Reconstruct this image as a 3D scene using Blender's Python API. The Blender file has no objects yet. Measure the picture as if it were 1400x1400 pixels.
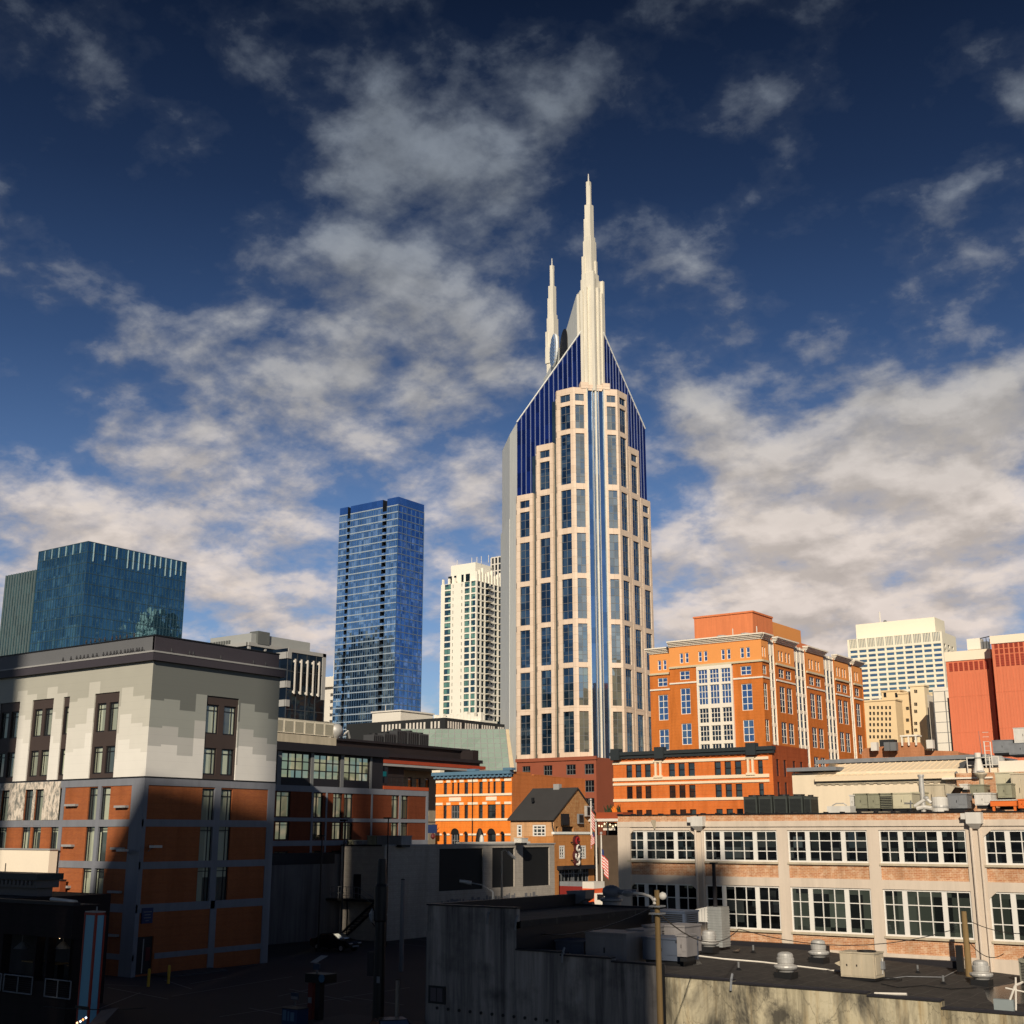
import bpy, math, random
from mathutils import Vector, Matrix
random.seed(7)
scn = bpy.context.scene
COL = scn.collection
# ------------------------------------------------------------------ camera, sun, sky, exposure
F_, HC, PITCH, YAW = 1701.0, 9.7, math.radians(14.5), math.radians(35.8)
f0 = Vector((-math.sin(YAW), math.cos(YAW), 0)); r0 = Vector((math.cos(YAW), math.sin(YAW), 0)); ZZ = Vector((0, 0, 1))
FW = f0*math.cos(PITCH) + ZZ*math.sin(PITCH); UP = -f0*math.sin(PITCH) + ZZ*math.cos(PITCH); CAM = Vector((0, 0, HC))
cd = bpy.data.cameras.new('camera'); cam = bpy.data.objects.new('camera', cd); COL.objects.link(cam)
cam.location = CAM; cam.rotation_euler = (math.pi/2 + PITCH, 0, YAW)
cd.sensor_width = 36; cd.lens = F_/1400*36; cd.clip_start = .5; cd.clip_end = 9000
scn.camera = cam
PHI, EL = math.radians(29), math.radians(26)
SUNDIR = Vector((-math.sin(PHI)*math.cos(EL), math.cos(PHI)*math.cos(EL), -math.sin(EL)))   # the way light travels
ld = bpy.data.lights.new('sun', 'SUN'); ld.energy = 4.7; ld.angle = math.radians(.55); ld.color = (1, .90, .74)
sun = bpy.data.objects.new('sun', ld); COL.objects.link(sun); sun.rotation_euler = SUNDIR.to_track_quat('-Z', 'Y').to_euler()
scn.view_settings.view_transform = 'Standard'; scn.view_settings.look = 'None'
scn.view_settings.exposure = 0; scn.view_settings.gamma = 1

def ray(x, y): return FW + r0*((x-700)/F_) + UP*((700-y)/F_)
def at(x, y, d):
    r = ray(x, y); return CAM + r*(d/r.dot(f0))
def hit(x, y, ax, v):
    r = ray(x, y); return CAM + r*((v-CAM[ax])/r[ax])
def zat(y, P):
    d = Vector((P[0], P[1], 0)).dot(f0); v = (700-y)/F_
    return HC + d*(math.sin(PITCH)+v*math.cos(PITCH))/(math.cos(PITCH)-v*math.sin(PITCH))
def s2l(c): return tuple((v/255/12.92 if v/255 <= .04045 else ((v/255+.055)/1.055)**2.4) for v in c)

# node helper
class NT:
    def __init__(s, tree): s.t = tree; s.n = tree.nodes; s.l = tree.links
    def new(s, typ, **kw):
        n = s.n.new(typ)
        for k, v in kw.items(): setattr(n, k, v)
        return n
    def put(s, sock, v):
        if isinstance(v, bpy.types.NodeSocket): s.l.new(v, sock)
        elif v is not None:
            if sock.type == 'RGBA' and not hasattr(v, '__len__'): v = (v, v, v, 1)
            if sock.type == 'RGBA' and len(v) == 3: v = tuple(v)+(1,)
            sock.default_value = v
    def math(s, op, a, b=None, c=None, clamp=False):
        n = s.new('ShaderNodeMath', operation=op, use_clamp=clamp)
        for i, v in enumerate((a, b, c)): s.put(n.inputs[i], v) if v is not None else None
        return n.outputs[0]
    def vmath(s, op, a, b=None, c=None):
        n = s.new('ShaderNodeVectorMath', operation=op)
        s.put(n.inputs[0], a)
        if b is not None:
            if op == 'SCALE': s.put(n.inputs['Scale'], b)
            else: s.put(n.inputs[1], b)
        if c is not None: s.put(n.inputs[2], c)
        return n.outputs['Value'] if op in ('DOT_PRODUCT', 'LENGTH') else n.outputs[0]
    def mix(s, f, a, b, mode='MIX'):
        n = s.new('ShaderNodeMix', data_type='RGBA', blend_type=mode)
        s.put(n.inputs[0], f); s.put(n.inputs[6], a); s.put(n.inputs[7], b); return n.outputs[2]
    def ramp(s, f, stops, interp='LINEAR'):
        n = s.new('ShaderNodeValToRGB'); r = n.color_ramp; r.interpolation = interp
        while len(r.elements) > 1: r.elements.remove(r.elements[-1])
        for i, (p, c) in enumerate(stops):
            e = r.elements[0] if i == 0 else r.elements.new(p)
            e.position = p; c = (c, c, c) if not hasattr(c, '__len__') else c
            e.color = tuple(c)+((1,) if len(c) == 3 else ())
        s.put(n.inputs[0], f); return n.outputs[0]
    def noise(s, vec, scale, detail=4, rough=.55, dist=0):
        n = s.new('ShaderNodeTexNoise'); s.put(n.inputs['Vector'], vec)
        n.inputs['Scale'].default_value = scale; n.inputs['Detail'].default_value = detail
        n.inputs['Roughness'].default_value = rough; n.inputs['Distortion'].default_value = dist
        return n.outputs['Fac']
    def comb(s, x, y, z):
        n = s.new('ShaderNodeCombineXYZ'); s.put(n.inputs[0], x); s.put(n.inputs[1], y); s.put(n.inputs[2], z); return n.outputs[0]
    def sep(s, v):
        n = s.new('ShaderNodeSeparateXYZ'); s.put(n.inputs[0], v); return n.outputs
    def white(s, vec, out='Value'):
        n = s.new('ShaderNodeTexWhiteNoise', noise_dimensions='3D'); s.put(n.inputs['Vector'], vec); return n.outputs[out]

wd = bpy.data.worlds.new('World'); scn.world = wd; wd.use_nodes = True
W = NT(wd.node_tree); W.n.clear()
WS = .10
sky = W.new('ShaderNodeTexSky', sky_type='NISHITA', sun_disc=False, sun_elevation=EL, sun_rotation=math.atan2(-SUNDIR.x, -SUNDIR.y))
sky.air_density = 1.0; sky.dust_density = .6; sky.ozone_density = 2.0
gen = W.vmath('NORMALIZE', W.new('ShaderNodeTexCoord').outputs['Generated'])
dx, dy, dz = W.sep(gen)
zpos = W.math('MAXIMUM', dz, .0)
tint = W.ramp(zpos, SKYTINT) if 'SKYTINT' in globals() else W.ramp(zpos, [(0, (.62, .75, .85)), (.12, (.55, .62, .80)), (.25, (.42, .50, .66)), (.36, (.23, .30, .43)), (.48, (.115, .155, .235)), (.60, (.055, .075, .118)), (.72, (.035, .046, .075)), (1, (.03, .04, .07))])
front = W.ramp(W.math('ADD', W.math('MULTIPLY', W.vmath('DOT_PRODUCT', gen, tuple(f0)), .5), .5), [(.30, .92), (.62, 1)])
base = W.mix(1.0, W.mix(1.0, sky.outputs[0], tint, 'MULTIPLY'), front, 'MULTIPLY')
# clouds lie on a flat layer overhead: the direction is projected onto it
inv = W.math('DIVIDE', 1.0, W.math('ADD', zpos, .34))
pl = W.comb(W.math('MULTIPLY', dx, inv), W.math('MULTIPLY', dy, inv), 0.0)
def cloud_bias(x, y, rad, amp):
    d = ray(x, y).normalized()
    dd = W.math('SUBTRACT', W.vmath('DOT_PRODUCT', gen, tuple(d)), 1.0)
    return W.math('MULTIPLY', W.math('POWER', 2.718, W.math('MULTIPLY', dd, 2.0/(rad/F_)**2)), amp)
BLOBS = [(430, 30, 90, .30), (380, 120, 80, .16), (470, 250, 90, .40), (560, 170, 70, .22), (680, 190, 110, .42), (740, 110, 60, .2), (420, 430, 100, .26), (300, 450, 60, .2),
         (480, 520, 100, .32), (360, 560, 110, .30), (200, 620, 80, .34), (560, 560, 90, .34), (650, 350, 100, .40), (540, 390, 60, .22), (700, 480, 90, .30), (640, 510, 70, .2), (870, 370, 50, .20),
         (60, 60, 80, .04), (200, 20, 110, -.16), (130, 165, 50, .18), (30, 210, 50, .08), (50, 395, 45, .10), (1010, 190, 60, .17), (1130, 130, 50, .0), (960, 10, 50, .22), (1390, 140, 30, .12), (1290, 300, 60, .20), (1360, 350, 50, .20), (1200, 370, 60, .08), (900, 250, 90, -.15), (1200, 230, 90, -.15), (1100, 380, 90, -.12), (120, 300, 110, -.18), (230, 330, 90, -.14), (60, 520, 100, -.14), (800, 30, 90, -.06), (1250, 60, 110, -.12), (230, 60, 80, -.12),
         (990, 460, 55, .30), (940, 560, 60, .22), (1040, 570, 100, .42), (1200, 560, 60, .2), (1280, 590, 90, .42), (1390, 560, 60, .4), (1350, 640, 110, .44), (1130, 650, 110, .42), (990, 650, 70, .3),
         (1300, 740, 150, .46), (1100, 790, 130, .42), (960, 800, 90, .3), (1000, 860, 150, .4), (1250, 850, 150, .4), (100, 730, 110, .42), (250, 690, 90, .3), (60, 800, 120, .44), (330, 760, 100, .36), (380, 850, 110, .4), (640, 700, 90, .26), (650, 760, 80, .2), (620, 620, 70, .18), (420, 680, 60, .2), (800, 90, 40, .1)]
bias = None
for b in BLOBS:
    v = cloud_bias(*b); bias = v if bias is None else W.math('ADD', bias, v)
n1 = W.noise(pl, 8.2, 10, .55, .12)
n2 = W.noise(W.vmath('ADD', pl, (3.1, 7.7, 2)), 24.0, 7, .62, .2)
n3 = W.math('ADD', W.math('MULTIPLY', n1, .78), W.math('MULTIPLY', n2, .22))
cov = W.math('ADD', W.math('MULTIPLY', W.math('SUBTRACT', n3, .5), 2.1), W.math('MULTIPLY', bias, .62))
cov = W.math('ADD', cov, W.ramp(W.math('ADD', W.math('MULTIPLY', W.vmath('DOT_PRODUCT', gen, tuple(f0)), .5), .5), [(.35, (-.22, -.22, -.22)), (.6, 0)]) if False else W.math('MULTIPLY', W.math('SUBTRACT', W.math('MINIMUM', W.vmath('DOT_PRODUCT', gen, tuple(f0)), .2), .2), .35))
low = W.math('MULTIPLY', W.math('SUBTRACT', 1.0, W.math('DIVIDE', zpos, .24), clamp=True), .22)
alpha = W.ramp(W.math('ADD', W.math('ADD', cov, low), .03), [(0, 0), (.12, .05), (.28, .34), (.46, .76), (.66, .95)])
n1b = W.noise(W.vmath('SCALE', pl, .965), 8.2, 5, .55, .12)
edge = W.math('MULTIPLY', W.math('SUBTRACT', n1, n1b), 1.7)
edge = W.math('MINIMUM', W.math('MAXIMUM', edge, -.15), .22)
shade = W.math('ADD', W.math('ADD', W.math('MULTIPLY', W.noise(W.vmath('ADD', pl, (0, 0, 5)), 10.0, 5, .55), .5), .74), edge)
ccol = W.ramp(zpos, [(0, s2l((208, 188, 176))), (.10, s2l((212, 196, 185))), (.24, s2l((208, 197, 188))), (.34, s2l((172, 170, 168))), (.46, s2l((134, 141, 150))), (.60, s2l((96, 105, 117))), (1, s2l((60, 70, 84)))])
ccol = W.mix(1.0, ccol, W.comb(shade, shade, shade), 'MULTIPLY')
ccol = W.vmath('SCALE', ccol, 1.0/WS)
skyc = W.mix(alpha, base, ccol)
bg = W.new('ShaderNodeBackground'); W.put(bg.inputs[0], skyc); bg.inputs[1].default_value = WS
W.l.new(bg.outputs[0], W.new('ShaderNodeOutputWorld').inputs[0])

# ------------------------------------------------------------------ materials
MATS = {}
def wall_uv(N):
    """metres along a wall and up it, whatever way it faces"""
    g = N.new('ShaderNodeNewGeometry')
    px, py, pz = N.sep(g.outputs['Position']); nx, ny, nz = N.sep(g.outputs['True Normal'])
    ax = N.math('ABSOLUTE', nx); ay = N.math('ABSOLUTE', ny)
    sel = N.math('GREATER_THAN', ax, ay)
    u = N.math('ADD', N.math('MULTIPLY', py, sel), N.math('MULTIPLY', px, N.math('SUBTRACT', 1.0, sel)))
    return u, pz, N.comb(u, pz, 0.0), g
def mk(name):
    m = bpy.data.materials.new(name); m.use_nodes = True; N = NT(m.node_tree); N.n.clear()
    out = N.new('ShaderNodeOutputMaterial'); return m, N, out
def princ(N, out, col, rough=.7, metal=0, spec=.3, bump=None, bstr=.3, bdist=.02):
    p = N.new('ShaderNodeBsdfPrincipled'); N.put(p.inputs['Base Color'], col); N.put(p.inputs['Roughness'], rough)
    p.inputs['Metallic'].default_value = metal; p.inputs['Specular IOR Level'].default_value = spec
    if bump is not None:
        b = N.new('ShaderNodeBump'); b.inputs['Strength'].default_value = bstr; b.inputs['Distance'].default_value = bdist
        N.put(b.inputs['Height'], bump); N.l.new(b.outputs[0], p.inputs['Normal'])
    N.l.new(p.outputs[0], out.inputs[0]); return p
def scaled(c, k): return tuple(max(0, min(1, v*k)) for v in c)
def paint(name, col, rough=.6, var=.18, scale=.6, streak=.0, metal=0, fine=.1, spec=.3):
    """a painted, plastered, cast or metal surface with uneven weathering and rain streaks"""
    if name in MATS: return MATS[name]
    m, N, out = mk(name); u, z, uv, g = wall_uv(N); pos = g.outputs['Position']
    c = N.mix(N.noise(pos, scale, 5, .6), scaled(col, 1-var), scaled(col, 1+var))
    if fine: c = N.mix(N.math('MULTIPLY', N.noise(pos, scale*14, 3, .7), fine*2), c, scaled(col, .55))
    if streak:
        sv = N.noise(N.comb(N.math('MULTIPLY', u, 1.6), N.math('MULTIPLY', z, .09), 0.0), 1.0, 6, .65)
        c = N.mix(N.ramp(sv, [(.42, 0), (.72, streak)]), c, scaled(col, .25))
    princ(N, out, c, rough, metal, spec, N.noise(pos, 9, 4), .15, .01)
    MATS[name] = m; return m
def brick(name, c1, c2, mortar, bw=.24, bh=.08, big=.25, spotted=0):
    if name in MATS: return MATS[name]
    m, N, out = mk(name); u, z, uv, g = wall_uv(N)
    b = N.new('ShaderNodeTexBrick'); N.put(b.inputs['Vector'], uv)
    b.inputs['Scale'].default_value = 1; b.inputs['Brick Width'].default_value = bw; b.inputs['Row Height'].default_value = bh
    b.inputs['Mortar Size'].default_value = .010; b.inputs['Bias'].default_value = -.1
    N.put(b.inputs['Color1'], c1); N.put(b.inputs['Color2'], c2); N.put(b.inputs['Mortar'], mortar)
    c = N.mix(N.ramp(N.noise(uv, .35, 5, .65), [(.3, 0), (.75, big)]), b.outputs[0], scaled(c1, .45))
    if spotted: c = N.mix(N.ramp(N.noise(uv, 2.4, 4, .65), [(.50, 0), (.60, spotted)]), c, mortar)
    c = N.mix(N.math('MULTIPLY', N.noise(uv, 3.0, 3), .35), c, scaled(c2, 1.25))
    c = N.mix(N.ramp(N.noise(N.comb(N.math('MULTIPLY', u, .9), N.math('MULTIPLY', z, .10), 2.0), 1.0, 6, .68), [(.45, 0), (.72, .5)]), c, scaled(c1, .42))
    c = N.mix(N.math('MULTIPLY', N.math('LESS_THAN', N.math('FRACT', N.math('DIVIDE', z, .62)), .22), N.math('MULTIPLY', N.noise(uv, .8, 3), .28)), c, scaled(c2, .6))
    princ(N, out, c, .85, 0, .2, b.outputs['Fac'], .25, -.01)
    MATS[name] = m; return m
def glass(name, base, tint, refl=.3, var=.0, cell=(1.5, 3.6), tilt=.012, rough=.03, wave=.02, base2=None, mix2=.35):
    """window glass over a dark room: every pane sits at a slightly different tilt"""
    if name in MATS: return MATS[name]
    m, N, out = mk(name); u, z, uv, g = wall_uv(N)
    ce = N.comb(N.math('FLOOR', N.math('DIVIDE', u, cell[0])), N.math('FLOOR', N.math('DIVIDE', z, cell[1])), 0.0)
    rc = N.white(ce, 'Color'); rv = N.white(N.vmath('ADD', ce, (17, 5, 3)))
    off = N.vmath('SCALE', N.vmath('SUBTRACT', rc, (.5, .5, .5)), tilt*2)
    wv = N.new('ShaderNodeTexNoise'); N.put(wv.inputs['Vector'], uv); wv.inputs['Scale'].default_value = .35; wv.inputs['Detail'].default_value = 2
    off = N.vmath('ADD', off, N.vmath('SCALE', N.vmath('SUBTRACT', wv.outputs['Color'], (.5, .5, .5)), wave*2))
    nrm = N.vmath('NORMALIZE', N.vmath('ADD', g.outputs['Normal'], off))
    bc = N.mix(rv, scaled(base, 1-var), scaled(base, 1+var))
    if base2: bc = N.mix(N.math('GREATER_THAN', rv, 1-mix2), bc, base2)
    d = N.new('ShaderNodeBsdfDiffuse'); N.put(d.inputs[0], bc)
    gl = N.new('ShaderNodeBsdfGlossy'); N.put(gl.inputs['Color'], tint); gl.inputs['Roughness'].default_value = rough; N.put(gl.inputs['Normal'], nrm)
    fr = N.new('ShaderNodeFresnel'); fr.inputs['IOR'].default_value = 1.5; N.put(fr.inputs['Normal'], nrm)
    fac = N.math('ADD', N.math('MULTIPLY', fr.outputs[0], .8), refl, clamp=True)
    if var: fac = N.math('MULTIPLY', fac, N.math('ADD', N.math('MULTIPLY', rv, var), 1-var*.5), clamp=True)
    mx = N.new('ShaderNodeMixShader'); N.put(mx.inputs[0], fac); N.l.new(d.outputs[0], mx.inputs[1]); N.l.new(gl.outputs[0], mx.inputs[2])
    N.l.new(mx.outputs[0], out.inputs[0]); MATS[name] = m; return m
def emit(name, col, s):
    if name in MATS: return MATS[name]
    m, N, out = mk(name); e = N.new('ShaderNodeEmission'); N.put(e.inputs[0], col); e.inputs[1].default_value = s
    N.l.new(e.outputs[0], out.inputs[0]); MATS[name] = m; return m

# ------------------------------------------------------------------ mesh building
WL = {}
class MB:
    def __init__(s): s.v = []; s.f = []; s.m = []; s.mats = []; s.xf = None
    def mi(s, mat):
        if mat not in s.mats: s.mats.append(mat)
        return s.mats.index(mat)
    def add(s, vs, fs, mat):
        o = len(s.v); vs = [Vector(v) for v in vs]
        if s.xf is not None: vs = [s.xf @ v for v in vs]
        s.v += vs; i = s.mi(mat)
        for f in fs: s.f.append([o+k for k in f]); s.m.append(i)
        return s
    def quad(s, a, b, c, d, mat): return s.add([a, b, c, d], [(0, 1, 2, 3)], mat)
    def box(s, x0, x1, y0, y1, z0, z1, mat):
        return s.add([(x0, y0, z0), (x1, y0, z0), (x1, y1, z0), (x0, y1, z0), (x0, y0, z1), (x1, y0, z1), (x1, y1, z1), (x0, y1, z1)],
                     [(0, 3, 2, 1), (4, 5, 6, 7), (0, 1, 5, 4), (1, 2, 6, 5), (2, 3, 7, 6), (3, 0, 4, 7)], mat)
    def prism(s, poly, z0, z1, mat, topmat=None):
        """poly anticlockwise; z1 may be a list with one height per corner"""
        n = len(poly); zt = z1 if hasattr(z1, '__len__') else [z1]*n
        vs = [(p[0], p[1], z0) for p in poly] + [(p[0], p[1], zt[i]) for i, p in enumerate(poly)]
        s.add(vs, [(i, (i+1) % n, n+(i+1) % n, n+i) for i in range(n)], mat)
        s.add([vs[n+i] for i in range(n)], [tuple(range(n))], topmat or mat)
        return s.add([vs[i] for i in range(n)], [tuple(reversed(range(n)))], mat)
    def tube(s, p0, p1, r0_, mat, r1=None, n=8, cap=True):
        p0 = Vector(p0); p1 = Vector(p1); r1 = r0_ if r1 is None else r1
        q = (p1-p0).to_track_quat('Z', 'Y'); vs = []
        for p, r in ((p0, r0_), (p1, r1)):
            for k in range(n):
                a = 2*math.pi*k/n; vs.append(p + q @ Vector((r*math.cos(a), r*math.sin(a), 0)))
        fs = [(k, (k+1) % n, n+(k+1) % n, n+k) for k in range(n)]
        if cap: fs += [tuple(reversed(range(n))), tuple(range(n, 2*n))]
        return s.add(vs, fs, mat)
    def path(s, pts, r, mat, n=6):
        for a, b in zip(pts, pts[1:]): s.tube(a, b, r, mat, n=n)
        return s
    def lathe(s, c, prof, mat, n=16):
        c = Vector(c); vs = []; fs = []
        for r, z in prof:
            for k in range(n):
                a = 2*math.pi*k/n; vs.append(c+Vector((r*math.cos(a), r*math.sin(a), z)))
        for i in range(len(prof)-1):
            for k in range(n): fs.append((i*n+k, i*n+(k+1) % n, (i+1)*n+(k+1) % n, (i+1)*n+k))
        fs.append(tuple(range((len(prof)-1)*n, len(prof)*n)))
        return s.add(vs, fs, mat)
    def mesh(s, name, org=Vector()):
        me = bpy.data.meshes.new(name); me.from_pydata([tuple(v-org) for v in s.v], [], s.f)
        for m in s.mats: me.materials.append(m)
        me.polygons.foreach_set('material_index', s.m); me.update(); return me
    def build(s, name, parent=None, org=None):
        if not s.v: return None
        if org is None:
            n = len(s.v); org = Vector((sum(v.x for v in s.v)/n, sum(v.y for v in s.v)/n, min(v.z for v in s.v)))
        org = Vector(org)
        o = bpy.data.objects.new(name, s.mesh(name, org)); COL.objects.link(o)
        put(o, org, parent); return o
def put(o, org, parent):
    o.location = org - (WL[parent.name] if parent else Vector()); o.parent = parent; WL[o.name] = Vector(org)
def tag(o, label, cat, group=None):
    o['label'] = label; o['category'] = cat
    if group: o['group'] = group
    return o
def struct(o, kind='structure'): o['kind'] = kind; return o
def thing(name, label, cat, loc, group=None):
    o = bpy.data.objects.new(name, None); COL.objects.link(o); o.empty_display_size = .5; put(o, Vector(loc), None)
    return tag(o, label, cat, group)
def smooth(o):
    o.data.polygons.foreach_set('use_smooth', [True]*len(o.data.polygons)); return o
def copy_tree(o, loc, label=None, group=None):
    """a copy of a thing with its parts and sub-parts"""
    c = o.copy(); COL.objects.link(c); c.location = loc; WL[c.name] = Vector(loc)
    if label: c['label'] = label
    if group: c['group'] = group
    def rec(a, b):
        for ch in a.children:
            d = ch.copy(); COL.objects.link(d); d.parent = b; rec(ch, d)
    rec(o, c); return c
class Fr:
    """a wall's own frame: U runs along it, outward normal N"""
    def __init__(s, x, y, ang): s.o = Vector((x, y, 0)); s.a = ang; s.U = Vector((math.cos(ang), math.sin(ang), 0)); s.N = Vector((math.sin(ang), -math.cos(ang), 0))
    def p(s, u, z, d=0): return s.o + s.U*u + Vector((0, 0, z)) - s.N*d
    def u(s, px, py):
        r = ray(px, py); t = (s.o-CAM).dot(s.N)/r.dot(s.N); P = CAM+r*t; return (P-s.o).dot(s.U)
    def uz(s, px, py):
        r = ray(px, py); t = (s.o-CAM).dot(s.N)/r.dot(s.N); P = CAM+r*t; return (P-s.o).dot(s.U), P.z
    def box(s, mb, u0, u1, z0, z1, d0, d1, mat):
        """d grows inward; a box standing out of the wall has d0 < 0"""
        P = [s.p(u0, z0, d0), s.p(u1, z0, d0), s.p(u1, z0, d1), s.p(u0, z0, d1), s.p(u0, z1, d0), s.p(u1, z1, d0), s.p(u1, z1, d1), s.p(u0, z1, d1)]
        mb.add(P, [(0, 3, 2, 1), (4, 5, 6, 7), (0, 1, 5, 4), (1, 2, 6, 5), (2, 3, 7, 6), (3, 0, 4, 7)], mat)
def S(y, x=0): return Fr(x, y, 0)
def E(x, y=0): return Fr(x, y, math.pi/2)
def facade(mb, fr, u0, u1, z0, z1, ops, mat, rev=.25, revmat=None, matf=None, back=None):
    """a wall with real openings (u0,u1,z0,z1) that have reveals rev deep"""
    us = sorted({round(v, 4) for v in [u0, u1]+[o[i] for o in ops for i in (0, 1)] if u0-1e-6 <= v <= u1+1e-6})
    zs = sorted({round(v, 4) for v in [z0, z1]+[o[i] for o in ops for i in (2, 3)] if z0-1e-6 <= v <= z1+1e-6})
    for j in range(len(zs)-1):
        zc = (zs[j]+zs[j+1])/2; run = None
        row = [o for o in ops if o[2] < zc < o[3]]
        for i in range(len(us)):
            solid = i < len(us)-1 and not any(o[0] < (us[i]+us[i+1])/2 < o[1] for o in row)
            if solid and run is None: run = us[i]
            if not solid and run is not None:
                mb.quad(fr.p(run, zs[j]), fr.p(us[i], zs[j]), fr.p(us[i], zs[j+1]), fr.p(run, zs[j+1]), mat); run = None
    for (a, b, c, d) in [o[:4] for o in ops]:
        rm = revmat or mat
        mb.quad(fr.p(a, c), fr.p(a, c, rev), fr.p(a, d, rev), fr.p(a, d), rm); mb.quad(fr.p(b, c), fr.p(b, d), fr.p(b, d, rev), fr.p(b, c, rev), rm)
        mb.quad(fr.p(a, d), fr.p(a, d, rev), fr.p(b, d, rev), fr.p(b, d), rm); mb.quad(fr.p(a, c), fr.p(b, c), fr.p(b, c, rev), fr.p(a, c, rev), rm)
        if back: mb.quad(fr.p(a, c, rev), fr.p(b, c, rev), fr.p(b, d, rev), fr.p(a, d, rev), back)
WMESH = {}; WCOUNT = {}; WREST = {}
def wparts(w, h, nx, ny, fm, gm, fw=.09, bar=.05, cols=None, rows=None, arch=0):
    """frame and glass of a window about its bottom centre; x along the wall, -y outward"""
    A, G = MB(), MB(); y0, y1 = -.05, .05
    A.box(-w/2, -w/2+fw, y0, y1, 0, h, fm); A.box(w/2-fw, w/2, y0, y1, 0, h, fm)
    A.box(-w/2+fw, w/2-fw, y0, y1, 0, fw, fm); A.box(-w/2+fw, w/2-fw, y0, y1, h-fw, h, fm)
    xs = cols if cols is not None else [i/nx for i in range(1, nx)]
    zs = rows if rows is not None else [j/ny for j in range(1, ny)]
    for c in xs:
        t = bar/2
        if isinstance(c, tuple): c, t = c[0], c[1]/2
        x = -w/2+w*c; A.box(x-t, x+t, y0+.01, y1, fw, h-fw, fm)
    for c in zs:
        t = bar/2
        if isinstance(c, tuple): c, t = c[0], c[1]/2
        z = h*c; A.box(-w/2+fw, w/2-fw, y0+.015, y1, z-t, z+t, fm)
    G.quad((-w/2, .02, 0), (w/2, .02, 0), (w/2, .02, h), (-w/2, .02, h), gm)
    if arch:
        n = 10; pts = [(-w/2, .0, h)]+[(-w/2*math.cos(math.pi*k/n), .0, h+arch*math.sin(math.pi*k/n)) for k in range(1, n)]+[(w/2, .0, h)]
        G.add([(p[0], .02, p[2]) for p in pts], [tuple(range(len(pts)))], gm)
    return A, G
def window(par, fr, u, z, w, h, fm, gm, rec=.2, far=True, name='window', **kw):
    """u = centre along the wall, z = sill height"""
    key = (round(w, 3), round(h, 3), fm.name, gm.name, far, str(sorted(kw.items())))
    nx = kw.pop('nx', 1); ny = kw.pop('ny', 1)
    if key not in WMESH:
        A, G = wparts(w, h, nx, ny, fm, gm, **kw)
        if far:
            for v, f, m in zip([0], [0], [0]): pass
            o = len(A.v); gi = A.mi(gm); A.v += G.v
            for f in G.f: A.f.append([k+o for k in f]); A.m.append(gi)
            WMESH[key] = (A.mesh(name), None, A)
        else: WMESH[key] = (A.mesh(name), G.mesh('pane'), None)
    me, gme, A = WMESH[key]
    ck = (par.name, name); WCOUNT[ck] = WCOUNT.get(ck, 0)+1
    P = fr.p(u, z, rec)
    if WCOUNT[ck] > 100 and A is not None:
        R = WREST.setdefault(ck, (par, name, MB()))[2]
        R.xf = Matrix.Translation(P) @ Matrix.Rotation(fr.a, 4, 'Z'); idx = {}
        o = len(R.v); R.v += [R.xf @ v for v in A.v]
        for f, m in zip(A.f, A.m): R.f.append([k+o for k in f]); R.m.append(R.mi(A.mats[m]))
        return None
    o = bpy.data.objects.new(name, me); COL.objects.link(o); put(o, P, par); o.rotation_euler = (0, 0, fr.a)
    if gme:
        g = bpy.data.objects.new('pane', gme); COL.objects.link(g); g.parent = o
    return o
def flush_rest():
    for par, name, R in WREST.values():
        R.xf = None; struct(R.build(name, par), 'stuff')
def solid(mb, x0, x1, y0, y1, z0, z1, wallm, roofm, skip=''):
    """plain walls and roof of a box, leaving out the faces named in skip (S E N W T)"""
    if 'S' not in skip: mb.quad((x0, y0, z0), (x1, y0, z0), (x1, y0, z1), (x0, y0, z1), wallm)
    if 'E' not in skip: mb.quad((x1, y0, z0), (x1, y1, z0), (x1, y1, z1), (x1, y0, z1), wallm)
    if 'N' not in skip: mb.quad((x1, y1, z0), (x0, y1, z0), (x0, y1, z1), (x1, y1, z1), wallm)
    if 'W' not in skip: mb.quad((x0, y1, z0), (x0, y0, z0), (x0, y0, z1), (x0, y1, z1), wallm)
    if 'T' not in skip: mb.quad((x0, y0, z1), (x1, y0, z1), (x1, y1, z1), (x0, y1, z1), roofm)
# ------------------------------------------------------------------ colours of the place
M_asphalt = paint('asphalt', (.050, .046, .050), .9, .25, .25, fine=.25)
M_line = paint('line_paint', (.22, .22, .23), .8, .3, 2.0, fine=.4)
M_walk = paint('pavement_concrete', (.07, .068, .07), .9, .25, .4, fine=.2)
M_ground = paint('far_ground', (.05, .048, .045), .95, .3, .02)
m, N, out = mk('roof_felt'); g_ = N.new('ShaderNodeNewGeometry'); rp = g_.outputs['Position']; rx, ry, rz_ = N.sep(rp)
rs1 = N.math('LESS_THAN', N.math('FRACT', N.math('DIVIDE', N.math('ADD', rx, N.math('MULTIPLY', N.noise(rp, .4, 2), .5)), 1.05)), .05); rs2 = N.math('LESS_THAN', N.math('FRACT', N.math('DIVIDE', ry, 7.3)), .012)
rc = N.mix(N.noise(rp, .35, 6, .65), (.026, .023, .023), (.052, .045, .041)); rc = N.mix(N.ramp(N.noise(rp, .9, 5, .7, .6), [(.52, 0), (.66, .7)]), rc, (.014, .013, .013)); rc = N.mix(N.ramp(N.noise(rp, 2.4, 4, .7), [(.55, 0), (.70, .6)]), rc, (.10, .088, .076))
rc = N.mix(N.math('MULTIPLY', N.math('MAXIMUM', rs1, rs2), .75), rc, (.085, .077, .07)); princ(N, out, rc, .8, 0, .25, N.noise(rp, 6, 5, .7), .4, .02); M_roof = m
M_dark = paint('dark_paint', (.018, .016, .019), .6, .25, .5)
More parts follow.
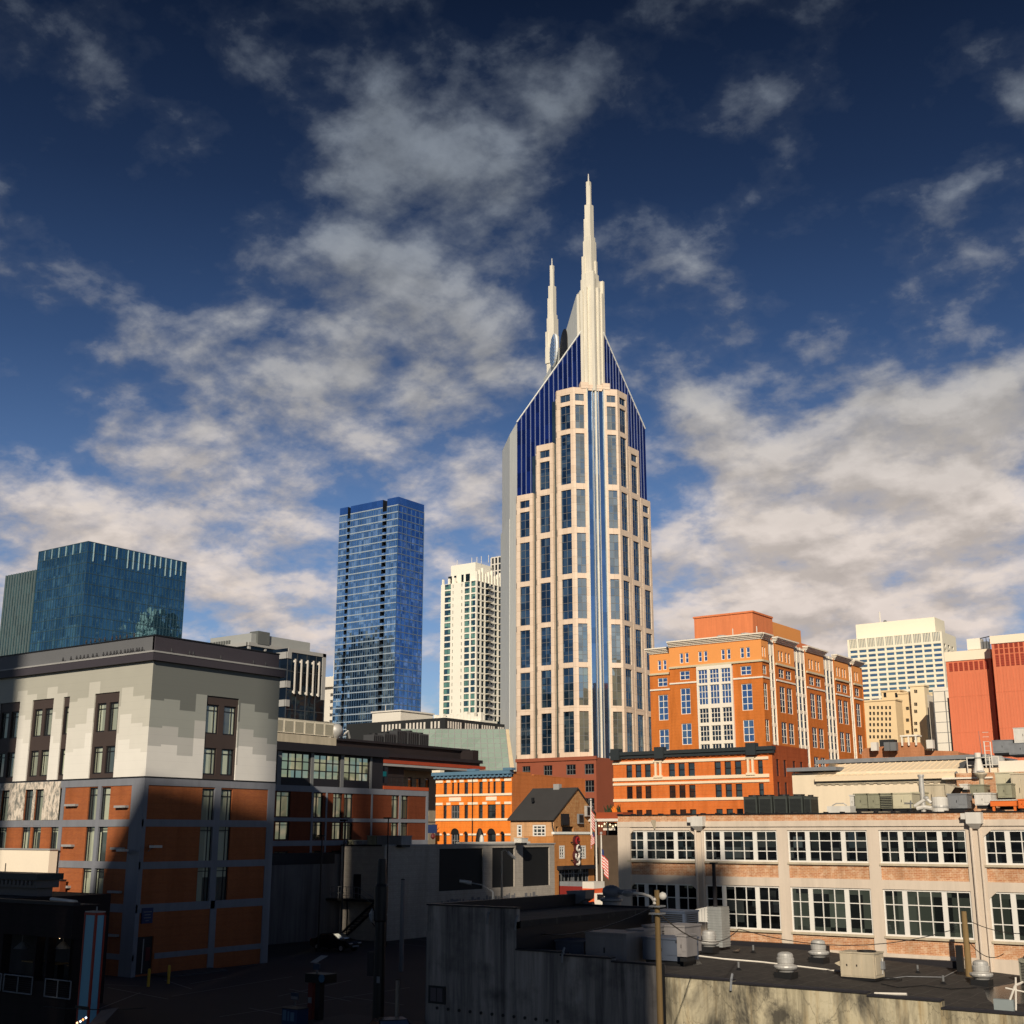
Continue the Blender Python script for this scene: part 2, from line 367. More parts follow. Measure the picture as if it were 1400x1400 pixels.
M_black = paint('black_metal', (.012, .012, .013), .5, .2, 1)
M_grey = paint('grey_metal', (.22, .225, .235), .45, .2, 1.5, streak=.25)
M_galv = paint('galvanised', (.46, .44, .41), .5, .25, 4, metal=.25)
M_cream_metal = paint('cream_metal', (.52, .44, .32), .5, .15, 1.5, streak=.35)
M_white_metal = paint('white_metal', (.66, .62, .56), .5, .12, 1.5, streak=.25)
M_green_metal = paint('green_metal', (.27, .26, .18), .5, .15, 1.5, streak=.3)
M_dkgreen = paint('dark_green_metal', (.055, .062, .055), .5, .15, 1.5)
M_white = paint('white_trim', (.70, .64, .56), .55, .1, 1)
M_frame_w = paint('white_frame', (.72, .68, .62), .5, .08, 1)
M_frame_d = paint('dark_frame', (.014, .013, .015), .4, .1, 1)
M_frame_g = paint('grey_frame', (.16, .16, .16), .5, .15, 1)
M_sill = paint('stone_sill', (.32, .31, .30), .7, .15, 1)
M_glass = glass('window_glass', (.008, .010, .013), (.75, .82, .9), .12, .3, (.8, 1.1))
M_glass_room = glass('curtained_glass', (.40, .42, .31), (.8, .9, .95), .09, .5, (.62, 3.27), base2=(.05, .06, .055), mix2=.28)
M_glass_dk = glass('factory_glass', (.004, .005, .006), (.75, .82, .9), .035, .6, (.62, .68), tilt=.03, base2=(.026, .03, .03), mix2=.16)
M_glass_gn = glass('blind_behind_glass', (.045, .055, .046), (.75, .82, .9), .05, .5, (1.1, 2.0), tilt=.02, base2=(.008, .01, .01), mix2=.3)
M_bulb = emit('bulb', (1, .75, .45), 2)

# ------------------------------------------------------------------ ground, lot and street
def gz(x, y):
    d = Vector((x, y, 0)).dot(f0); t = max(0, min(1, (d-150)/45)); t = t*t*(3-2*t); return 3.2*t
def sheet(name, pts, res, mat, dz, kind='structure'):
    """a patch of the ground following its rise; pts = (x0,x1,y0,y1)"""
    x0, x1, y0, y1 = pts; nx = max(1, int((x1-x0)/res)); ny = max(1, int((y1-y0)/res)); mb = MB()
    vs = [(x0+(x1-x0)*i/nx, y0+(y1-y0)*j/ny) for j in range(ny+1) for i in range(nx+1)]
    mb.add([(x, y, gz(x, y)+dz) for x, y in vs], [(j*(nx+1)+i, j*(nx+1)+i+1, (j+1)*(nx+1)+i+1, (j+1)*(nx+1)+i) for j in range(ny) for i in range(nx)], mat)
    return struct(mb.build(name, org=(0, 0, 0)), kind)
mb = MB(); R = [-6000, -2500, -1200, -600]+list(range(-400, 401, 20))+[600, 1200, 2500, 6000]
n = len(R); mb.add([(x, y, gz(x, y)-.004) for y in R for x in R], [(j*n+i, j*n+i+1, (j+1)*n+i+1, (j+1)*n+i) for j in range(n-1) for i in range(n-1)], M_ground)
struct(mb.build('ground', org=(0, 0, 0)))
sheet('parking_lot', (-78, -40, 36, 91), 60, M_asphalt, .004)
sheet('road', (-200, 40, 123, 136), 8, M_asphalt, .004)
mb = MB()
GP = lambda x, y: hit(x, y, 2, 0.012)
def stripe(a, b, w=.11):
    A, B = GP(*a), GP(*b); t = (B-A).normalized(); nn = Vector((-t.y, t.x, 0))*w/2
    mb.quad(A-nn, B-nn, B+nn, A+nn, M_line)
for a, b in [((128, 1382), (192, 1357)), ((147, 1350), (230, 1366)), ((190, 1348), (145, 1346)), ((260, 1345), (310, 1336)), ((235, 1362), (400, 1335)), ((300, 1390), (560, 1350)),
             ((225, 1340), (262, 1352)), ((330, 1322), (352, 1318)), ((527, 1288), (582, 1294)), ((552, 1281), (584, 1286)), ((380, 1362), (480, 1340)), ((340, 1378), (405, 1391)), ((395, 1352), (480, 1369)), ((470, 1362), (552, 1374)), ((255, 1330), (300, 1324))]:
    stripe(a, b)
struct(mb.build('parking_markings', org=(0, 0, 0)))
mb = MB(); a = GP(455, 1393); b = GP(582, 1372)
mb.box(a.x, -39.6, a.y-2.5, a.y+1.3, 0, .14, M_walk); struct(mb.build('pavement'))
mb = MB(); a = GP(197, 1352); b = GP(262, 1338); mb.box(-75.2, -73.2, 60.6, 66.0, 0.0, .13, M_walk); struct(mb.build('door_step_pavement'))

# ------------------------------------------------------------------ 1 the hotel with the pixelled top
HP = at(210, 903, 92); HX, HY = HP.x, HP.y
hS, hE = S(HY), E(HX); HX0 = HX-46; HY1 = hE.u(383, 924)
zS = lambda y: zat(y, HP)
Z_par, Z_led, Z_ledb, Z_up0, Z_b = zS(868.6), zS(890), zS(903), zS(1061), [zS(1073), zS(1120), zS(1130), zS(1178.6), zS(1188.6), zS(1237), zS(1248.6), zS(1306), zS(1314)]
hotel = thing('hotel_building', 'corner hotel with pixelled grey and white upper walls over shaded brick storeys', 'building', (HX, HY, 0))
def pixel_paint(name, cols, z0, z1, cw, seed):
    m, N, out = mk(name); u, z, uv, g = wall_uv(N)
    cu = N.math('FLOOR', N.math('DIVIDE', N.math('ADD', u, seed), cw))
    r1 = N.white(N.comb(cu, seed, 0)); r2 = N.white(N.comb(N.math('FLOOR', N.math('DIVIDE', cu, 2.0)), seed, 4))
    rr = N.math('ADD', N.math('MULTIPLY', r1, .6), N.math('MULTIPLY', r2, .4))
    h = N.math('DIVIDE', N.math('SUBTRACT', z, z0), z1-z0)
    v = N.math('ADD', h, N.math('MULTIPLY', N.math('SUBTRACT', rr, .5), .34))
    c = N.ramp(v, cols, 'CONSTANT')
    seam = N.math('LESS_THAN', N.math('FRACT', N.math('DIVIDE', z, .62)), .03)
    c = N.mix(N.math('MULTIPLY', seam, .10), c, (0.05, .05, .05))
    c = N.mix(N.math('MULTIPLY', N.noise(g.outputs['Position'], .5, 5), .18), c, (.12, .12, .11))
    princ(N, out, c, .6, 0, .25); return m
LT, MD, DK, WH = (.60, .565, .49), (.45, .425, .36), (.155, .16, .145), (.80, .755, .68)
mS = pixel_paint('pixel_paint_front', [(0, WH), (.30, (.70, .66, .585)), (.52, (.56, .53, .455)), (.76, (.42, .40, .335))], Z_up0, Z_ledb, 1.35, 11.3)
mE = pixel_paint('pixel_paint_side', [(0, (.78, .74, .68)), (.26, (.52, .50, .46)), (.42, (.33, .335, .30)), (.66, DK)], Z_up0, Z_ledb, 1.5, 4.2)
M_brown = paint('brown_panel', (.060, .042, .036), .55, .12, .8)
M_hbrick = brick('hotel_brick', (.40, .115, .030), (.30, .082, .027), (.26, .12, .07), big=.35)
M_hgrey = paint('grey_frame_concrete', (.205, .21, .235), .7, .15, .4, streak=.2)
M_hpar = paint('parapet_grey', (.135, .135, .14), .6, .12, .5)
M_hpar2 = paint('parapet_plum', (.052, .044, .052), .55, .12, .5)
M_mural = None
m, N, out = mk('worn_pale_panel'); u, z, uv, g = wall_uv(N)
nz = N.noise(N.comb(N.math('MULTIPLY', u, 1.7), N.math('MULTIPLY', z, .8), 0), 1.6, 7, .72, .6)
c = N.ramp(nz, [(.30, (.09, .09, .085)), (.45, (.30, .28, .24)), (.52, (.62, .52, .42)), (.62, (.72, .64, .54)), (.7, (.34, .30, .2)), (.8, (.62, .56, .5))])
princ(N, out, c, .8); M_mural = m
# upper walls with brown window bays
bw = 1.35
bays = []      # (u0,u1) on the front
for (xa, xb) in ((-30, -4), (1.4, 28.6), (45.7, 74.3), (87.6, 96), (130, 163.4)):
    bays.append((hS.u(xa, 950), hS.u(xb, 950)))
bay_top = hS.uz(146, 947)[1]
opsS = [(a, b, Z_up0, bay_top) for a, b in bays]
mb = MB(); facade(mb, hS, HX0, HX, Z_up0, Z_ledb, opsS, mS, .10)
hE_bay = (hE.u(283, 958), hE.u(327, 958)); eb_top = hE.uz(305, 953)[1]
facade(mb, hE, HY, HY1, Z_up0, Z_ledb, [(hE_bay[0], hE_bay[1], Z_up0, eb_top)], mE, .10)
solid(mb, HX0, HX, HY, HY1, Z_up0, Z_ledb, M_hgrey, M_roof, 'SE'); mb.build('upper_wall', hotel)
W1a, W1b = hS.uz(130, 1001)[1], hS.uz(130, 962)[1]          # upper window row
W0a, W0b = hS.uz(128, 1058)[1], hS.uz(128, 1021)[1]
mb = MB(); wins = []
for i, (a, b) in enumerate(bays):
    single = (b-a) < 1.5; ops = []
    cs = [(a+b)/2] if single else [a+(b-a)*.27, a+(b-a)*.76]
    ww = (b-a)*.8 if single else (b-a)*.36
    for cc in cs:
        for (za, zb) in ((W0a, W0b), (W1a, W1b)): ops.append((cc-ww/2, cc+ww/2, za, zb)); wins.append((hS, cc, za, ww, zb-za))
    mb = MB(); facade(mb, Fr(0, HY+.10, 0), a, b, Z_up0, bay_top, ops, M_brown, .18); mb.build('brown_window_bay', hotel)
a, b = hE_bay; ops = []
Ewin = []
E1a, E1b = hE.uz(300, 1004)[1], hE.uz(300, 964)[1]
for k in (.22, .76):
    cc = a+(b-a)*k; ww = (b-a)*.38; Ewin.append((cc, ww))
    for (za, zb) in ((W0a, W0b), (E1a, E1b)): ops.append((cc-ww/2, cc+ww/2, za, zb)); wins.append((hE, cc, za, ww, zb-za))
mb = MB(); facade(mb, E(HX-.10), a, b, Z_up0, eb_top, ops, M_brown, .18)
mb.build('brown_window_bay', hotel)
# lower storeys: grey concrete frame around brick, windows against the pilasters
rows = [(Z_b[2]+.05, Z_b[0]), (Z_b[4], Z_b[1]), (Z_b[6], Z_b[3]), (Z_b[8], Z_b[5]), (.0, Z_b[7])]
wl = [w[1] for w in wins if w[0] is hS and abs(w[2]-W0a) < .01]
mb = MB(); mg = MB()
mur_u = hS.u(82, 1100)
opl = []
for i in range(3):
    za, zb = rows[i]
    for u in wl: opl.append((u-.55, u+.55, za+.06, zb-.06)); wins.append((hS, u, za+.06, 1.1, zb-za-.12))
facade(mb, hS, HX0, HX, 0, Z_b[0], opl, M_hbrick, .22)
opl = []
for i in range(3):
    za, zb = rows[i]
    for u, ww in Ewin: opl.append((u-.62, u+.62, za+.06, zb-.1)); wins.append((hE, u, za+.06, 1.24, zb-za-.16))
door_u = hE.u(200, 1330)
door = (HY+.35, HY+1.75, 0.13, 2.65)
facade(mb, hE, HY, HY1, 0, Z_b[0], opl+[door], M_hbrick, .22)
solid(mb, HX0, HX, HY, HY1, 0, Z_b[0], M_hbrick, M_roof, 'SET'); mb.build('brick_wall', hotel)
for fr, ua, ub in ((hS, HX0, HX+.06), (hE, HY+.1, HY1)):
    fr.box(mg, ua, ub, Z_b[0], Z_up0-.12, -.06, .1, M_hgrey)
    for k in (1, 3, 5): fr.box(mg, ua, ub, Z_b[k+1], Z_b[k], -.055, .1, M_hgrey)
    fr.box(mg, ua if fr is hS else door[1]+.15, ub, Z_b[8], Z_b[7], -.055, .1, M_hgrey)
for u0_, u1_ in ((HX-1.35, HX+.06), (wl[-1]-1.45+.55, wl[-1]-.5), (wl[-3]+.5, wl[-3]+.9)):
    hS.box(mg, u0_, u1_, 0, Z_b[0], -.057, .1, M_hgrey)
eu = (Ewin[0][0]+Ewin[1][0])/2
for u0_, u1_ in ((HY+.1, HY+.32), (HY1-.75, HY1)): hE.box(mg, u0_, u1_, 0, Z_b[0], -.057, .1, M_hgrey)
hE.box(mg, eu-.3, eu+.3, Z_b[6], Z_b[0], -.057, .1, M_hgrey); hE.box(mg, eu-.1, eu+.5, 0, Z_b[5], -.057, .1, M_hgrey)
mg.build('concrete_frame', hotel)
mb = MB()
hS.box(mb, HX0, mur_u, Z_b[1], Z_b[0]+.35, -.075, .02, M_mural)
for o in [w for w in wl if w < mur_u+.4]: pass
mb2 = MB(); opm = [(u-.55, u+.55, rows[0][0]+.06, rows[0][1]-.06) for u in wl if u < mur_u-.4]
facade(mb2, Fr(0, HY-.075, 0), HX0, mur_u, Z_b[1]+.02, Z_up0-.14, opm, M_mural, .07); mb2.build('worn_panel', hotel)
mb = MB()
for xa, xb, y in ((92, 107, 1101), (160, 176, 1103), (88, 102, 1156), (155, 171, 1160), (83, 97, 1212), (151, 167, 1219), (147, 163, 1278)):
    ua, z = hS.uz(xa, y); ub = hS.u(xb, y); hS.box(mb, ua, ub, z-.08, z+.08, -.3, .02, M_sill)
mb.build('wall_ledge', hotel)
for fr, u, z, w, h in wins:
    nx = [(.30, .05)] if fr is hS else [(.68, .05)]
    window(hotel, fr, u, z, w, h, M_frame_d, M_glass_room, .15 if z < Z_b[0] else .24, far=False, cols=nx, rows=[(.80, .06)], fw=.10)
# ledge and parapet
mb = MB()
mb.box(HX0, HX+.32, HY-.32, HY1+.3, Z_ledb, Z_led-.12, M_hpar2)
mb.build('cornice', hotel)
mb = MB(); mb.box(HX0, HX+.36, HY-.36, HY1+.34, Z_led-.12, Z_led, M_sill); mb.build('ledge', hotel)
mb = MB(); hS.box(mb, HX0, HX-.2, Z_led, Z_par, .12, .4, M_hpar); mb.build('front_parapet', hotel)
mb = MB(); hE.box(mb, HY+.12, HY1-.1, Z_led, Z_par, .1, .4, M_hpar2); mb.box(HX0, HX-.4, HY1-.5, HY1-.11, Z_led, Z_par, M_hpar2); mb.build('side_parapet', hotel)
mb = MB(); mb.box(HX0, HX-.05, HY+.06, HY+.5, Z_par, Z_par+.09, M_black); mb.box(HX-.5, HX-.04, HY+.5, HY1-.06, Z_par, Z_par+.09, M_black); mb.build('parapet_coping', hotel)
mb = MB(); hS.box(mb, HX0, HX+.03, Z_up0-.13, Z_up0, -.04, .05, M_black); hE.box(mb, HY+.05, HY1, Z_up0-.13, Z_up0, -.035, .05, M_black); mb.build('shadow_gap_trim', hotel)
# door, sign, lamps
mb = MB(); hE.box(mb, door[0], door[1], door[2], door[3], .12, .2, M_dark); do = mb.build('door', hotel)
mb = MB(); hE.box(mb, door[0]+.58, door[0]+.64, .2, 2.5, .08, .12, M_galv); mb.build('door_frame_bar', do)
mb = MB(); hE.box(mb, door[0]+.85, door[0]+1.25, 1.0, 1.9, .09, .12, paint('red_notice', (.10, .012, .016), .5)); mb.build('notice', do)
mb = MB(); hE.box(mb, HY+.5, HY+1.45, 3.55, 4.6, -.12, .0, paint('navy_sign', (.02, .035, .10), .4)); sg = mb.build('wall_sign', hotel)
mb = MB()
for k, (w_, z_) in enumerate(((.7, 4.3), (.5, 4.1), (.62, 3.9), (.3, 3.7))): hE.box(mb, HY+.97-w_/2, HY+.97+w_/2, z_, z_+.06, -.135, -.12, M_line)
mb.build('sign_stripes', sg)
for fr, px, py, s in ((hS, 180, 1163, -1), (hE, 203, 1158, 1)):
    u, z = fr.uz(px, py); mb = MB()
    mb.path([fr.p(u, z-.3, 0), fr.p(u, z-.05, -.35), fr.p(u+.1*s, z, -.7)], .03, M_grey); wlm = mb.build('wall_lamp', hotel)
    mb = MB(); fr.box(mb, u-.38, u+.38, z-.05, z+.12, -1.05, -.55, M_galv); mb.build('lamp_head', wlm)
# pigeons along the ledge and the parapet
def pigeon_mesh():
    mb = MB(); mb.lathe((0, 0, .06), [(.0, 0), (.06, .03), (.085, .09), (.08, .16), (.045, .22), (.05, .26), (.045, .30), (.0, .33)], paint('pigeon_grey', (.035, .035, .04), .7), 8)
    mb.add([(-.03, .05, .1), (.03, .05, .1), (.04, .22, .05), (-.04, .22, .05)], [(0, 1, 2, 3)], paint('pigeon_grey', (.035, .035, .04), .7))
    mb.tube((0, -.04, .33), (0, -.09, .325), .012, M_black, .002, 5); mb.tube((-.025, 0, 0), (-.025, 0, .08), .008, M_line, n=4); mb.tube((.025, 0, 0), (.025, 0, .08), .008, M_line, n=4)
    return mb
pg = None
def pigeon(P, rz, lab, grp):
    global pg
    if pg is None: pg = smooth(pigeon_mesh().build('pigeon', org=(0, 0, 0))); o = pg
    else: o = pg.copy(); COL.objects.link(o)
    o.location = P; o.rotation_euler = (0, 0, rz); tag(o, lab, 'pigeon', grp)
for px in (90, 100, 108, 114, 119, 124, 130, 136, 144, 149, 153, 158, 163, 168, 174, 177, 181, 185, 189, 193, 197):
    pigeon((hS.u(px+random.uniform(-1, 1), 897), HY-.2, Z_led), random.uniform(-1, 1), 'small dark pigeon perched on the pale ledge of the pixelled hotel front', 'pigeons on the hotel ledge')
for px in (115, 121, 127, 133, 140, 150, 156, 161, 170, 180):
    pigeon((hS.u(px, 877), HY+.2, Z_par+.09), random.uniform(-1, 1), 'small dark pigeon perched on top of the hotel front parapet', 'pigeons on the hotel parapet')
for px in (232, 257, 262, 300, 345, 362):
    pigeon((HX+.15, hE.u(px, 905), Z_led), random.uniform(-1, 1)+1.5, 'small dark pigeon perched on the ledge of the shaded hotel side', 'pigeons on the hotel side ledge')

# ------------------------------------------------------------------ 2 wing of brick and grey frames beyond the hotel
wP = at(378, 1020, 120); wX = wP.x; wE = E(wX); wy0 = wP.y-6; wy1 = wE.u(585, 1065); wym = wE.u(524, 1040)
wing = thing('brick_wing_building', 'brick wing with a glazed top storey and grey frames behind the hotel', 'building', (wX, wP.y, 0))
zw = lambda y, px=455: wE.uz(px, y)[1]
M_wglass = glass('loft_glass', (.012, .014, .008), (1.0, 1.0, .72), .62, .15, (1.6, 1.2), tilt=.03, wave=.03)
zt, zt2, zg0, zg1, zb0, zb1 = zw(1020), zw(1031), zw(1066.5), zw(1033), zw(1084), zw(1076)
mb = MB(); gl = []
for xa, xb in ((385, 424), (429, 465), (470, 505)): gl.append((wE.u(xa, 1050), wE.u(xb, 1050), zg0, zg1))
facade(mb, wE, wy0, wym, zb1, zt2, gl, M_dark, .2); solid(mb, wX-14, wX, wy0, wym, zb1, zt2, M_dark, M_roof, 'E'); mb.build('top_storey_wall', wing)
for a, b, c, d in gl: window(wing, wE, (a+b)/2, c, b-a, d-c, M_frame_d, M_wglass, .12, far=False, nx=4, ny=3, bar=.10, fw=.08, name='loft_window')
mb = MB(); mb.box(wX-14.2, wX+.55, wy0, wym+.3, zt2, zt, M_dark); mb.build('flat_roof_edge', wing)
mb = MB(); ops = []
r1 = (zw(1118), zw(1084.5)); r2 = (zw(1148), zw(1124)); r3 = (zw(1190), zw(1163))
cols = [(wE.u(a, 1100), wE.u(b, 1100)) for a, b in ((378, 397), (429, 441.5), (455.5, 468), (470.5, 482.5), (535.5, 545), (548, 558))]
for (a, b) in cols:
    for (c, d) in (r1, r2, r3): ops.append((a, b, c, d))
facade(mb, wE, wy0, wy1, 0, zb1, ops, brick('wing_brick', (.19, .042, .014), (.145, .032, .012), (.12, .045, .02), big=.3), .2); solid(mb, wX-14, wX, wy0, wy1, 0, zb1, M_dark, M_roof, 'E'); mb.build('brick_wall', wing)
for i, (a, b, c, d) in enumerate(ops): window(wing, wE, (a+b)/2, c, b-a, d-c, M_frame_d, glass('wing_glass', (.06, .055, .035), (1, .95, .7), .36, .5, (.7, 2.2), tilt=.03), .15, far=False, cols=[(.38, .07)], rows=[(.82, .07)], fw=.08)
mb = MB()
for ya, yb in ((1076, 1084), (1118.5, 1123.5), (1149, 1156)): wE.box(mb, wy0, wy1+.05, zw(yb), zw(ya), -.07, .05, M_hgrey)
for xa, xb, yt in ((425.5, 428, 1084), (507, 509, 1084), (445, 447, 1084), (545.2, 547.8, 1084), (582, 585, 1084)): wE.box(mb, wE.u(xa, 1100), wE.u(xb, 1100), 0, zb1, -.072, .05, M_hgrey)
for xa, xb in ((378, 384), (424.5, 428.5), (465.3, 469.7), (505.5, 508)): wE.box(mb, wE.u(xa, 1050), wE.u(xb, 1050), zb1, zt2, -.08, .05, M_frame_g)
mb.build('grey_frame', wing)
mb = MB(); wE.box(mb, wym+.1, wy1+.05, zb1, zb1+.35, -.1, .25, paint('red_coping', (.40, .07, .02), .6)); mb.build('red_coping', wing)
mb = MB(); y = wym+.3
mb.path([(wX-.6, wym+.3, zb1+1.3), (wX-.6, wy1, zb1+1.3)], .03, M_black); mb.path([(wX-.6, wym+.3, zb1+.8), (wX-.6, wy1, zb1+.8)], .02, M_black)
for k in range(9): yy = wym+.3+(wy1-wym-.3)*k/8; mb.tube((wX-.6, yy, zb1), (wX-.6, yy, zb1+1.3), .025, M_black, n=5)
mb.build('roof_railing', wing)
# cream plinth and condenser row on its roof
mb = MB(); p0, p1 = wE.u(374, 1010), wE.u(461, 1010)
plx = wX-4; pE = E(plx); pa, pb = pE.u(372, 1010), pE.u(460, 1010)
mb.box(plx-5, plx, pa, pb, zt-.5, pE.uz(440, 1007)[1], M_cream_metal); tag(mb.build('roof_plinth_wall'), 'long cream plinth on the brick wing roof under the row of cooling units', 'plinth')
zpl = pE.uz(440, 1007)[1]
def condenser(P, w, d, h, body, grille, name='condenser_unit', ang=0, fans=1):
    """box cooling unit: cabinet, side grilles, fan ring on top"""
    t = thing(name, 'x', 'cooling unit', P); X = Matrix.Translation(P) @ Matrix.Rotation(ang, 4, 'Z')
    mb = MB(); mb.xf = X; mb.box(-w/2, w/2, -d/2, d/2, .1, h, body); mb.box(-w/2-.02, w/2+.02, -d/2-.02, d/2+.02, h, h+.05, body)
    for sx in (-1, 1):
        for sy in (-1, 1): mb.box(sx*w*.42-.06, sx*w*.42+.06, sy*d*.42-.06, sy*d*.42+.06, 0, .1, M_black)
    mb.build('cabinet', t)
    mb = MB(); mb.xf = X; n = max(3, int(h/.1))
    for k in range(n):
        z = .2+(h-.32)*k/n
        mb.box(-w*.42, w*.42, -d/2-.025, -d/2-.005, z, z+(h-.32)/n*.55, grille); mb.box(w/2+.005, w/2+.025, -d*.42, d*.42, z, z+(h-.32)/n*.55, grille)
    mb.build('side_grille', t)
    for f in range(fans):
        mb = MB(); mb.xf = X; cx = -w/2+w*(f+.5)/fans; r = min(w/fans, d)*.4
        mb.lathe((cx, 0, h+.05), [(r, 0), (r, .12), (r*.88, .12), (r*.88, .02), (.1, .04), (.0, .05)], M_black, 14); mb.build('fan_ring', t)
    return t
first = None
for k in range(6):
    yc = pa+(pb-pa)*(.10+k*.158); P = Vector((plx-.9, yc, zpl))
    if first is None:
        first = condenser(P, 1.5, (pb-pa)*.15, 1.45, paint('bright_cream_metal', (.72, .64, .50), .5, .12, 1.5), paint('tan_grille', (.40, .36, .26), .5)); first['group'] = 'cream cooling units in a row on the brick wing roof'
        first['label'] = 'cream cooling unit in the tight row on the cream plinth of the brick wing roof'
    else: copy_tree(first, P)
# ball-shaped tank with pipes
P = pE.p(pE.u(463, 1006), pE.uz(463, 1010)[1], .5); t = thing('roof_tank', 'bulging silver vent drum at the end of the cream cooling units', 'tank', P)
mb = MB(); mb.lathe(P, [(.3, 0), (.45, .2), (.72, .5), (.8, .9), (.7, 1.3), (.4, 1.55), (0, 1.6)], M_galv, 14); smooth(mb.build('drum', t))
mb = MB(); mb.path([P+Vector((.2, .6, .2)), P+Vector((.5, 1.4, .9)), P+Vector((.3, 1.9, .2))], .12, M_galv); mb.build('pipe', t)
# teal lit sign high on the wing end
u, z = wE.uz(511, 1063); mb = MB(); fr = wE
fr.box(mb, u-.1, u+2.6, z-.5, z+1.2, .35, .55, M_dark); t = mb.build('sign_panel', wing)
mb = MB()
for k, (a, b) in enumerate(((.0, .5), (.6, 1.0), (1.1, 1.7), (1.8, 2.3))): fr.box(mb, u+a, u+b, z+.1+.1*(k % 2), z+.7+.15*(k % 3), .30, .35, emit('teal_sign', (.04, .4, .42), .18))
mb.build('sign_lettering', t)
# ------------------------------------------------------------------ the skyline
def curtain(mb, fr, u0, u1, z0, z1, du, dz, mat, t=.12, tz=.2, out=.12):
    """mullions and floor lines standing proud of a glass wall"""
    n = max(1, round((u1-u0)/du)) if du else 0
    for i in range(n+1 if du else 0):
        u = u0+(u1-u0)*i/n; fr.box(mb, u-t/2, u+t/2, z0, z1, -out, .0, mat)
    m = max(1, round((z1-z0)/dz)) if dz else 0
    for j in range(m+1 if dz else 0):
        z = z0+(z1-z0)*j/m; fr.box(mb, u0, u1, z-tz/2, z+tz/2, -out*.8, .0, mat)

# 3 dark blue-green glass office block on the far left
P = at(121, 740, 450); X1, Y0 = P.x, P.y; fS_, fE_ = S(Y0), E(X1)
X0 = fS_.u(53, 757); Y1 = fE_.u(255, 769); zt = P.z
t = thing('glass_office_building', 'broad dark teal glass office block rising behind the pixelled hotel', 'building', (X1, Y0, 0))
G1 = glass('teal_glass', (.010, .030, .045), (.20, .40, .52), .50, .35, (1.5, 4.0), tilt=.012, wave=.03, base2=(.02, .055, .075), mix2=.25)
G1S = glass('teal_glass_front', (.012, .035, .045), (.25, .45, .56), .50, .45, (1.5, 4.0), tilt=.05, wave=.09, base2=(.03, .07, .07), mix2=.3)
M_tm = paint('teal_mullion', (.035, .07, .09), .4, .2, .1)
mb = MB(); mb.quad((X0, Y0, 0), (X1, Y0, 0), (X1, Y0, zt), (X0, Y0, zt), G1S); mb.quad((X1, Y0, 0), (X1, Y1, 0), (X1, Y1, zt), (X1, Y0, zt), G1)
solid(mb, X0, X1, Y0, Y1, 0, zt, G1, M_roof, 'SE'); mb.build('glass_wall', t)
mb = MB(); curtain(mb, fE_, Y0, Y1, 0, zt, 1.55, 4.0, M_tm, .12, .22, .15); curtain(mb, fS_, X0, X1, 0, zt, 1.55, 4.0, M_tm, .10, .25, .12); mb.build('mullions', t)
mb = MB(); Mb = paint('pale_fin', (.30, .40, .42), .4, .1, .1)
for u in [Y0+k*(Y1-Y0)/18 for k in range(1, 18) if k % 2 or k > 6]: fE_.box(mb, u-.14, u+.14, zt-4.6-1.3*(int(u) % 3), zt-.2, -.4, 0, Mb)
for u in [X0+k*(X1-X0)/7 for k in range(1, 7)]: fS_.box(mb, u-.1, u+.1, zt-4.0, zt-.2, -.3, 0, Mb)
mb.build('roof_fins', t)
Xw = S(Y0+3).u(20, 800)-6; zw_ = zat(775, (X0, Y0))
mb = MB(); Ml = paint('ribbed_dark', (.035, .05, .055), .4, .1, .1)
solid(mb, Xw, X0+.2, Y0+3, Y1, 0, zw_, G1S, M_roof); mb.build('lower_wing', t)
mb = MB(); curtain(mb, S(Y0+3), Xw, X0, 0, zw_, 1.8, 0, paint('pale_rib', (.12, .15, .15), .4), .35, .3, .5); mb.build('wing_ribs', t)

# 4 grey office behind the hotel with white fins and a louvred roof
P = at(393, 905, 235); X1, Y0 = P.x, P.y; fS_, fE_ = S(Y0), E(X1); Y1 = fE_.u(445, 900); Xs = fS_.u(363, 905); zt = zat(886, P)
t = thing('grey_office_building', 'dark glass office with five white upright fins and striped white corner beside the hotel roof', 'building', (X1, Y0, 0))
G2 = glass('black_glass', (.006, .010, .016), (.30, .42, .52), .02, .5, (2.2, 3.7), tilt=.03)
M_pg = paint('pale_grey_band', (.36, .35, .33), .6, .1, .1)
mb = MB(); solid(mb, Xs, X1, Y0, Y1, 0, zt, G2, M_roof); mb.build('glass_wall', t)
for k in range(9):
    mb = MB(); z = zat(905+25.7*k, P) if k else zat(891, P); z2 = z-1.25
    fS_.box(mb, Xs, X1, z2, z, -.25, .1, M_pg); fE_.box(mb, Y0-.25, Y0+.8, z2, z, -.25, .1, M_pg); mb.build('white_band', t)
mb = MB(); fE_.box(mb, Y0, Y1, zt-.7, zt, -.2, .1, M_pg); fE_.box(mb, Y1-.9, Y1, zt-9, zt, -.2, .1, M_pg)
mb.build('roof_band', t)
mb = MB(); curtain(mb, fE_, Y0, Y1, 0, zt-.7, 2.4, 3.7, paint('slate_mullion', (.05, .055, .06), .4), .14, .14, .12); mb.build('mullions', t)
for k, px in enumerate((401, 409.5, 418, 426, 434)):
    mb = MB(); u = fE_.u(px, 920); za, zb = fE_.uz(px, 949+k)[1], fE_.uz(px, 901+k)[1]
    fE_.box(mb, u-.13, u+.13, za, zb, -.55, -.35, M_white); fE_.box(mb, u-.1, u+.1, zb-.6, zb-.2, -.35, .0, M_white); fE_.box(mb, u-.1, u+.1, za+.2, za+.6, -.35, .0, M_white); mb.build('white_fin', t)
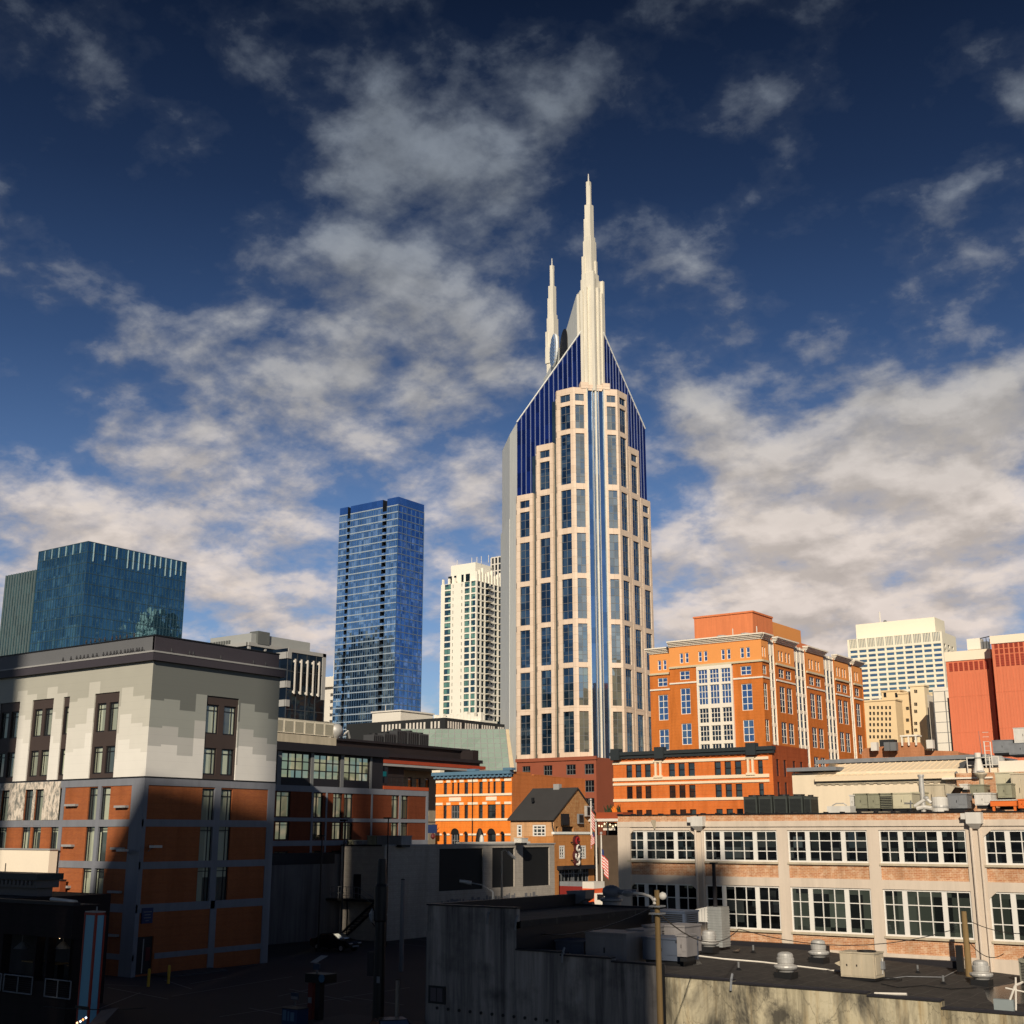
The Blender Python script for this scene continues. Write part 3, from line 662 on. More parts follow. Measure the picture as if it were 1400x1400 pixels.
# upper set-back block and louvred screen
P2 = at(340, 893, 262); X2, Y2 = P2.x, P2.y; fS2, fE2 = S(Y2), E(X2); ztp = zat(865, P2); zlo = zat(879, P2)
mb = MB(); Xa = fS2.u(228, 880); Yb = fE2.u(424, 880)
solid(mb, Xa, X2, Y2, Yb, 0, zlo, G2, M_roof); mb.build('upper_storey', t)
mb = MB(); Mst = paint('screen_metal', (.34, .345, .33), .5, .1, .2)
mb.box(Xa+14, X2, Y2+.5, Yb, zlo+.2, ztp, Mst); mb.box(Xa, Xa+14.2, Y2+.5, Y2+1, zlo+.2, ztp-.9, Mst); mb.build('roof_screen', t)
mb = MB()
for k in range(26): u = Xa+(X2-6-Xa)*k/26; fS2.box(mb, u, u+.35, zlo+.2, ztp-1, .2, .5, paint('screen_dark', (.12, .125, .12), .5))
mb.build('screen_louvres', t)
mb = MB(); u0_ = fE2.u(350, 875); u1_ = fE2.u(366, 875)
fE2.box(mb, u0_, u1_, zlo, ztp+.6, -.6, 2, paint('screen_dark', (.12, .125, .12), .5)); mb.build('stair_housing', t)
mb = MB(); fS2.box(mb, Xa, X2, zlo-.6, zlo+.15, -.5, .3, M_pg); fE2.box(mb, Y2-.5, Yb, zlo-.6, zlo+.15, -.5, .3, M_pg)
curtain(mb, fS2, Xa, X2, zlo-6, zlo-.6, 4.6, 0, M_pg, .5, .3, .3); curtain(mb, fE2, Y2, Yb, zlo-6, zlo-.6, 4.6, 0, M_pg, .5, .3, .3); mb.build('pale_frame', t)

# 5 slim white building with scalloped balconies
P = at(457, 930, 640); X1, Y0 = P.x, P.y; X0 = S(Y0).u(444, 930); z1 = zat(901, P); z2 = zat(924, P)
t = thing('white_balcony_building', 'narrow white apartment block with scalloped balcony edge left of the blue tower', 'building', (X1, Y0, 0))
Mw5 = paint('white_render', (.72, .66, .57), .7, .08, .1)
mb = MB(); mb.box(X0-3, X1+1, Y0+1, Y0+16, 0, z2, Mw5); mb.box(X0+4, X1+6, Y0+2, Y0+12, z2, z1, Mw5); mb.build('wall', t)
mb = MB(); mb.box(X0-6, X1+2, Y0-1, Y0+17, z2-5.5, z2-.6, Mw5); mb.build('top_band', t)
zz_ = z2-9; k = 0
while zz_ > 60:
    mb = MB(); mb.box(X1-2, X1+2.5, Y0-1.3, Y0+4, zz_, zz_+1.6, Mw5); mb.build('balcony', t); zz_ -= 3.4
    k += 1
mb = MB()
for k in range(4): mb.box(X0+6+k*2.6, X0+7.2+k*2.6, Y0+1.9, Y0+2.1, z1-7, z1-1.2, M_frame_g)
mb.build('louvre', t)

# 6 tall blue residential tower
P = at(545, 679, 560); X1, Y0 = P.x, P.y; fS_, fE_ = S(Y0), E(X1); X0 = fS_.u(465, 694); Y1 = fE_.u(580, 689); zt = P.z
t = thing('blue_glass_tower', 'tall slim bright blue glass residential tower with dark balcony slots', 'tower', (X1, Y0, 0))
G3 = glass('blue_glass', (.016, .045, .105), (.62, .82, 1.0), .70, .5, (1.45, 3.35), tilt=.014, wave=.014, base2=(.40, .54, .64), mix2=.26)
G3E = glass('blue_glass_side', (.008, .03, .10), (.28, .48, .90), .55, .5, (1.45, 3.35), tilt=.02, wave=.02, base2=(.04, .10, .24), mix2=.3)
G3d = paint('slot_dark', (.012, .014, .018), .5)
G3t = glass('blue_glass_crown', (.015, .05, .16), (.35, .55, .95), .4, .2, (3, 3), tilt=.01)
M_slab = paint('slab_edge', (.30, .36, .42), .6, .1, .1)
sl = [(fS_.u(475.5, 700), fS_.u(479.5, 700)), (fS_.u(523.5, 690), fS_.u(529.5, 690))]
zc = zat(690, P)
cuts = [X0, sl[0][0], sl[0][1], sl[1][0], sl[1][1], X1]
mb = MB()
for i in range(5):
    a, b = cuts[i], cuts[i+1]
    if i % 2 == 0:
        mb.quad((a, Y0, 0), (b, Y0, 0), (b, Y0, zc), (a, Y0, zc), G3); mb.quad((a, Y0, zc), (b, Y0, zc), (b, Y0, zt), (a, Y0, zt), G3t)
    else:
        mb.quad((a, Y0+2.6, 0), (b, Y0+2.6, 0), (b, Y0+2.6, zt), (a, Y0+2.6, zt), G3d)
        mb.quad((a, Y0, 0), (a, Y0+2.6, 0), (a, Y0+2.6, zt), (a, Y0, zt), G3d); mb.quad((b, Y0, 0), (b, Y0, zt), (b, Y0+2.6, zt), (b, Y0+2.6, 0), G3d)
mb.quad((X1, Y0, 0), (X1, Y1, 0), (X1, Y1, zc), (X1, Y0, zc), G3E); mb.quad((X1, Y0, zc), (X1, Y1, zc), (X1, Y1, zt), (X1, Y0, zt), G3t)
solid(mb, X0, X1, Y0+2.6, Y1, 0, zt-.3, G3, M_roof, 'SE'); mb.build('glass_wall', t)
NF = 48; fh = zc/NF
mb = MB()
for i in (0, 2, 4): curtain(mb, fS_, cuts[i], cuts[i+1], 0, zc, 0, fh, M_slab, .1, .5, .2)
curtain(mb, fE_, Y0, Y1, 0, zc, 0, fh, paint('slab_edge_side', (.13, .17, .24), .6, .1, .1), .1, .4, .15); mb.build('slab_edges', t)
mb = MB()
for i in (0, 2, 4): curtain(mb, fS_, cuts[i], cuts[i+1], 0, zc, 1.45, 0, paint('blue_mullion', (.06, .11, .18), .5), .12, .2, .12)
curtain(mb, fE_, Y0, Y1, 0, zc, 2.9, 0, paint('blue_mullion', (.06, .11, .18), .5), .2, .2, .15); mb.build('mullions', t)
for i in (1, 3):
    for k in range(6, NF):
        mb = MB(); a, b = cuts[i], cuts[i+1]; z = k*fh
        mb.box(a+.05, b-.05, Y0-.25, Y0+2.4, z-.12, z+.12, M_slab); mb.box(a+.05, b-.05, Y0-.25, Y0-.15, z+.12, z+1.1, G3); mb.build('balcony', t)
# 7 cream apartment tower and the white lattice tower behind it
P = at(651.5, 800, 470); X1, Y0 = P.x, P.y; fS_, fE_ = S(Y0), E(X1); X0 = fS_.u(603, 800); Y1 = fE_.u(712, 800)
t = thing('cream_apartment_tower', 'cream apartment tower with green window strips and stacked balconies on its shaded side', 'tower', (X1, Y0, 0))
M_cr = paint('cream_render', (.86, .80, .68), .7, .07, .1)
zm = zat(793, P); ztop = zat(766, P); z_hi = zat(784, P)
G4 = glass('green_glass', (.14, .29, .23), (.55, .75, .72), .16, .5, (2.0, 2.65), tilt=.02, base2=(.012, .035, .05), mix2=.5)
G4d = glass('dark_green_glass', (.006, .011, .011), (.45, .55, .55), .03, .4, (2, 3.4))
NF = 41; fh = zm/NF; K0 = 11
colS = [(fS_.u(a, 880), fS_.u(b, 880)) for a, b in ((607, 615.5), (634.5, 641.5), (643.5, 649.5))]
mb = MB(); ops = []
for k in range(K0, NF):
    for a, b in colS: ops.append((a, b, k*fh+.40, k*fh+fh-.15))
sl2 = [(fS_.u(618, 880), fS_.u(619, 880)), (fS_.u(630, 880), fS_.u(631.2, 880))]
for k in range(K0, NF):
    for a, b in sl2: ops.append((a, b, k*fh+.7, k*fh+2.0))
facade(mb, fS_, X0, X1, 0, zm, ops, M_cr, .3, back=G4d)
colE = [(fE_.u(x0_, 880), fE_.u(x1_, 880)) for x0_, x1_ in ((652.6, 656.6), (658.3, 662.2), (670.4, 674.2), (676.2, 680), (689, 693), (695, 699))]
bal = [(fE_.u(a, 880), fE_.u(b, 880)) for a, b in ((663.8, 669.6), (682, 687.5))]
opsE = [(a, b, k*fh+.35, k*fh+fh-.2) for k in range(K0, NF) for a, b in colE]+[(a, b, k*fh+.2, k*fh+fh-.15) for k in range(K0, NF) for a, b in bal]
facade(mb, fE_, Y0, Y1, 0, zm, opsE, M_cr, .3, back=G4d); solid(mb, X0, X1, Y0, Y1, 0, zm, M_cr, M_cr, 'SE'); mb.build('wall', t)
for k in range(NF-1, K0-1, -1):
    for a, b in colS: window(t, fS_, (a+b)/2, k*fh+.40, b-a, fh-.55, M_frame_d, G4, .25, nx=2, fw=.1)
for k in range(NF-1, K0-1, -1):
    for a, b in bal: mb = MB(); fE_.box(mb, a-.15, b+.15, k*fh, k*fh+.18, -1.5, .4, M_cr); fE_.box(mb, a-.15, b+.15, k*fh+.18, k*fh+1.15, -1.5, -1.4, M_frame_g); mb.build('balcony', t)
mb = MB(); Xi = fS_.u(611, 785); Yi = fE_.u(680, 785); solid(mb, Xi, X1-2.5, Y0+2.5, Yi, zm, ztop, M_cr, M_cr); mb.build('crown_block', t)
mb = MB()
for xa, xb in ((613, 618), (621, 624), (631, 634), (637, 642.5)):
    f2 = S(Y0+2.5); f2.box(mb, f2.u(xa, 785), f2.u(xb, 785), z_hi-4.2, z_hi+1, -.1, .2, G4d)
mb.build('crown_windows', t)
mb = MB()
for k in range(15):
    u = Y0+1+(Y1-Y0-2)*k/14; mb.box(X1-1.3, X1-.3, u-.35, u+.35, zm, zm+3.6+(k % 3), M_cr)
for k in range(3): mb.box(X0+.3+k*3, X0+1+k*3, Y0+.2, Y0+.9, zm, zm+2.2, M_cr)
mb.build('parapet_posts', t)
mb = MB()
for px in (625, 645, 652, 658, 668): u = S(Y0+6).u(px, 770); mb.tube((u, Y0+6, ztop), (u, Y0+6, ztop+3.0), .12, M_white)
mb.build('roof_masts', t)
P = at(672, 765, 640); X0, Y0 = P.x, P.y; zt = zat(763, P); t = thing('white_lattice_building', 'distant white building with dark window grid between the cream and granite towers', 'building', (X0, Y0, 0))
mb = MB(); mb.box(X0, X0+22, Y0, Y0+20, 0, zt, G2); mb.build('glass_wall', t); mb = MB(); curtain(mb, S(Y0), X0, X0+22, zt-40, zt, 2.2, 3.6, M_white, .8, .6, .4); curtain(mb, E(X0+22), Y0, Y0+20, zt-40, zt, 2.2, 3.6, M_white, .8, .6, .4); mb.build('white_grid', t)

# ------------------------------------------------------------------ 8 the twin-spired granite tower
A0 = at(784, 600, 300); B0 = at(845, 600, 302)
mx, my = (A0.x+B0.x)/2, (A0.y+B0.y)/2; hw = ((B0.x-A0.x)+(B0.y-A0.y))/4      # facet half size along x (and y)
tw = thing('granite_spire_tower', 'tallest tower with tan granite bays, blue glass shoulders and two white spires', 'tower', (mx, my, 0))
M_gran = None
m, N, out = mk('tan_granite'); u, z, uv, g = wall_uv(N)
jb = N.math('LESS_THAN', N.math('FRACT', N.math('DIVIDE', z, 1.95)), .035); ju = N.math('LESS_THAN', N.math('FRACT', N.math('DIVIDE', u, 1.3)), .03)
c = N.mix(N.white(N.comb(N.math('FLOOR', N.math('DIVIDE', u, 1.3)), N.math('FLOOR', N.math('DIVIDE', z, 1.95)), 0)), (.68, .52, .39), (.78, .61, .47))
c = N.mix(N.math('MULTIPLY', N.math('MAXIMUM', jb, ju), .55), c, (.25, .17, .12)); c = N.mix(N.math('MULTIPLY', N.noise(g.outputs['Position'], .15, 4), .25), c, (.5, .36, .25))
princ(N, out, c, .55, 0, .3); M_gran = m
M_spire = paint('spire_panel', (.74, .68, .565), .5, .08, .08, streak=.25); M_side = paint('side_grey', (.90, .88, .80), .5, .08, .05, streak=.15)
G5 = glass('deep_blue_glass', (.006, .016, .085), (.055, .10, .40), .40, .5, (1.5, 3.9), tilt=.03)
G5w = glass('tower_window_glass', (.010, .024, .044), (.40, .55, .70), .20, .7, (1.28, 1.95), tilt=.02, base2=(.035, .06, .08), mix2=.22)
G5l = glass('tower_sky_reflect_glass', (.19, .20, .165), (.72, .80, .80), .34, .4, (1.0, 1.95), tilt=.02, base2=(.10, .12, .11), mix2=.25)  # light base colour stands in for sky reflected in the facet panes
G5s = glass('spine_glass', (.02, .045, .085), (.45, .65, .92), .42, .3, (1.2, 3.9), tilt=.012)
G5g = glass('strip_glass', (.02, .03, .03), (.45, .52, .52), .28, .3, (.8, 2.0), tilt=.01)
a45 = math.pi/4
def refl(p): return (-p[1], -p[0])          # mirror across the tower's long axis (local plan)
def mbl(dx_, dy_): return (mx+dx_, my+dy_)
zq = lambda y: zat(y, (mx, my))
bandsY = [(660, 668), (720, 728), (783, 790), (845, 852), (905, 912), (964, 972), (1028, 1035)]
zA = lambda y: zat(y, (A0.x, A0.y))
bz = [(zA(b), zA(a)) for a, b in bandsY]    # spandrel bands (low, high)
tops = [zA(529), zA(597), zA(660)]
win_tops = []
def glass_rows(ztop_):
    """window bands of a bay from its top downwards"""
    rows_ = []; z = ztop_-1.7
    rows_.append((z-1.9, z)); z -= 3.0
    edges = [b for b in bz if b[1] < z-3]
    first_low = edges[0][1] if edges else 10
    if z-first_low > 13: rows_.append((z-6.3, z)); z -= 7.6
    rows_.append((first_low, z))
    for i in range(len(edges)-1): rows_.append((edges[i+1][1], edges[i][0]))
    rows_.append((10, edges[-1][0])) if edges else None
    return [(c, d) for c, d in rows_ if d-c > 1]
mbg = MB(); strips = MB()
BW, CH, GAP, STEP = 5.0, .95, 1.0, .9
wl_ = []
for side in (0, 1):                       # 0: front-left faces, 1: mirrored right faces
    for k in range(3):
        x1 = -hw-k*(BW+CH+GAP-.0); y = -hw+k*STEP; x0 = x1-BW; zt_ = tops[k]
        pts = [((x0-CH, y+CH), (x0, y)), ((x0, y), (x1, y))]
        rws = glass_rows(zt_)
        for j, (p, q) in enumerate(pts):
            if side: p, q = refl(q), refl(p)
            L = math.hypot(q[0]-p[0], q[1]-p[1]); ang = math.atan2(q[1]-p[1], q[0]-p[0]); fr = Fr(mx+p[0], my+p[1], ang)
            if j == 1: cw_ = 3.05; cu = L*.5
            else: cw_ = .62; cu = L*.5
            if k == 0 and j == 1: cu = L*.52
            ops = [(cu-cw_/2, cu+cw_/2, c, d) for c, d in rws]
            facade(mbg, fr, 0, L, 0, zt_, ops, M_gran, .35)
            for (c, d) in rws:
                ny = max(1, round((d-c)/1.95)); wl_.append((fr, cu, c, cw_, d-c, 2 if j else 1, ny, G5w))
        # return walls and top of the bay
        def PT(p): p = refl(p) if side else p; return (mx+p[0], my+p[1])
        for (p, q) in (((x1, y), (x1, y+2.6)), ((x0-CH, y+CH), (x0-CH, y+3.4))):
            if k == 0 and p[0] == x1: continue
            a_, b_ = PT(p), PT(q); mbg.quad((*a_, 0), (*b_, 0), (*b_, zt_), (*a_, zt_), M_gran)
        tp = [PT(p) for p in ((x0-CH, y+CH), (x0, y), (x1, y), (x1, y+3.4), (x0-CH, y+3.4))]
        mbg.add([(p[0], p[1], zt_-.02) for p in tp], [tuple(range(5))], M_gran)
        # greenish glass strip in the recess between bays
        if k == 2: continue
        a_, b_ = PT((x0-CH-GAP-.6, y+STEP+.75)), PT((x0-CH+.3, y+STEP+.75)); strips.quad((*a_, 0), (*b_, 0), (*b_, zt_-2), (*a_, zt_-2), G5g)
# the cut corner: pale-windowed granite strips either side of the blue spine
fF = Fr(mx-hw, my-hw, a45); LF = hw*2*math.sqrt(2); rws = glass_rows(tops[0])
sp0, sp1 = LF*.315, LF*.70
for (a, b) in ((0, sp0), (sp1, LF)):
    cu = (a+b)/2+(-.1 if a == 0 else .1); ops = [(cu-1.15, cu+1.15, c, d) for c, d in rws]
    facade(mbg, fF, a, b, 0, tops[0], ops, M_gran, .35)
    for (c, d) in rws: wl_.append((fF, cu, c, 2.3, d-c, 2, max(1, round((d-c)/1.95)), G5l))
mbg.quad(fF.p(0, tops[0]), fF.p(LF, tops[0]), fF.p(LF, tops[0], 4), fF.p(0, tops[0], 4), M_gran)
fF.box(mbg, sp0-1.6, sp0+.4, tops[0]-.2, tops[0]+1.5, -.15, 2, M_gran); fF.box(mbg, sp1-.4, sp1+1.6, tops[0]-.2, tops[0]+1.5, -.15, 2, M_gran); fF.box(mbg, sp0+.4, sp1-.4, tops[0]-.6, tops[0]+1.0, .1, 2, M_gran)
mbg.build('granite_bays', tw); strips.build('recess_glass', tw)
for (fr, cu, c, cw_, hh, nx, ny, gm) in wl_: window(tw, fr, cu, c, cw_, hh, M_frame_g, gm, .30, nx=nx, ny=ny, fw=.07, bar=.10)
mb = MB(); mb.quad(fF.p(sp0, 0, .5), fF.p(sp1, 0, .5), fF.p(sp1, tops[0], .5), fF.p(sp0, tops[0], .5), G5s); mb.build('spine_glass', tw)
mb = MB()
for f_, wd_ in ((0, .30), (.33, .16), (.5, .42), (.67, .16), (1, .30)):
    u = sp0+(sp1-sp0)*f_; fF.box(mb, u-wd_/2, u+wd_/2, 0, tops[0]+(1.2 if f_ == .5 else 0), -.15 if f_ != .5 else -.3, .5, M_galv if f_ in (.33, .67) else M_spire)
mb.build('spine_mullion', tw)
# glass shoulders: a six-sided prism cut by two slopes that climb to the spires
SX = hw+3*(BW+CH+GAP)-GAP                   # how far the front faces run from the axis point
yv = -hw+3.3
core = [(-hw+1.0, yv-.6)]
LS = (-SX, yv)
RS = refl(LS)
ax = Vector((-1, 1)).normalized()           # the long axis, running away from the camera
LEN = 26.0
pv = Vector((1, 1)).normalized()
cF = (-hw+2.2, -hw+2.2+2.2)                 # front-left corner of the cut
front = [LS, (-hw-.4, yv), (-hw+1.2, yv-.0)]
poly = [LS, (-hw+.8, yv), refl((-hw+.8, yv)), RS]
ctr = Vector((0, 0)); cen = Vector((LS[0]+RS[0], LS[1]+RS[1]))/2+ax*LEN/2
rear = [tuple(2*cen-Vector(p)) for p in poly]
hexa = poly+rear
w_of = lambda p: abs(Vector(p).dot(pv)); ws = w_of(LS); w0 = 2.9
z_sh = zat(577, (mx+LS[0], my+LS[1])); pe = (mx-hw+.9, my+yv); z_rg = zat(452, pe); wpe = w_of((-hw+.9, yv))
slope = (z_rg-z_sh)/(ws-wpe)
def roofz(p): return z_sh+slope*(ws-max(w_of(p), w0))
mb = MB(); lowz = 20
hp = [(mx+p[0], my+p[1]) for p in hexa]; hz = [roofz(p) for p in hexa]
for i in range(8):
    j = (i+1) % 8; side_face = i in (3, 7)
    if side_face: continue
    mb.quad((*hp[i], lowz), (*hp[j], lowz), (*hp[j], hz[j]), (*hp[i], hz[i]), G5)
mb.build('blue_glass_shoulder', tw)
mb = MB()
mid_ = Vector(LS)+ax*7.5-pv*.8; midp, midz = (mx+mid_.x, my+mid_.y), roofz(mid_)
mb.quad((*hp[3], 0), (*hp[4], 0), (*hp[4], hz[4]), (*hp[3], hz[3]), M_side)
mb.quad((*hp[7], 0), (*midp, 0), (*midp, midz), (*hp[7], hz[7]), M_side); mb.quad((*midp, 0), (*hp[0], 0), (*hp[0], hz[0]), (*midp, midz), M_side)
mb.add([(*hp[7], hz[7]), (*midp, midz), (*hp[0], hz[0])], [(0, 1, 2)], M_side)
# roof slopes and middle strip
def R3(i): return (*hp[i], hz[i])
mb.add([R3(7), R3(0), R3(1), R3(6)], [(0, 1, 2, 3)], M_side); mb.add([R3(2), R3(3), R3(4), R3(5)], [(0, 1, 2, 3)], M_side); mb.add([R3(1), R3(2), R3(5), R3(6)], [(0, 1, 2, 3)], M_side)
mb.build('grey_side_wall', tw)
mb = MB(); M_mul5 = paint('pale_mullion', (.17, .20, .30), .4, .1, .1)
for (p, q) in ((poly[0], poly[1]), (poly[2], poly[3])):
    fr_ang = math.atan2(q[1]-p[1], q[0]-p[0]); L = math.hypot(q[0]-p[0], q[1]-p[1]); fr = Fr(mx+p[0], my+p[1], fr_ang); n_ = 14
    for k in range(1, n_):
        u = L*k/n_; pp = (p[0]+(q[0]-p[0])*k/n_, p[1]+(q[1]-p[1])*k/n_); fr.box(mb, u-.10, u+.10, zA(700), roofz(pp)-.15, -.14, 0, M_mul5)
    e0, e1 = Vector((mx+p[0], my+p[1], roofz(p))), Vector((mx+q[0], my+q[1], roofz(q))); mb.tube(e0, e1, .22, M_side, n=5)
mb.build('shoulder_mullions', tw)
# lower plinth of the long side wall, a little wider
q0 = Vector(LS)+(-pv)*.0; mb = MB(); zpl_ = zat(700, (mx+LS[0], my+LS[1]))
pl4 = [Vector(LS)+pv*2, Vector(LS)-pv*.0+ax*3.0+pv*2, ]
a_ = Vector(mid_); b_ = Vector(LS)+ax*LEN-pv*.3
pp = [a_-pv*.04, a_+pv*2.5, b_+pv*2, b_-pv*.1]
mb.prism([(mx+p.x, my+p.y) for p in pp], 0, zpl_, M_side); mb.build('side_plinth', tw)
# stepped spires
def spire(c2, name, face=1):
    t_ = MB(); base = Vector((mx+c2[0], my+c2[1], 0)); zz2 = lambda y: zat(y, (mx-2.3, my+2.3))
    def sq(s, z0_, z1_, o=(0, 0), mat=M_spire): t_.box(base.x+o[0]-s/2, base.x+o[0]+s/2, base.y+o[1]-s/2, base.y+o[1]+s/2, z0_, z1_, mat)
    zb_ = zz2(540)
    if face < 0: zb_ = zz2(470)
    sq(3.7 if face > 0 else 2.7, zb_, zz2(384)); face > 0 and sq(4.2, zb_, zz2(401))
    for d in (-1, 1):
        for o in ((d*2.3, -d*.0), (0, d*2.3)):
            face > 0 and sq(.9, zb_, zz2(397), o)
    for (ox, oy, yt) in ((-2.25, -2.25, 404), (2.3, 2.3, 384), (2.3, -2.3, 378), (-2.3, 2.3, 404), (2.75, .9, 404), (-.9, -2.75, 401)): face > 0 and sq(.8, zb_, zz2(yt), (ox, oy))
    sq(3.3, zz2(401), zz2(376)); sq(2.55, zz2(376), zz2(331)); sq(.8, zz2(400), zz2(352), (-1.2, -1.2)); sq(.8, zz2(400), zz2(358), (1.2, .7))
    sq(2.2, zz2(340), zz2(325)); sq(1.75, zz2(331), zz2(281)); sq(.9, zz2(331), zz2(300), (-.7, -.5)); sq(1.0, zz2(281), zz2(249)); sq(.6, zz2(281), zz2(256), (.45, -.3))
    t_.tube((base.x, base.y, zz2(249)), (base.x, base.y, zz2(238)), .26, M_galv, .14)
    return t_.build(name, tw)
fs = Vector((-2.3, 2.3)); spire(tuple(fs), 'spire')
rs = Vector((.55, -.55))+ax*56; spire(tuple(rs), 'spire', -1)
# the cowl: a concave grey fin between the spires
mb = MB(); n_ = 22; prof = []
zf = zat(401, (mx, my)); zlow = z_rg-9
CR = [(0, 398), (4, 403), (10, 424), (16, 445), (23, 467), (35, 491), (48, 513), (54, 520)]
for k in range(n_+1):
    L_ = 52*k/n_; q_ = fs+ax*L_
    for (l0, y0_), (l1, y1_) in zip(CR, CR[1:]):
        if l0 <= L_ <= l1: yy_ = y0_+(y1_-y0_)*(L_-l0)/(l1-l0)
    qq = q_-pv*w0; prof.append((q_, zat(yy_, (mx+qq.x, my+qq.y))))
for k in range(n_):
    (p, za), (q, zb_) = prof[k], prof[k+1]
    P0, P1, Q0, Q1 = p-pv*w0, p+pv*w0, q-pv*w0, q+pv*w0; g0 = z_sh-14
    f3 = lambda v, z: (mx+v.x, my+v.y, z)
    mb.quad(f3(P0, g0), f3(Q0, g0), f3(Q0, zb_), f3(P0, za), M_side); mb.quad(f3(P1, g0), f3(P1, za), f3(Q1, zb_), f3(Q1, g0), M_side); mb.quad(f3(P0, za), f3(Q0, zb_), f3(Q1, zb_), f3(P1, za), M_side)
for k in (0, n_):
    p, z = prof[k]; P0, P1 = p-pv*w0, p+pv*w0; mb.quad(f3(P0, g0), f3(P1, g0), f3(P1, z), f3(P0, z), M_side)
mb.build('concave_crest', tw)
# dark arched recess and the striped globe sign on the left of the crest
frW = Fr(mx+(fs+ax*30-pv*(w0+.06)).x, my+(fs+ax*30-pv*(w0+.06)).y, math.atan2(-ax.y, -ax.x))
M_arch = paint('arch_dark', (.012, .008, .007), .6)
def disc(fr, u, z, r, d, mat, th=.25, n=28, z_lo=None):
    mb_ = MB(); ring = [(u+r*math.cos(2*math.pi*k/n), z+r*math.sin(2*math.pi*k/n)) for k in range(n)]
    mb_.add([fr.p(a, b, d) for a, b in ring]+[fr.p(a, b, d+th) for a, b in ring], [tuple(range(n))]+[(k, (k+1) % n, n+(k+1) % n, n+k) for k in range(n)], mat); return mb_
ua, za_ = frW.uz(771, 468); ub, zb2 = frW.uz(760, 474)
r_ = 4.6
mba = disc(frW, ua-.5, za_-1.6, 5.4, -.12, M_arch, .2); frW.box(mba, ua-5.9, ua+4.9, za_-30, za_-1.6, -.11, .1, M_arch); mba.build('dark_arch', tw)
gs = disc(frW, ub, zb2-1.2, 4.8, -.9, paint('globe_white', (.75, .78, .80), .4), .5).build('globe_sign', tw)
mb = MB(); M_gb = paint('globe_blue', (.10, .28, .62), .4)
for k in range(-4, 5):
    z = zb2-1.2+k*1.0; hw_ = math.sqrt(max(.1, 4.6**2-(k*1.0)**2)); frW.box(mb, ub-hw_, ub+hw_*.55, z-.24, z+.24, -.98, -.9, M_gb)
mb.build('blue_stripes', gs)
# red-brown base of the tower
f6 = S(my-hw-2.0); xa = f6.u(706.5, 1050); xb = f6.u(815, 1050); zt6 = f6.uz(760, 1037.5)[1]
M_rb = paint('red_granite', (.30, .085, .045), .6, .15, .3); ops = []
for (a, b) in ((713, 725), (742, 755), (773, 787), (798, 812)):
    for (c, d) in ((1060, 1046), (1084, 1068), (1108, 1092), (1132, 1116)):
        ops.append((f6.u(a+1, 1052), f6.u(b, 1052), f6.uz(760, c)[1], f6.uz(760, d)[1]))
mb = MB(); facade(mb, f6, xa, xb, 0, zt6, ops, M_rb, .3); solid(mb, xa, xb, f6.o.y, f6.o.y+8, 0, zt6, M_rb, M_rb, 'S'); f6.box(mb, xa-.2, xb+.2, zt6-.5, zt6+.3, -.3, .3, M_rb); mb.build('red_base', tw)
for a, b, c, d in ops: window(tw, f6, (a+b)/2, c, b-a, d-c, M_frame_g, M_glass, .25, cols=[.36, .64], ny=2, fw=.12, bar=.1, name='base_window')

# ------------------------------------------------------------------ 9 low buildings in front of the skyline
# long dark building with a row of light slits, white penthouse
P = at(608.6, 981, 300); X1, Y0 = P.x, P.y; fS_, fE_ = S(Y0), E(X1); X0 = fS_.u(474, 985); Y1 = fE_.u(690, 981)
t = thing('long_dark_building', 'long low charcoal building with a row of white slits under its roof', 'building', (X1, Y0, 0))
Mdk = paint('charcoal', (.022, .023, .024), .7, .2, .2); mb = MB(); solid(mb, X0, X1, Y0, Y1, 0, P.z, Mdk, M_roof); mb.build('wall', t)
mb = MB(); z1_, z2_ = zat(995, P), zat(985.5, P)
n_ = 17
for k in range(n_): u = X0+12+(X1-X0-13)*k/n_; (k % 7 != 6) and fS_.box(mb, u, u+.5, z1_, z2_, -.1, .1, M_white)
for k in range(24): u = Y0+1+(Y1-Y0-1)*k/24; (k % 7 != 6) and fE_.box(mb, u, u+.42, z1_, z2_, -.1, .1, M_white)
mb.build('white_slits', t)
P = at(548, 972, 330); X1, Y0 = P.x, P.y; X0 = S(Y0).u(509, 975); Y1 = E(X1).u(592, 980)
t = thing('white_flat_block', 'plain white flat-topped block above the charcoal building under the blue tower', 'building', (X1, Y0, 0))
mb = MB(); solid(mb, X0, X1, Y0, Y1, 0, P.z, Mw5, Mw5); mb.build('wall', t); mb = MB(); f_ = S(Y0); f_.box(mb, X0+4, X0+6.5, P.z-6, P.z-2.6, -.1, .1, M_frame_g); mb.build('vent', t)
mb = MB(); mb.box(X0-.3, X1+.3, Y0-.3, Y1+.3, P.z-.02, P.z+.35, M_white); mb.tube((X1-8, Y0+3, P.z), (X1-8, Y0+3, P.z+2.2), .08, M_white); mb.build('roof_edge', t)
P = at(657, 985, 370); t = thing('cream_terrace_building', 'low cream building with roof plants at the foot of the cream tower', 'building', (P.x, P.y, 0))
mb = MB(); X0 = S(P.y).u(592, 985); Y1 = E(P.x).u(700, 985); solid(mb, X0, P.x, P.y, Y1, 0, zat(984, P), M_cr, M_cr); mb.box(X0, P.x-12, P.y+8, Y1, 0, zat(976, P), M_cr); mb.build('wall', t)
mb = MB()
for px in (682, 690): u = E(P.x).u(px, 988); mb.box(P.x-.1, P.x+.15, u-.8, u+.8, zat(993, P), zat(988, P)+1, G4d)
mb.build('window_row', t)
mb = MB()
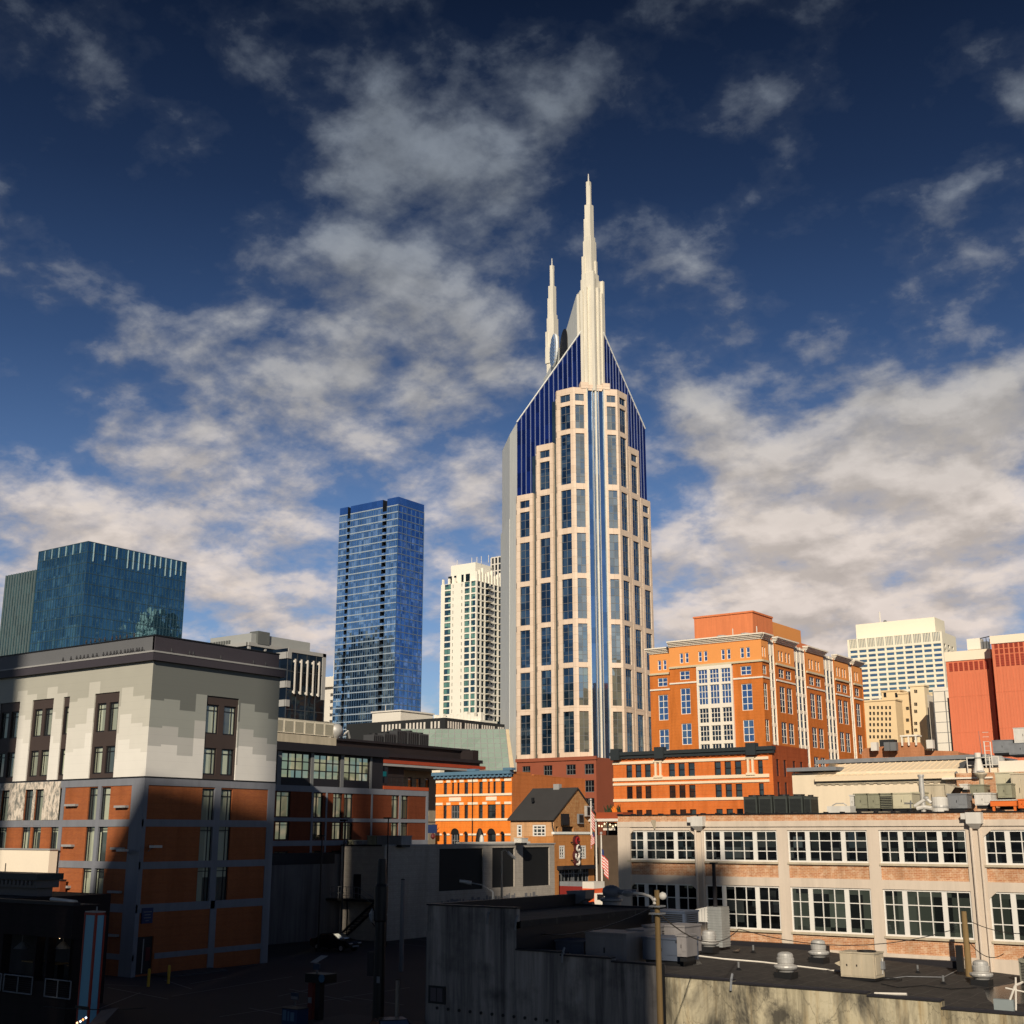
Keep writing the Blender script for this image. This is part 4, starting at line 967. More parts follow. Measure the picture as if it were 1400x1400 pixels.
for k in range(14): x = X0+(P.x-X0)*k/14; mb.box(x, x+1.2, P.y+.3, P.y+1.5, zat(984, P), zat(984, P)+1+random.random()*1.8, M_cr)
mb.build('roof_boxes', t)
# sloped pale glass atrium left of the tower, square to the viewer's street
P = at(691, 997, 274); t = thing('glass_atrium_building', 'sloping pale green glass atrium left of the granite tower foot', 'building', (P.x, P.y, 0))
G7 = glass('pale_green_glass', (.27, .34, .285), (.8, .9, .85), .10, .1, (2.4, 2.4), tilt=.004)
TR, TL, BR, BL = at(691, 997, 292), at(535, 997, 292), at(700.5, 1085, 276), at(520, 1085, 276)
mb = MB(); mb.quad(BL, BR, TR, TL, G7); mb.build('sloped_glass', t)
mb = MB(); TR2, BR2 = at(695.5, 997, 292), at(708, 1085, 276); nb = f0*.8
mb.add([BR, BR2, TR2, TR, BR+nb, BR2+nb, TR2+nb, TR+nb], [(0, 1, 2, 3), (1, 5, 6, 2), (4, 7, 6, 5), (3, 2, 6, 7), (0, 3, 7, 4)], paint('atrium_stone', (.60, .47, .30), .7, .2, .5)); mb.build('stone_edge', t)
mb = MB(); off_ = -f0*.06
for k in range(19): mb.tube(BL.lerp(BR, k/18)+off_, TL.lerp(TR, k/18)+off_, .08, M_sill, n=4)
for k in range(14): mb.tube(BL.lerp(TL, k/13)+off_, BR.lerp(TR, k/13)+off_, .08, M_sill, n=4)
mb.build('glazing_bars', t)
mb = MB(); B0_, B1_ = TL+f0*.5, TR+f0*.5; mb.add([(B0_.x, B0_.y, 0), (B1_.x, B1_.y, 0), B1_, B0_, (B0_+f0*3).to_2d().to_3d(), (B1_+f0*3).to_2d().to_3d(), B1_+f0*3, B0_+f0*3], [(0, 1, 2, 3), (1, 5, 6, 2), (4, 7, 6, 5), (3, 2, 6, 7), (0, 3, 7, 4)], Mdk); mb.build('back_block', t)
# dark brown roofs with machinery, red eave
P = at(471, 1010, 225); X1 = P.x; fE_ = E(X1)
t = thing('dark_roofed_building', 'dark building with stepped flat roofs, machinery and a red eave line', 'building', (X1, P.y, 0))
Mb8 = paint('brown_black', (.022, .016, .016), .6, .25, .4); y0_, y1_ = P.y, fE_.u(637, 1018); zf_c = E(X1+6).uz(600, 1048)[1]-.4; z_a, z_b = zat(1010, P), zat(1029, P)
mb = MB(); mb.box(X1-14, X1, y0_-3, y1_, zf_c, z_a-.4, Mb8); mb.box(X1-14.4, X1+.5, y0_-3, y1_+.8, z_a-.4, z_a, M_dark); mb.build('upper_roof_block', t)
fE2 = E(X1+3); yb_ = fE2.u(656, 1036); zc_ = fE2.uz(600, 1031)[1]; zd_ = fE2.uz(600, 1040)[1]
mb = MB(); mb.box(X1-8, X1+3, y0_-3, yb_, zf_c+.02, zd_, Mb8); mb.box(X1-8, X1+3.4, y0_-3, yb_+.5, zd_, zc_-.6, M_dark); mb.box(X1-8, X1+3.1, yb_-2.4, yb_-.6, zc_-.6, zc_+1.3, Mb8); mb.build('lower_roof_block', t)
fE3 = E(X1+6); yc_ = fE3.u(664, 1047); ze_ = fE3.uz(600, 1043.5)[1]; zf_ = fE3.uz(600, 1048)[1]
mb = MB(); mb.box(X1-6, X1+6, y0_, yc_, zf_, ze_, paint('red_eave', (.33, .05, .02), .6)); mb.build('red_eave', t)
mb = MB(); mb.box(X1-6, X1+6.3, y0_, yc_+1.2, zf_-.5, zf_-.1, M_sill); mb.build('pale_gutter', t)
mb = MB(); mb.box(X1-6, X1+5, y0_, E(X1+5).u(552, 1065), 0, zf_-.5, Mb8); mb.build('wall', t)
Xq, Yq0, Yq1, zq_top = X1-1.0, E(X1-1.0).u(535, 1065), E(X1-1.0).u(597.5, 1080), zf_-.55
mb = MB()
for k in range(9): u = y1_-13+k*1.3; fE_.box(mb, u, u+.7, z_a-3.6, z_a-3.1, -.06, .1, M_sill)
mb.build('light_slots', t)
for k, (xa, xb, ya, yb2) in enumerate(((511, 524, 1004, 1011), (526, 541, 1002, 1012), (543, 556, 998, 1012), (558, 572, 1000, 1013), (574, 586, 1003, 1013))):
    f_ = E(X1-2); u0_, u1_ = f_.u(xa, 1010), f_.u(xb, 1010); zz3 = f_.uz(xa, ya)[1]
    o = thing('rooftop_machine', ('dull grey cooling machine on the dark stepped roof, ' + ('lowest and leftmost', 'second from the left', 'tallest, in the middle', 'fourth from the left', 'rightmost of the row')[k]), 'cooling unit', f_.p((u0_+u1_)/2, z_a, .8), 'machines on the dark stepped roof')
    mb = MB(); f_.box(mb, u0_, u1_, z_a, zz3, 0, 2.6, paint('sooty_grey', (.055, .055, .058), .6)); mb.build('cabinet', o)
    mb = MB()
    for q in range(5): uu = u0_+(u1_-u0_)*(q+.2)/5; f_.box(mb, uu, uu+(u1_-u0_)*.09, z_a+.3, zz3-.25, -.05, 0, M_black)
    mb.build('side_grille', o); mb = MB(); c = f_.p((u0_+u1_)/2, zz3, 1.3); mb.lathe(c, [(.8, 0), (.8, .3), (.65, .3), (.6, .1), (0, .1)], M_black, 12); mb.build('fan_ring', o)
# old beige building between wing and orange front
fE_ = E(Xq); t = thing('old_beige_building', 'old beige stone building with dark narrow windows left of the orange brick front', 'building', (Xq, Yq0, 0))
Mbg = paint('old_stone', (.30, .25, .185), .8, .25, .3, streak=.3); mb = MB(); ops = []
for (a, b) in ((545, 551), (557, 563), (569, 575), (581.5, 586.5)):
    for (c, d) in ((1082, 1063), (1115, 1096), (1149, 1129)): ops.append((fE_.u(a, 1085), fE_.u(b, 1085), fE_.uz(568, c)[1], fE_.uz(568, d)[1]))
facade(mb, fE_, Yq0, Yq1, 0, zq_top, ops, Mbg, .3); solid(mb, Xq-7, Xq, Yq0, Yq1, 0, zq_top, Mbg, M_roof, 'E'); mb.build('wall', t)
for a, b, c, d in ops: window(t, fE_, (a+b)/2, c, b-a, d-c, paint('rust_frame', (.13, .045, .03), .6), M_glass, .2, ny=2, fw=.14)
for y_ in (1058, 1090, 1122): mb = MB(); z = fE_.uz(568, y_)[1]; fE_.box(mb, Yq0, Yq1+.1, z-.15, z+.15, -.18, .1, Mbg); mb.build('string_course', t)
fS_ = S(149.2)
P = fS_.p(fS_.u(598, 1135), 0, -1.2); z = fS_.uz(598, 1138)[1]
t = thing('hanging_street_sign', 'dark blue sign with lantern hanging by the orange brick front corner', 'sign', (P.x, P.y, z-1)); mb = MB()
fS_.box(mb, fS_.u(591, 1135), fS_.u(604, 1135), z-.1, z+1.1, -1.3, -1.1, paint('navy_sign', (.02, .035, .10), .4)); mb.build('board', t)
mb = MB(); mb.tube(fS_.p(fS_.u(598, 1135), z+1.1, -1.2), fS_.p(fS_.u(598, 1135), z+1.1, 0), .05, M_black); mb.build('bracket', t)
mb = MB(); c = fS_.p(fS_.u(599, 1140), z-1.0, -1.2); mb.lathe(c, [(.1, 0), (.35, .3), (.3, .7), (.05, .9)], paint('lantern_red', (.12, .02, .02), .5), 8); mb.build('lantern', t)

t = thing('unseen_dark_tower', 'unseen dark tower added beyond the left edge to darken the blue tower reflection', 'tower', (-555, 235, 0))  # matte block added out of view so the blue glass mirrors something dark
mb = MB(); mb.box(-575, -545, 215, 245, 0, 126, G3d); mb.box(-570, -552, 218, 242, 126, 138, G3d); mb.build('glass_wall', t)
mb = MB(); curtain(mb, E(-545), 215, 245, 0, 126, 3.0, 4.0, G3d, .3, .5, .2); curtain(mb, S(215), -575, -545, 0, 126, 3.0, 4.0, G3d, .3, .5, .2); mb.build('mullions', t)
# ------------------------------------------------------------------ 10 orange-brick hotel with white window bays
P = at(1040, 872, 245); X1, Y0 = P.x, P.y; fS_, fE_ = S(Y0), E(X1)
oh = thing('orange_hotel_building', 'large orange brick building with white window bays and an orange roof block', 'building', (X1, Y0, 0))
M_ob = brick('orange_brick', (.66, .180, .024), (.56, .145, .020), (.40, .17, .07), big=.30); M_ol = paint('orange_band', (.78, .31, .085), .7, .06, .2)
M_os = paint('string_course', (.60, .50, .33), .6, .1, .4); M_ow = paint('hotel_white', (.80, .72, .60), .55, .06, .4); M_oc = paint('cornice_grey', (.80, .71, .58), .6, .08, .4)
G8 = glass('hotel_blue_glass', (.012, .03, .075), (.40, .58, .92), .40, .3, (.9, 1.2), tilt=.02); G8d = glass('hotel_dark_glass', (.008, .012, .02), (.35, .45, .6), .10, .3, (.9, 1.2))
k1 = lambda x: 820+x*.27143; 
zo = lambda yc: zat(820+yc*.27143, P)         # heights read down the corner line of a close-up
zt, zc0, zs1, zs0 = zo(168), zo(196), zo(300), zo(310)
Xs = fS_.u(915, 905); Xl = fS_.u(888, 905)
rowsO = [(zo(285), zo(232)), (zo(372), zo(326)), (zo(552), zo(416)), (zo(712), zo(600)), (zo(850), zo(760))]
def u_(f, xc, yc=400): return f.u(k1(xc), 820+yc*.27143)
mb = MB(); ml = MB(); wn = []
def block(fr, u0, u1, cols, dz=0, st=True):
    """one brick block of a street face: cols = [(u, kind)]"""
    ops = []; opt = []
    for u, kind in cols:
        w = kind
        for i, (c, d) in enumerate(rowsO):
            if i == 0:
                for s in (-1, 1):
                    ww = w*.36; opt.append((u+s*w*.28-ww/2, u+s*w*.28+ww/2, c+dz, d+dz)); wn.append((fr, u+s*w*.28, c+dz, ww, d-c, 1, 2))
            else:
                ops.append((u-w/2, u+w/2, c+dz, d+dz)); wn.append((fr, u, c+dz, w, d-c, 2, max(2, round((d-c)/1.5))))
    ml = MB(); facade(mb, fr, u0, u1, 0, zs0+dz, ops, M_ob, .3); facade(ml, fr, u0, u1, zs0+dz, zt+dz-1.2, opt, M_ol, .3); ml.build('orange_top_band', oh)
mt = MB()
def trims(fr, u0, u1, dz=0, e=.0):
    mt = MB(); fr.box(mt, u0, u1+e, zs0+dz, zs1+dz, -.3, .05, M_os); mt.build('stone_course', oh); mt = MB(); fr.box(mt, u0, u1+e, zo(392)+dz, zo(384)+dz, -.18, .05, M_ow); mt.build('string_course', oh)
mc = MB()
def cornice(fr, u0, u1, dz=0, e=0):
    mc = MB()
    for k in range(4): fr.box(mc, u0-.2*k*(1 if not e else 0)-.0, u1+(.28*k if e else .2*k), zc0+dz+(zt-zc0)*k/4, zc0+dz+(zt-zc0)*(k+1)/4, -.25-.28*k, .3, M_oc)
    mc.build('cornice', oh)
cw = u_(fS_, 455, 500)-u_(fS_, 405, 500)
colA = [(u_(fS_, 432, 510), cw), (u_(fS_, 742, 490), cw*1.02)]
bay0, bay1 = u_(fS_, 497, 510), u_(fS_, 676, 500)
# front face: brick either side of the white bay
tops = [u_(fS_, 425, 280), u_(fS_, 518, 270), u_(fS_, 634, 262), u_(fS_, 732, 255)]
block(fS_, Xs, bay0, [colA[0]]); block(fS_, bay1, X1, [colA[1]])
bt = []
for uu in tops[1:3]:
    for s in (-1, 1):
        a, b = uu+s*cw*.28-cw*.18, uu+s*cw*.28+cw*.18; bt.append((a, b, rowsO[0][0], rowsO[0][1])); wn.append((fS_, (a+b)/2, rowsO[0][0], b-a, rowsO[0][1]-rowsO[0][0], 1, 2))
facade(ml, fS_, bay0, bay1, zs0, zt-1.2, bt, M_ol, .3)
trims(fS_, Xs, bay0-.1); fS_.box(mt, bay0-.1, bay1+.1, zs0, zs1, -.3, .05, M_os); trims(fS_, bay1+.1, X1, e=.18); cornice(fS_, Xs, X1, e=1)
mbw = MB(); zb_hi = zs0-.05; bops = []
tiers = [(zo(400), zo(330)), (zo(510), zo(410)), (zo(605), zo(530)), (zo(700), zo(620)), (zo(800), zo(715))]
bwid = (bay1-bay0)
for i in range(3):
    a, b = bay0+bwid*(.045+.325*i), bay0+bwid*(.045+.325*i+.26)
    for (c, d) in tiers: bops.append((a, b, c, d)); 
facade(mbw, Fr(0, Y0-.5, 0), bay0, bay1, 0, zb_hi, bops, M_ow, .35); fS_.box(mbw, bay0, bay0+.1, 0, zb_hi, -.49, .1, M_ow); fS_.box(mbw, bay1-.1, bay1, 0, zb_hi, -.49, .1, M_ow); fS_.box(mbw, bay0, bay1, zb_hi-.3, zb_hi, -.49, .1, M_ow)
mbw.build('white_bay', oh)
for i, (a, b, c, d) in enumerate(bops): window(oh, Fr(0, Y0-.5, 0), (a+b)/2, c, b-a, d-c, M_ow, G8 if i % 5 < 2 else G8d, .25, nx=3, ny=3, fw=.08, bar=.12, name='bay_window')
# recessed left part of the front
fL = S(Y0+1.6); dzl = zat(889, fL.p(fL.u(900, 889), 0))-zt
dzl = fL.uz(900, 886.5)[1]-zt
block(fL, fL.u(888, 905), Xs+.1, [(fL.u(k1(318), 950), cw)], dz=dzl); trims(fL, fL.u(888, 905), Xs, dz=dzl); cornice(fL, fL.u(888, 905), Xs, dz=dzl)
# side face: blocks and white strips
Yend = fE_.u(1178, 912)
blocks = [(808, 856, [(838, )]), (890, 985, [(922,), (958,)]), (1043, 1132, [(1073,), (1106,)]), (1186, 1256, [(1209,), (1238,)]), (1277, 1318, [(1299,)])]
cwE = 2.7
for i, (xa, xb, cs) in enumerate(blocks):
    ua, ub = u_(fE_, xa, 420), u_(fE_, xb, 420)
    if i == 0: ua = Y0
    block(fE_, ua, ub, [(u_(fE_, c[0], 490), cwE if i else 1.9) for c in cs]); trims(fE_, ua, ub); cornice(fE_, ua, ub, e=0)
mst = MB(); 
for xa, xb, nn in ((857, 889, 2), (986, 1042, 3), (1133, 1185, 3), (1257, 1276, 2)):
    ua, ub = u_(fE_, xa, 420), u_(fE_, xb, 420); fr = E(X1-.3); ops = []; d_ = (ub-ua)/nn; z = 6.0
    while z < zt-4:
        for q in range(nn): ops.append((ua+d_*(q+.14), ua+d_*(q+.86), z, min(z+3.0, zt-1.8)))
        z += 3.55
    facade(mst, fr, ua, ub, 0, zt-.6, ops, M_ow, .15)
    for s in (ua, ub): mst.quad((X1-.3, s, 0), (X1, s, 0), (X1, s, zt-.6), (X1-.3, s, zt-.6), M_ob)
    for q in range(nn+1): fr.box(mst, ua+d_*q-.10, ua+d_*q+.10, 0, zt-.5, -.12, 0, M_ow)
    for (a, b, c, d) in ops: window(oh, fr, (a+b)/2, c, b-a, d-c, M_ow, G8d, .1, ny=2, fw=.10, bar=.12, name='strip_window')
mst.build('white_strip', oh)
solid(mb, Xl, X1-.02, Y0+2, Yend, 0, zt-1.2, M_ob, M_roof, 'SE'); mb.build('brick_wall', oh); ml.build('orange_top_band', oh); mt.build('stone_course', oh)
for fr, u, z, w, h, nx, ny in wn: window(oh, fr, u, z, w, h, M_ow, G8 if fr is not fE_ else G8d, .2, nx=nx, ny=ny, fw=.13, bar=.13)
P2 = at(1029, 845, 258); M_pink = paint('orange_stucco', (.74, .225, .085), .7, .12, .2, streak=.25); z2 = zat(837, P2); f2, e2 = S(P2.y), E(P2.x)
mb = MB(); xa = f2.u(949, 850); ye = e2.u(1056, 850); solid(mb, xa, P2.x, P2.y, ye, zt-2, z2, M_pink, M_roof); mb.box(xa-.2, P2.x+.2, P2.y-.2, ye, z2-.02, z2+.35, M_pink); rb = mb.build('orange_roof_block', oh)
mb = MB(); e3 = E(P2.x-.8); solid(mb, xa, P2.x-.8, ye, e3.u(1095, 870), zt-2, e3.uz(1056, 850)[1], M_ol, M_roof); mb.build('tan_roof_block', oh)
mb = MB(); xa, xb = fS_.u(905, 884), fS_.u(928, 880); solid(mb, xa, xb, Y0+6, Y0+9, zt-4, fS_.uz(915, 875)[1]+.6, M_pink, M_roof); u0_ = fE_.u(1092, 884); solid(mb, X1-7, X1-2, u0_, fE_.u(1116, 884)+2, zt-2, zt+1.2, M_pink, M_roof); mb.build('small_roof_block', oh)
mb = MB()
for px in (972, 1005): c = fS_.p(fS_.u(px, 868), zt, 5); mb.lathe(c, [(.8, 0), (.8, .7), (1.2, .8), (1.0, 1.1), (0, 1.2)], M_galv, 10); mb.tube(c+Vector((2, 1, 0)), c+Vector((2, 1, 2.5)), .1, M_white)
mb.build('roof_vents', oh)

# ------------------------------------------------------------------ 11 red-orange brick warehouse with dark cornice
P = at(1054.7, 1016, 190); X1, Y0 = P.x, P.y; fS_, fE_ = S(Y0), E(X1); X0 = fS_.u(838, 1027); Y1 = fE_.u(1103.6, 1022)
rb = thing('red_brick_building', 'red-orange brick warehouse with dark cornice, white string courses and grouped windows', 'building', (X1, Y0, 0))
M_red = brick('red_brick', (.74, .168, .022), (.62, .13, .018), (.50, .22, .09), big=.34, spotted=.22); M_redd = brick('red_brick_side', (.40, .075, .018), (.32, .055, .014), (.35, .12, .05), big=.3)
M_rw = paint('cream_stone', (.82, .66, .46), .6, .1, .6); M_cn = paint('dark_cornice', (.028, .034, .036), .5, .2, .6)
zr = lambda yc: zat(820+yc*.27143, P)
grp = [(133, 258, 3), (347, 480, 3), (578, 715, 3), (797, 822, 1)]; ops = []
wr = []
for (xa, xb, nn) in grp:
    ua, ub = u_(fS_, xa, 860), u_(fS_, xb, 860); d_ = (ub-ua)/(nn-.33 if nn > 1 else 1); ww = d_*.64 if nn > 1 else ub-ua
    for q in range(nn):
        for (c, d) in ((zr(876), zr(806)), (zr(990), zr(922))): ops.append((ua+d_*q, ua+d_*q+ww, c, d)); wr.append((ua+d_*q+ww/2, c, ww, d-c))
        c, d = zr(1140), zr(1050); ops.append((ua+d_*q, ua+d_*q+ww, c, d)); wr.append((ua+d_*q+ww/2, c, ww, d-c))
zcn = zr(752)
mb = MB(); facade(mb, fS_, X0, X1, 0, zcn, ops, M_red, .3); mb.build('front_wall', rb)
sw = [(fE_.u(a, 1045), fE_.u(a+3.6, 1045)) for a in (1061.5, 1071.5, 1084, 1094)]
ops2 = [(a, b, c, d) for a, b in sw for c, d in ((zr(886), zr(800)), (zr(1000), zr(915)))]
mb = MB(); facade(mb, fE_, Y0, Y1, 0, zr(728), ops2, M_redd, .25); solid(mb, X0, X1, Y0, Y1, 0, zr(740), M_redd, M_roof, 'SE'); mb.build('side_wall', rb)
for u, z, w, h in wr: window(rb, fS_, u, z, w, h, M_frame_d, M_glass, .2, ny=2, bar=.16, fw=.1)
for a, b, c, d in ops2: window(rb, fE_, (a+b)/2, c, b-a, d-c, M_frame_d, M_glass, .18, ny=2, bar=.12)
mb = MB()
for yc, h_ in ((795, .42), (884, .5), (910, .36), (997, .42)): z = zr(yc); fS_.box(mb, X0-.05, X1-.6, z-h_/2, z+h_/2, -.16, .05, M_rw)
mb.build('white_string_course', rb)
mb = MB()
for u, z, w, h in wr[:]:
    fS_.box(mb, u-w/2-.12, u+w/2+.12, z-.28, z-.04, -.14, .05, M_rw)
mb.build('stone_sills', rb)
mb = MB()
for xc in (296, 762):
    ua, ub = u_(fS_, xc-16, 850), u_(fS_, xc+16, 850); za, zb_ = zr(880), zr(785)
    for u in (ua, ub-.3): fS_.box(mb, u, u+.3, za, zb_, -.3, .0, M_rw)
    fS_.box(mb, ua-.2, ub+.2, zb_-.35, zb_, -.36, 0, M_rw); fS_.box(mb, ua-.2, ub+.2, za, za+.35, -.34, 0, M_rw)
mb.build('white_pilaster_ornament', rb)
mb = MB()
for k in range(26):
    u = X0+(X1-X0)*(k+.3)/26; fS_.box(mb, u, u+.35, zr(778), zr(766), -.22, .05, M_red)
fS_.box(mb, X0, X1, zr(766), zr(758), -.26, .05, M_red); mb.build('brick_corbels', rb)
mb = MB(); fS_.box(mb, X0-.3, X1+.4, zcn-.1, zcn+.45, -.7, .6, M_cn); fS_.box(mb, X0-.2, X1+.3, zcn-.6, zcn-.1, -.45, .3, M_cn)
for xc in (70, 290, 750): u = u_(fS_, xc, 755); fS_.box(mb, u-.1, u+1.5, zcn-.8, zcn+1.0, -.95, .3, M_cn)
mb.build('dark_cornice', rb)

# ------------------------------------------------------------------ 12 distant offices on the right
P = at(1287, 860, 540); X1, Y0 = P.x, P.y; fS_, fE_ = S(Y0), E(X1); X0 = fS_.u(1158, 873); Y1 = fE_.u(1306, 866)
t = thing('beige_office_tower', 'tall pale beige office block with long rows of window bands behind orange building', 'building', (X1, Y0, 0))
M_be = paint('beige_precast', (.86, .77, .60), .7, .06, .05); G9 = glass('office_glass', (.03, .06, .08), (.65, .80, .88), .38, .4, (6, 3.9), tilt=.03, base2=(.01, .015, .02), mix2=.2)
zt = zat(863, P); ops = []; kr = lambda y: zat(820+y*.22857, P)
mb = MB(); NB = 10; d_ = (X1-X0-1)/NB
opt = []
for i in range(NB):
    for q in range(5): a = X0+.6+d_*(i+.10+.165*q); opt.append((a, a+d_*.10, kr(244), kr(190)))
    for j in range(13):
        c = kr(268+j*30.6); ops.append((X0+.6+d_*(i+.08), X0+.6+d_*(i+.92), c-.55, c+.75))
facade(mb, fS_, X0, X1, 0, zt, ops+opt, M_be, .5, back=G9); 
opE = [(Y0+2+k*5.5, Y0+4.5+k*5.5, kr(268+j*30.6)-.5, kr(268+j*30.6)+.8) for k in range(3) for j in range(8)]
facade(mb, fE_, Y0, Y1, 0, zt, opE, M_be, .4, back=G9d if 'G9d' in globals() else G8d); solid(mb, X0, X1, Y0, Y1, 0, zt, M_be, M_be, 'SE'); mb.build('wall', t)
for a, b, c, d in ops: window(t, fS_, (a+b)/2, c, b-a, d-c, M_be, G9, .35, fw=.12, name='window')
pP = at(1278, 850, 552); f2 = S(pP.y); xa = f2.u(1170, 858); z2 = zat(843.5, pP); ye = E(pP.x).u(1291, 850)
mb = MB(); solid(mb, xa, pP.x, pP.y, ye, zt-.5, z2, M_be, M_be); mb.build('roof_block', t)
mb = MB(); u = f2.u(1199, 845); mb.tube((u, pP.y+4, z2-2), (u, pP.y+4, z2+5.5), .35, M_white); mb.lathe((f2.u(1206, 850), pP.y+4, z2-.5), [(.8, 0), (1, 1), (.6, 1.8), (0, 2)], M_frame_g, 8); mb.build('roof_mast', t)
# old buff buildings before it
def buff(name, lab, x0p, x1p, xe, ytop, d, cols, rowsy, m_, ym, wh=.95, ww=.6, eaves=0):
    P = at(x1p, ym, d); f1, e1 = S(P.y), E(P.x); X0 = f1.u(x0p, ym); zt = zat(ytop, P)
    t = thing(name, lab, 'building', (P.x, P.y, 0)); mb = MB(); ops = []
    for c in cols:
        for r in rowsy: u, z = f1.uz(c, r); ops.append((u-ww/2, u+ww/2, z-wh/2, z+wh/2))
    facade(mb, f1, X0, P.x, 0, zt, ops, m_, .3, back=G8d); Y1 = e1.u(xe, ym) if xe else P.y+12
    solid(mb, X0, P.x, P.y, Y1, 0, zt, m_, m_, 'S'); mb.build('wall', t)
    for a, b, c, d2 in ops: window(t, f1, (a+b)/2, c, b-a, d2-c, M_frame_d, G8d, .25, ny=2, fw=.08, bar=.1)
    mb = MB(); mb.box(X0-.2, P.x+.25, P.y-.25, Y1, zt-.02, zt+.45, m_); mb.build('parapet', t); return t
M_bf = paint('buff_brick', (.80, .585, .335), .8, .1, .1); M_bf2 = paint('buff_stucco', (.82, .65, .42), .8, .08, .1)
kx = lambda x: 1080+x*.22857; ky = lambda y: 820+y*.22857
buff('buff_brick_building', 'buff brick block with five columns of small dark windows', kx(448), kx(640), kx(680), ky(600), 370, [kx(c) for c in (480, 502, 526, 550, 575, 598)], [ky(r) for r in (645, 680, 713, 747, 783, 820)], M_bf, ky(740))
buff('buff_stair_block', 'plain tan upper block standing behind the buff brick building roof', kx(548), kx(660), kx(700), ky(545), 395, [kx(568), kx(636)], [ky(570)], M_bf, ky(580), wh=1.5, ww=.9)
buff('buff_narrow_tower', 'narrow buff tower with single column of slit windows', kx(730), kx(815), kx(842), ky(515), 380, [kx(748), kx(756)], [ky(r) for r in (548, 625, 668, 740, 780, 830)], M_bf2, ky(680), wh=1.0, ww=.55)
buff('buff_link_building', 'lower tan block linking the buff brick building and narrow tower', kx(655), kx(735), None, ky(560), 385, [kx(700), kx(706)], [ky(r) for r in (650, 720, 790)], M_bf, ky(680), wh=1.0, ww=.7)
buff('buff_rear_slab', 'slim buff wall with dark window column beside white panelled tower', kx(835), kx(885), None, ky(560), 400, [kx(870), kx(880)], [ky(r) for r in (605, 645, 690, 735, 775, 820, 860)], M_bf2, ky(690), wh=1.0, ww=.6)
P = at(kx(945), ky(700), 360); f1 = S(P.y); t = thing('white_panel_tower', 'white panelled narrow building with dark seams next to the red-orange slabs', 'building', (P.x, P.y, 0))
mb = MB(); xa = f1.u(kx(868), ky(700)); zt = zat(ky(525), P); mb.box(xa, P.x+3, P.y, P.y+12, 0, zt, M_ow); mb.box(f1.u(kx(805), ky(700)), xa-3, P.y+4, P.y+12, 0, zat(ky(550), P), M_ow); mb.build('wall', t)
mb = MB(); curtain(mb, f1, xa, P.x+3, zt-45, zt-1, 3.9, 2.9, M_frame_g, .25, .12, .06); f1.box(mb, xa+4, xa+4.5, 0, zt-3, -.15, 0, M_frame_d); f1.box(mb, xa+9, xa+9.5, 0, zt-6, -.15, 0, M_frame_d); curtain(mb, S(P.y+4), f1.u(kx(805), ky(700)), xa-3, zt-45, zt-5, 2.6, 2.9, M_frame_g, .3, .12, .06); mb.build('panel_seams', t)
# red-orange slabs
M_sl = paint('red_orange_panel', (.68, .19, .09), .7, .08, .12, streak=.15); M_slc = paint('slab_cap', (.88, .74, .56), .6, .06, .3); M_lv = paint('slab_louvre', (.36, .055, .028), .6, .1, .5)
def slab(lab, x0p, x1p, ytop, ycap, ylo, ylv, d, ncol, nrow, depth, ym=900):
    P = at(x1p, ym, d); f1 = S(P.y); X0 = f1.u(x0p, ym); zt = zat(ytop, P); zc_ = zat(ycap, P)
    t = thing('red_slab_building', lab, 'building', (P.x, P.y, 0)); mb = MB(); solid(mb, X0, P.x, P.y, P.y+depth, 0, zc_, M_sl, M_roof); mb.build('panel_wall', t)
    mb = MB(); mb.box(X0-.15, P.x+.15, P.y-.2, P.y+depth+.1, zc_, zt, M_slc); mb.build('cream_cap', t)
    za, zb_ = zat(ylo, P), zat(ylv, P); w = (P.x-X0)/(ncol+.8); k = 0
    for i in range(ncol):
        for j in range(nrow):
            mb = MB(); u = X0+w*(i+.6); hh = (zb_-za)/nrow
            if nrow == 1: z0_, z1_ = za, zb_
            else: z0_, z1_ = ((za, za+(zb_-za)*.52), (za+(zb_-za)*.56, za+(zb_-za)*.76), (za+(zb_-za)*.8, zb_))[j]
            f1.box(mb, u, u+w*.68, z0_, z1_, -.04, .2, M_lv)
            n_ = 5
            for q in range(n_): f1.box(mb, u+.02, u+w*.68-.02, z0_+(z1_-z0_)*(q+.2)/n_, z0_+(z1_-z0_)*(q+.45)/n_, -.10, -.04, M_sl if False else paint('louvre_blade', (.28, .04, .02), .6))
            mb.build('louvre', t)
    mb = MB(); n_ = max(4, int((P.x-X0)/.62))
    for i in range(1, n_): u = X0+(P.x-X0)*i/n_; f1.box(mb, u-.035, u+.035, 0, za-.6 if i % 2 else za-.6, -.05, 0, M_sl)
    for yy in (ylo+35, ylo+85): z = zat(yy, P); f1.box(mb, X0, P.x, z-.05, z+.05, -.055, 0, M_sl)
    mb.build('panel_ribs', t); return t
slab('lower of two red-orange slab blocks with cream cap and one row of louvres', kx(930), kx(1200), 887, ky(350), ky(412), ky(360), 262, 8, 1, 14)
slab('higher red-orange slab block at the right edge with three rows of louvres', kx(1212), kx(1480), 864.5, 875.5, ky(382), ky(244), 252, 8, 3, 18)
P = at(1354, 876, 264); t = thing('roof_plant_frame', 'pale rooftop plant box with pipes on the lower red-orange slab', 'roof plant', P); f1 = S(P.y+3)
mb = MB(); u0_ = f1.u(1322, 880); u1_ = f1.u(1340, 880); z0_ = f1.uz(1330, 888)[1]; f1.box(mb, u0_, u1_, z0_, f1.uz(1330, 873)[1], 0, 3, M_ow); f1.box(mb, u1_, u1_+1.5, z0_, z0_+1.6, .5, 2, M_frame_g); mb.build('box', t)
mb = MB()
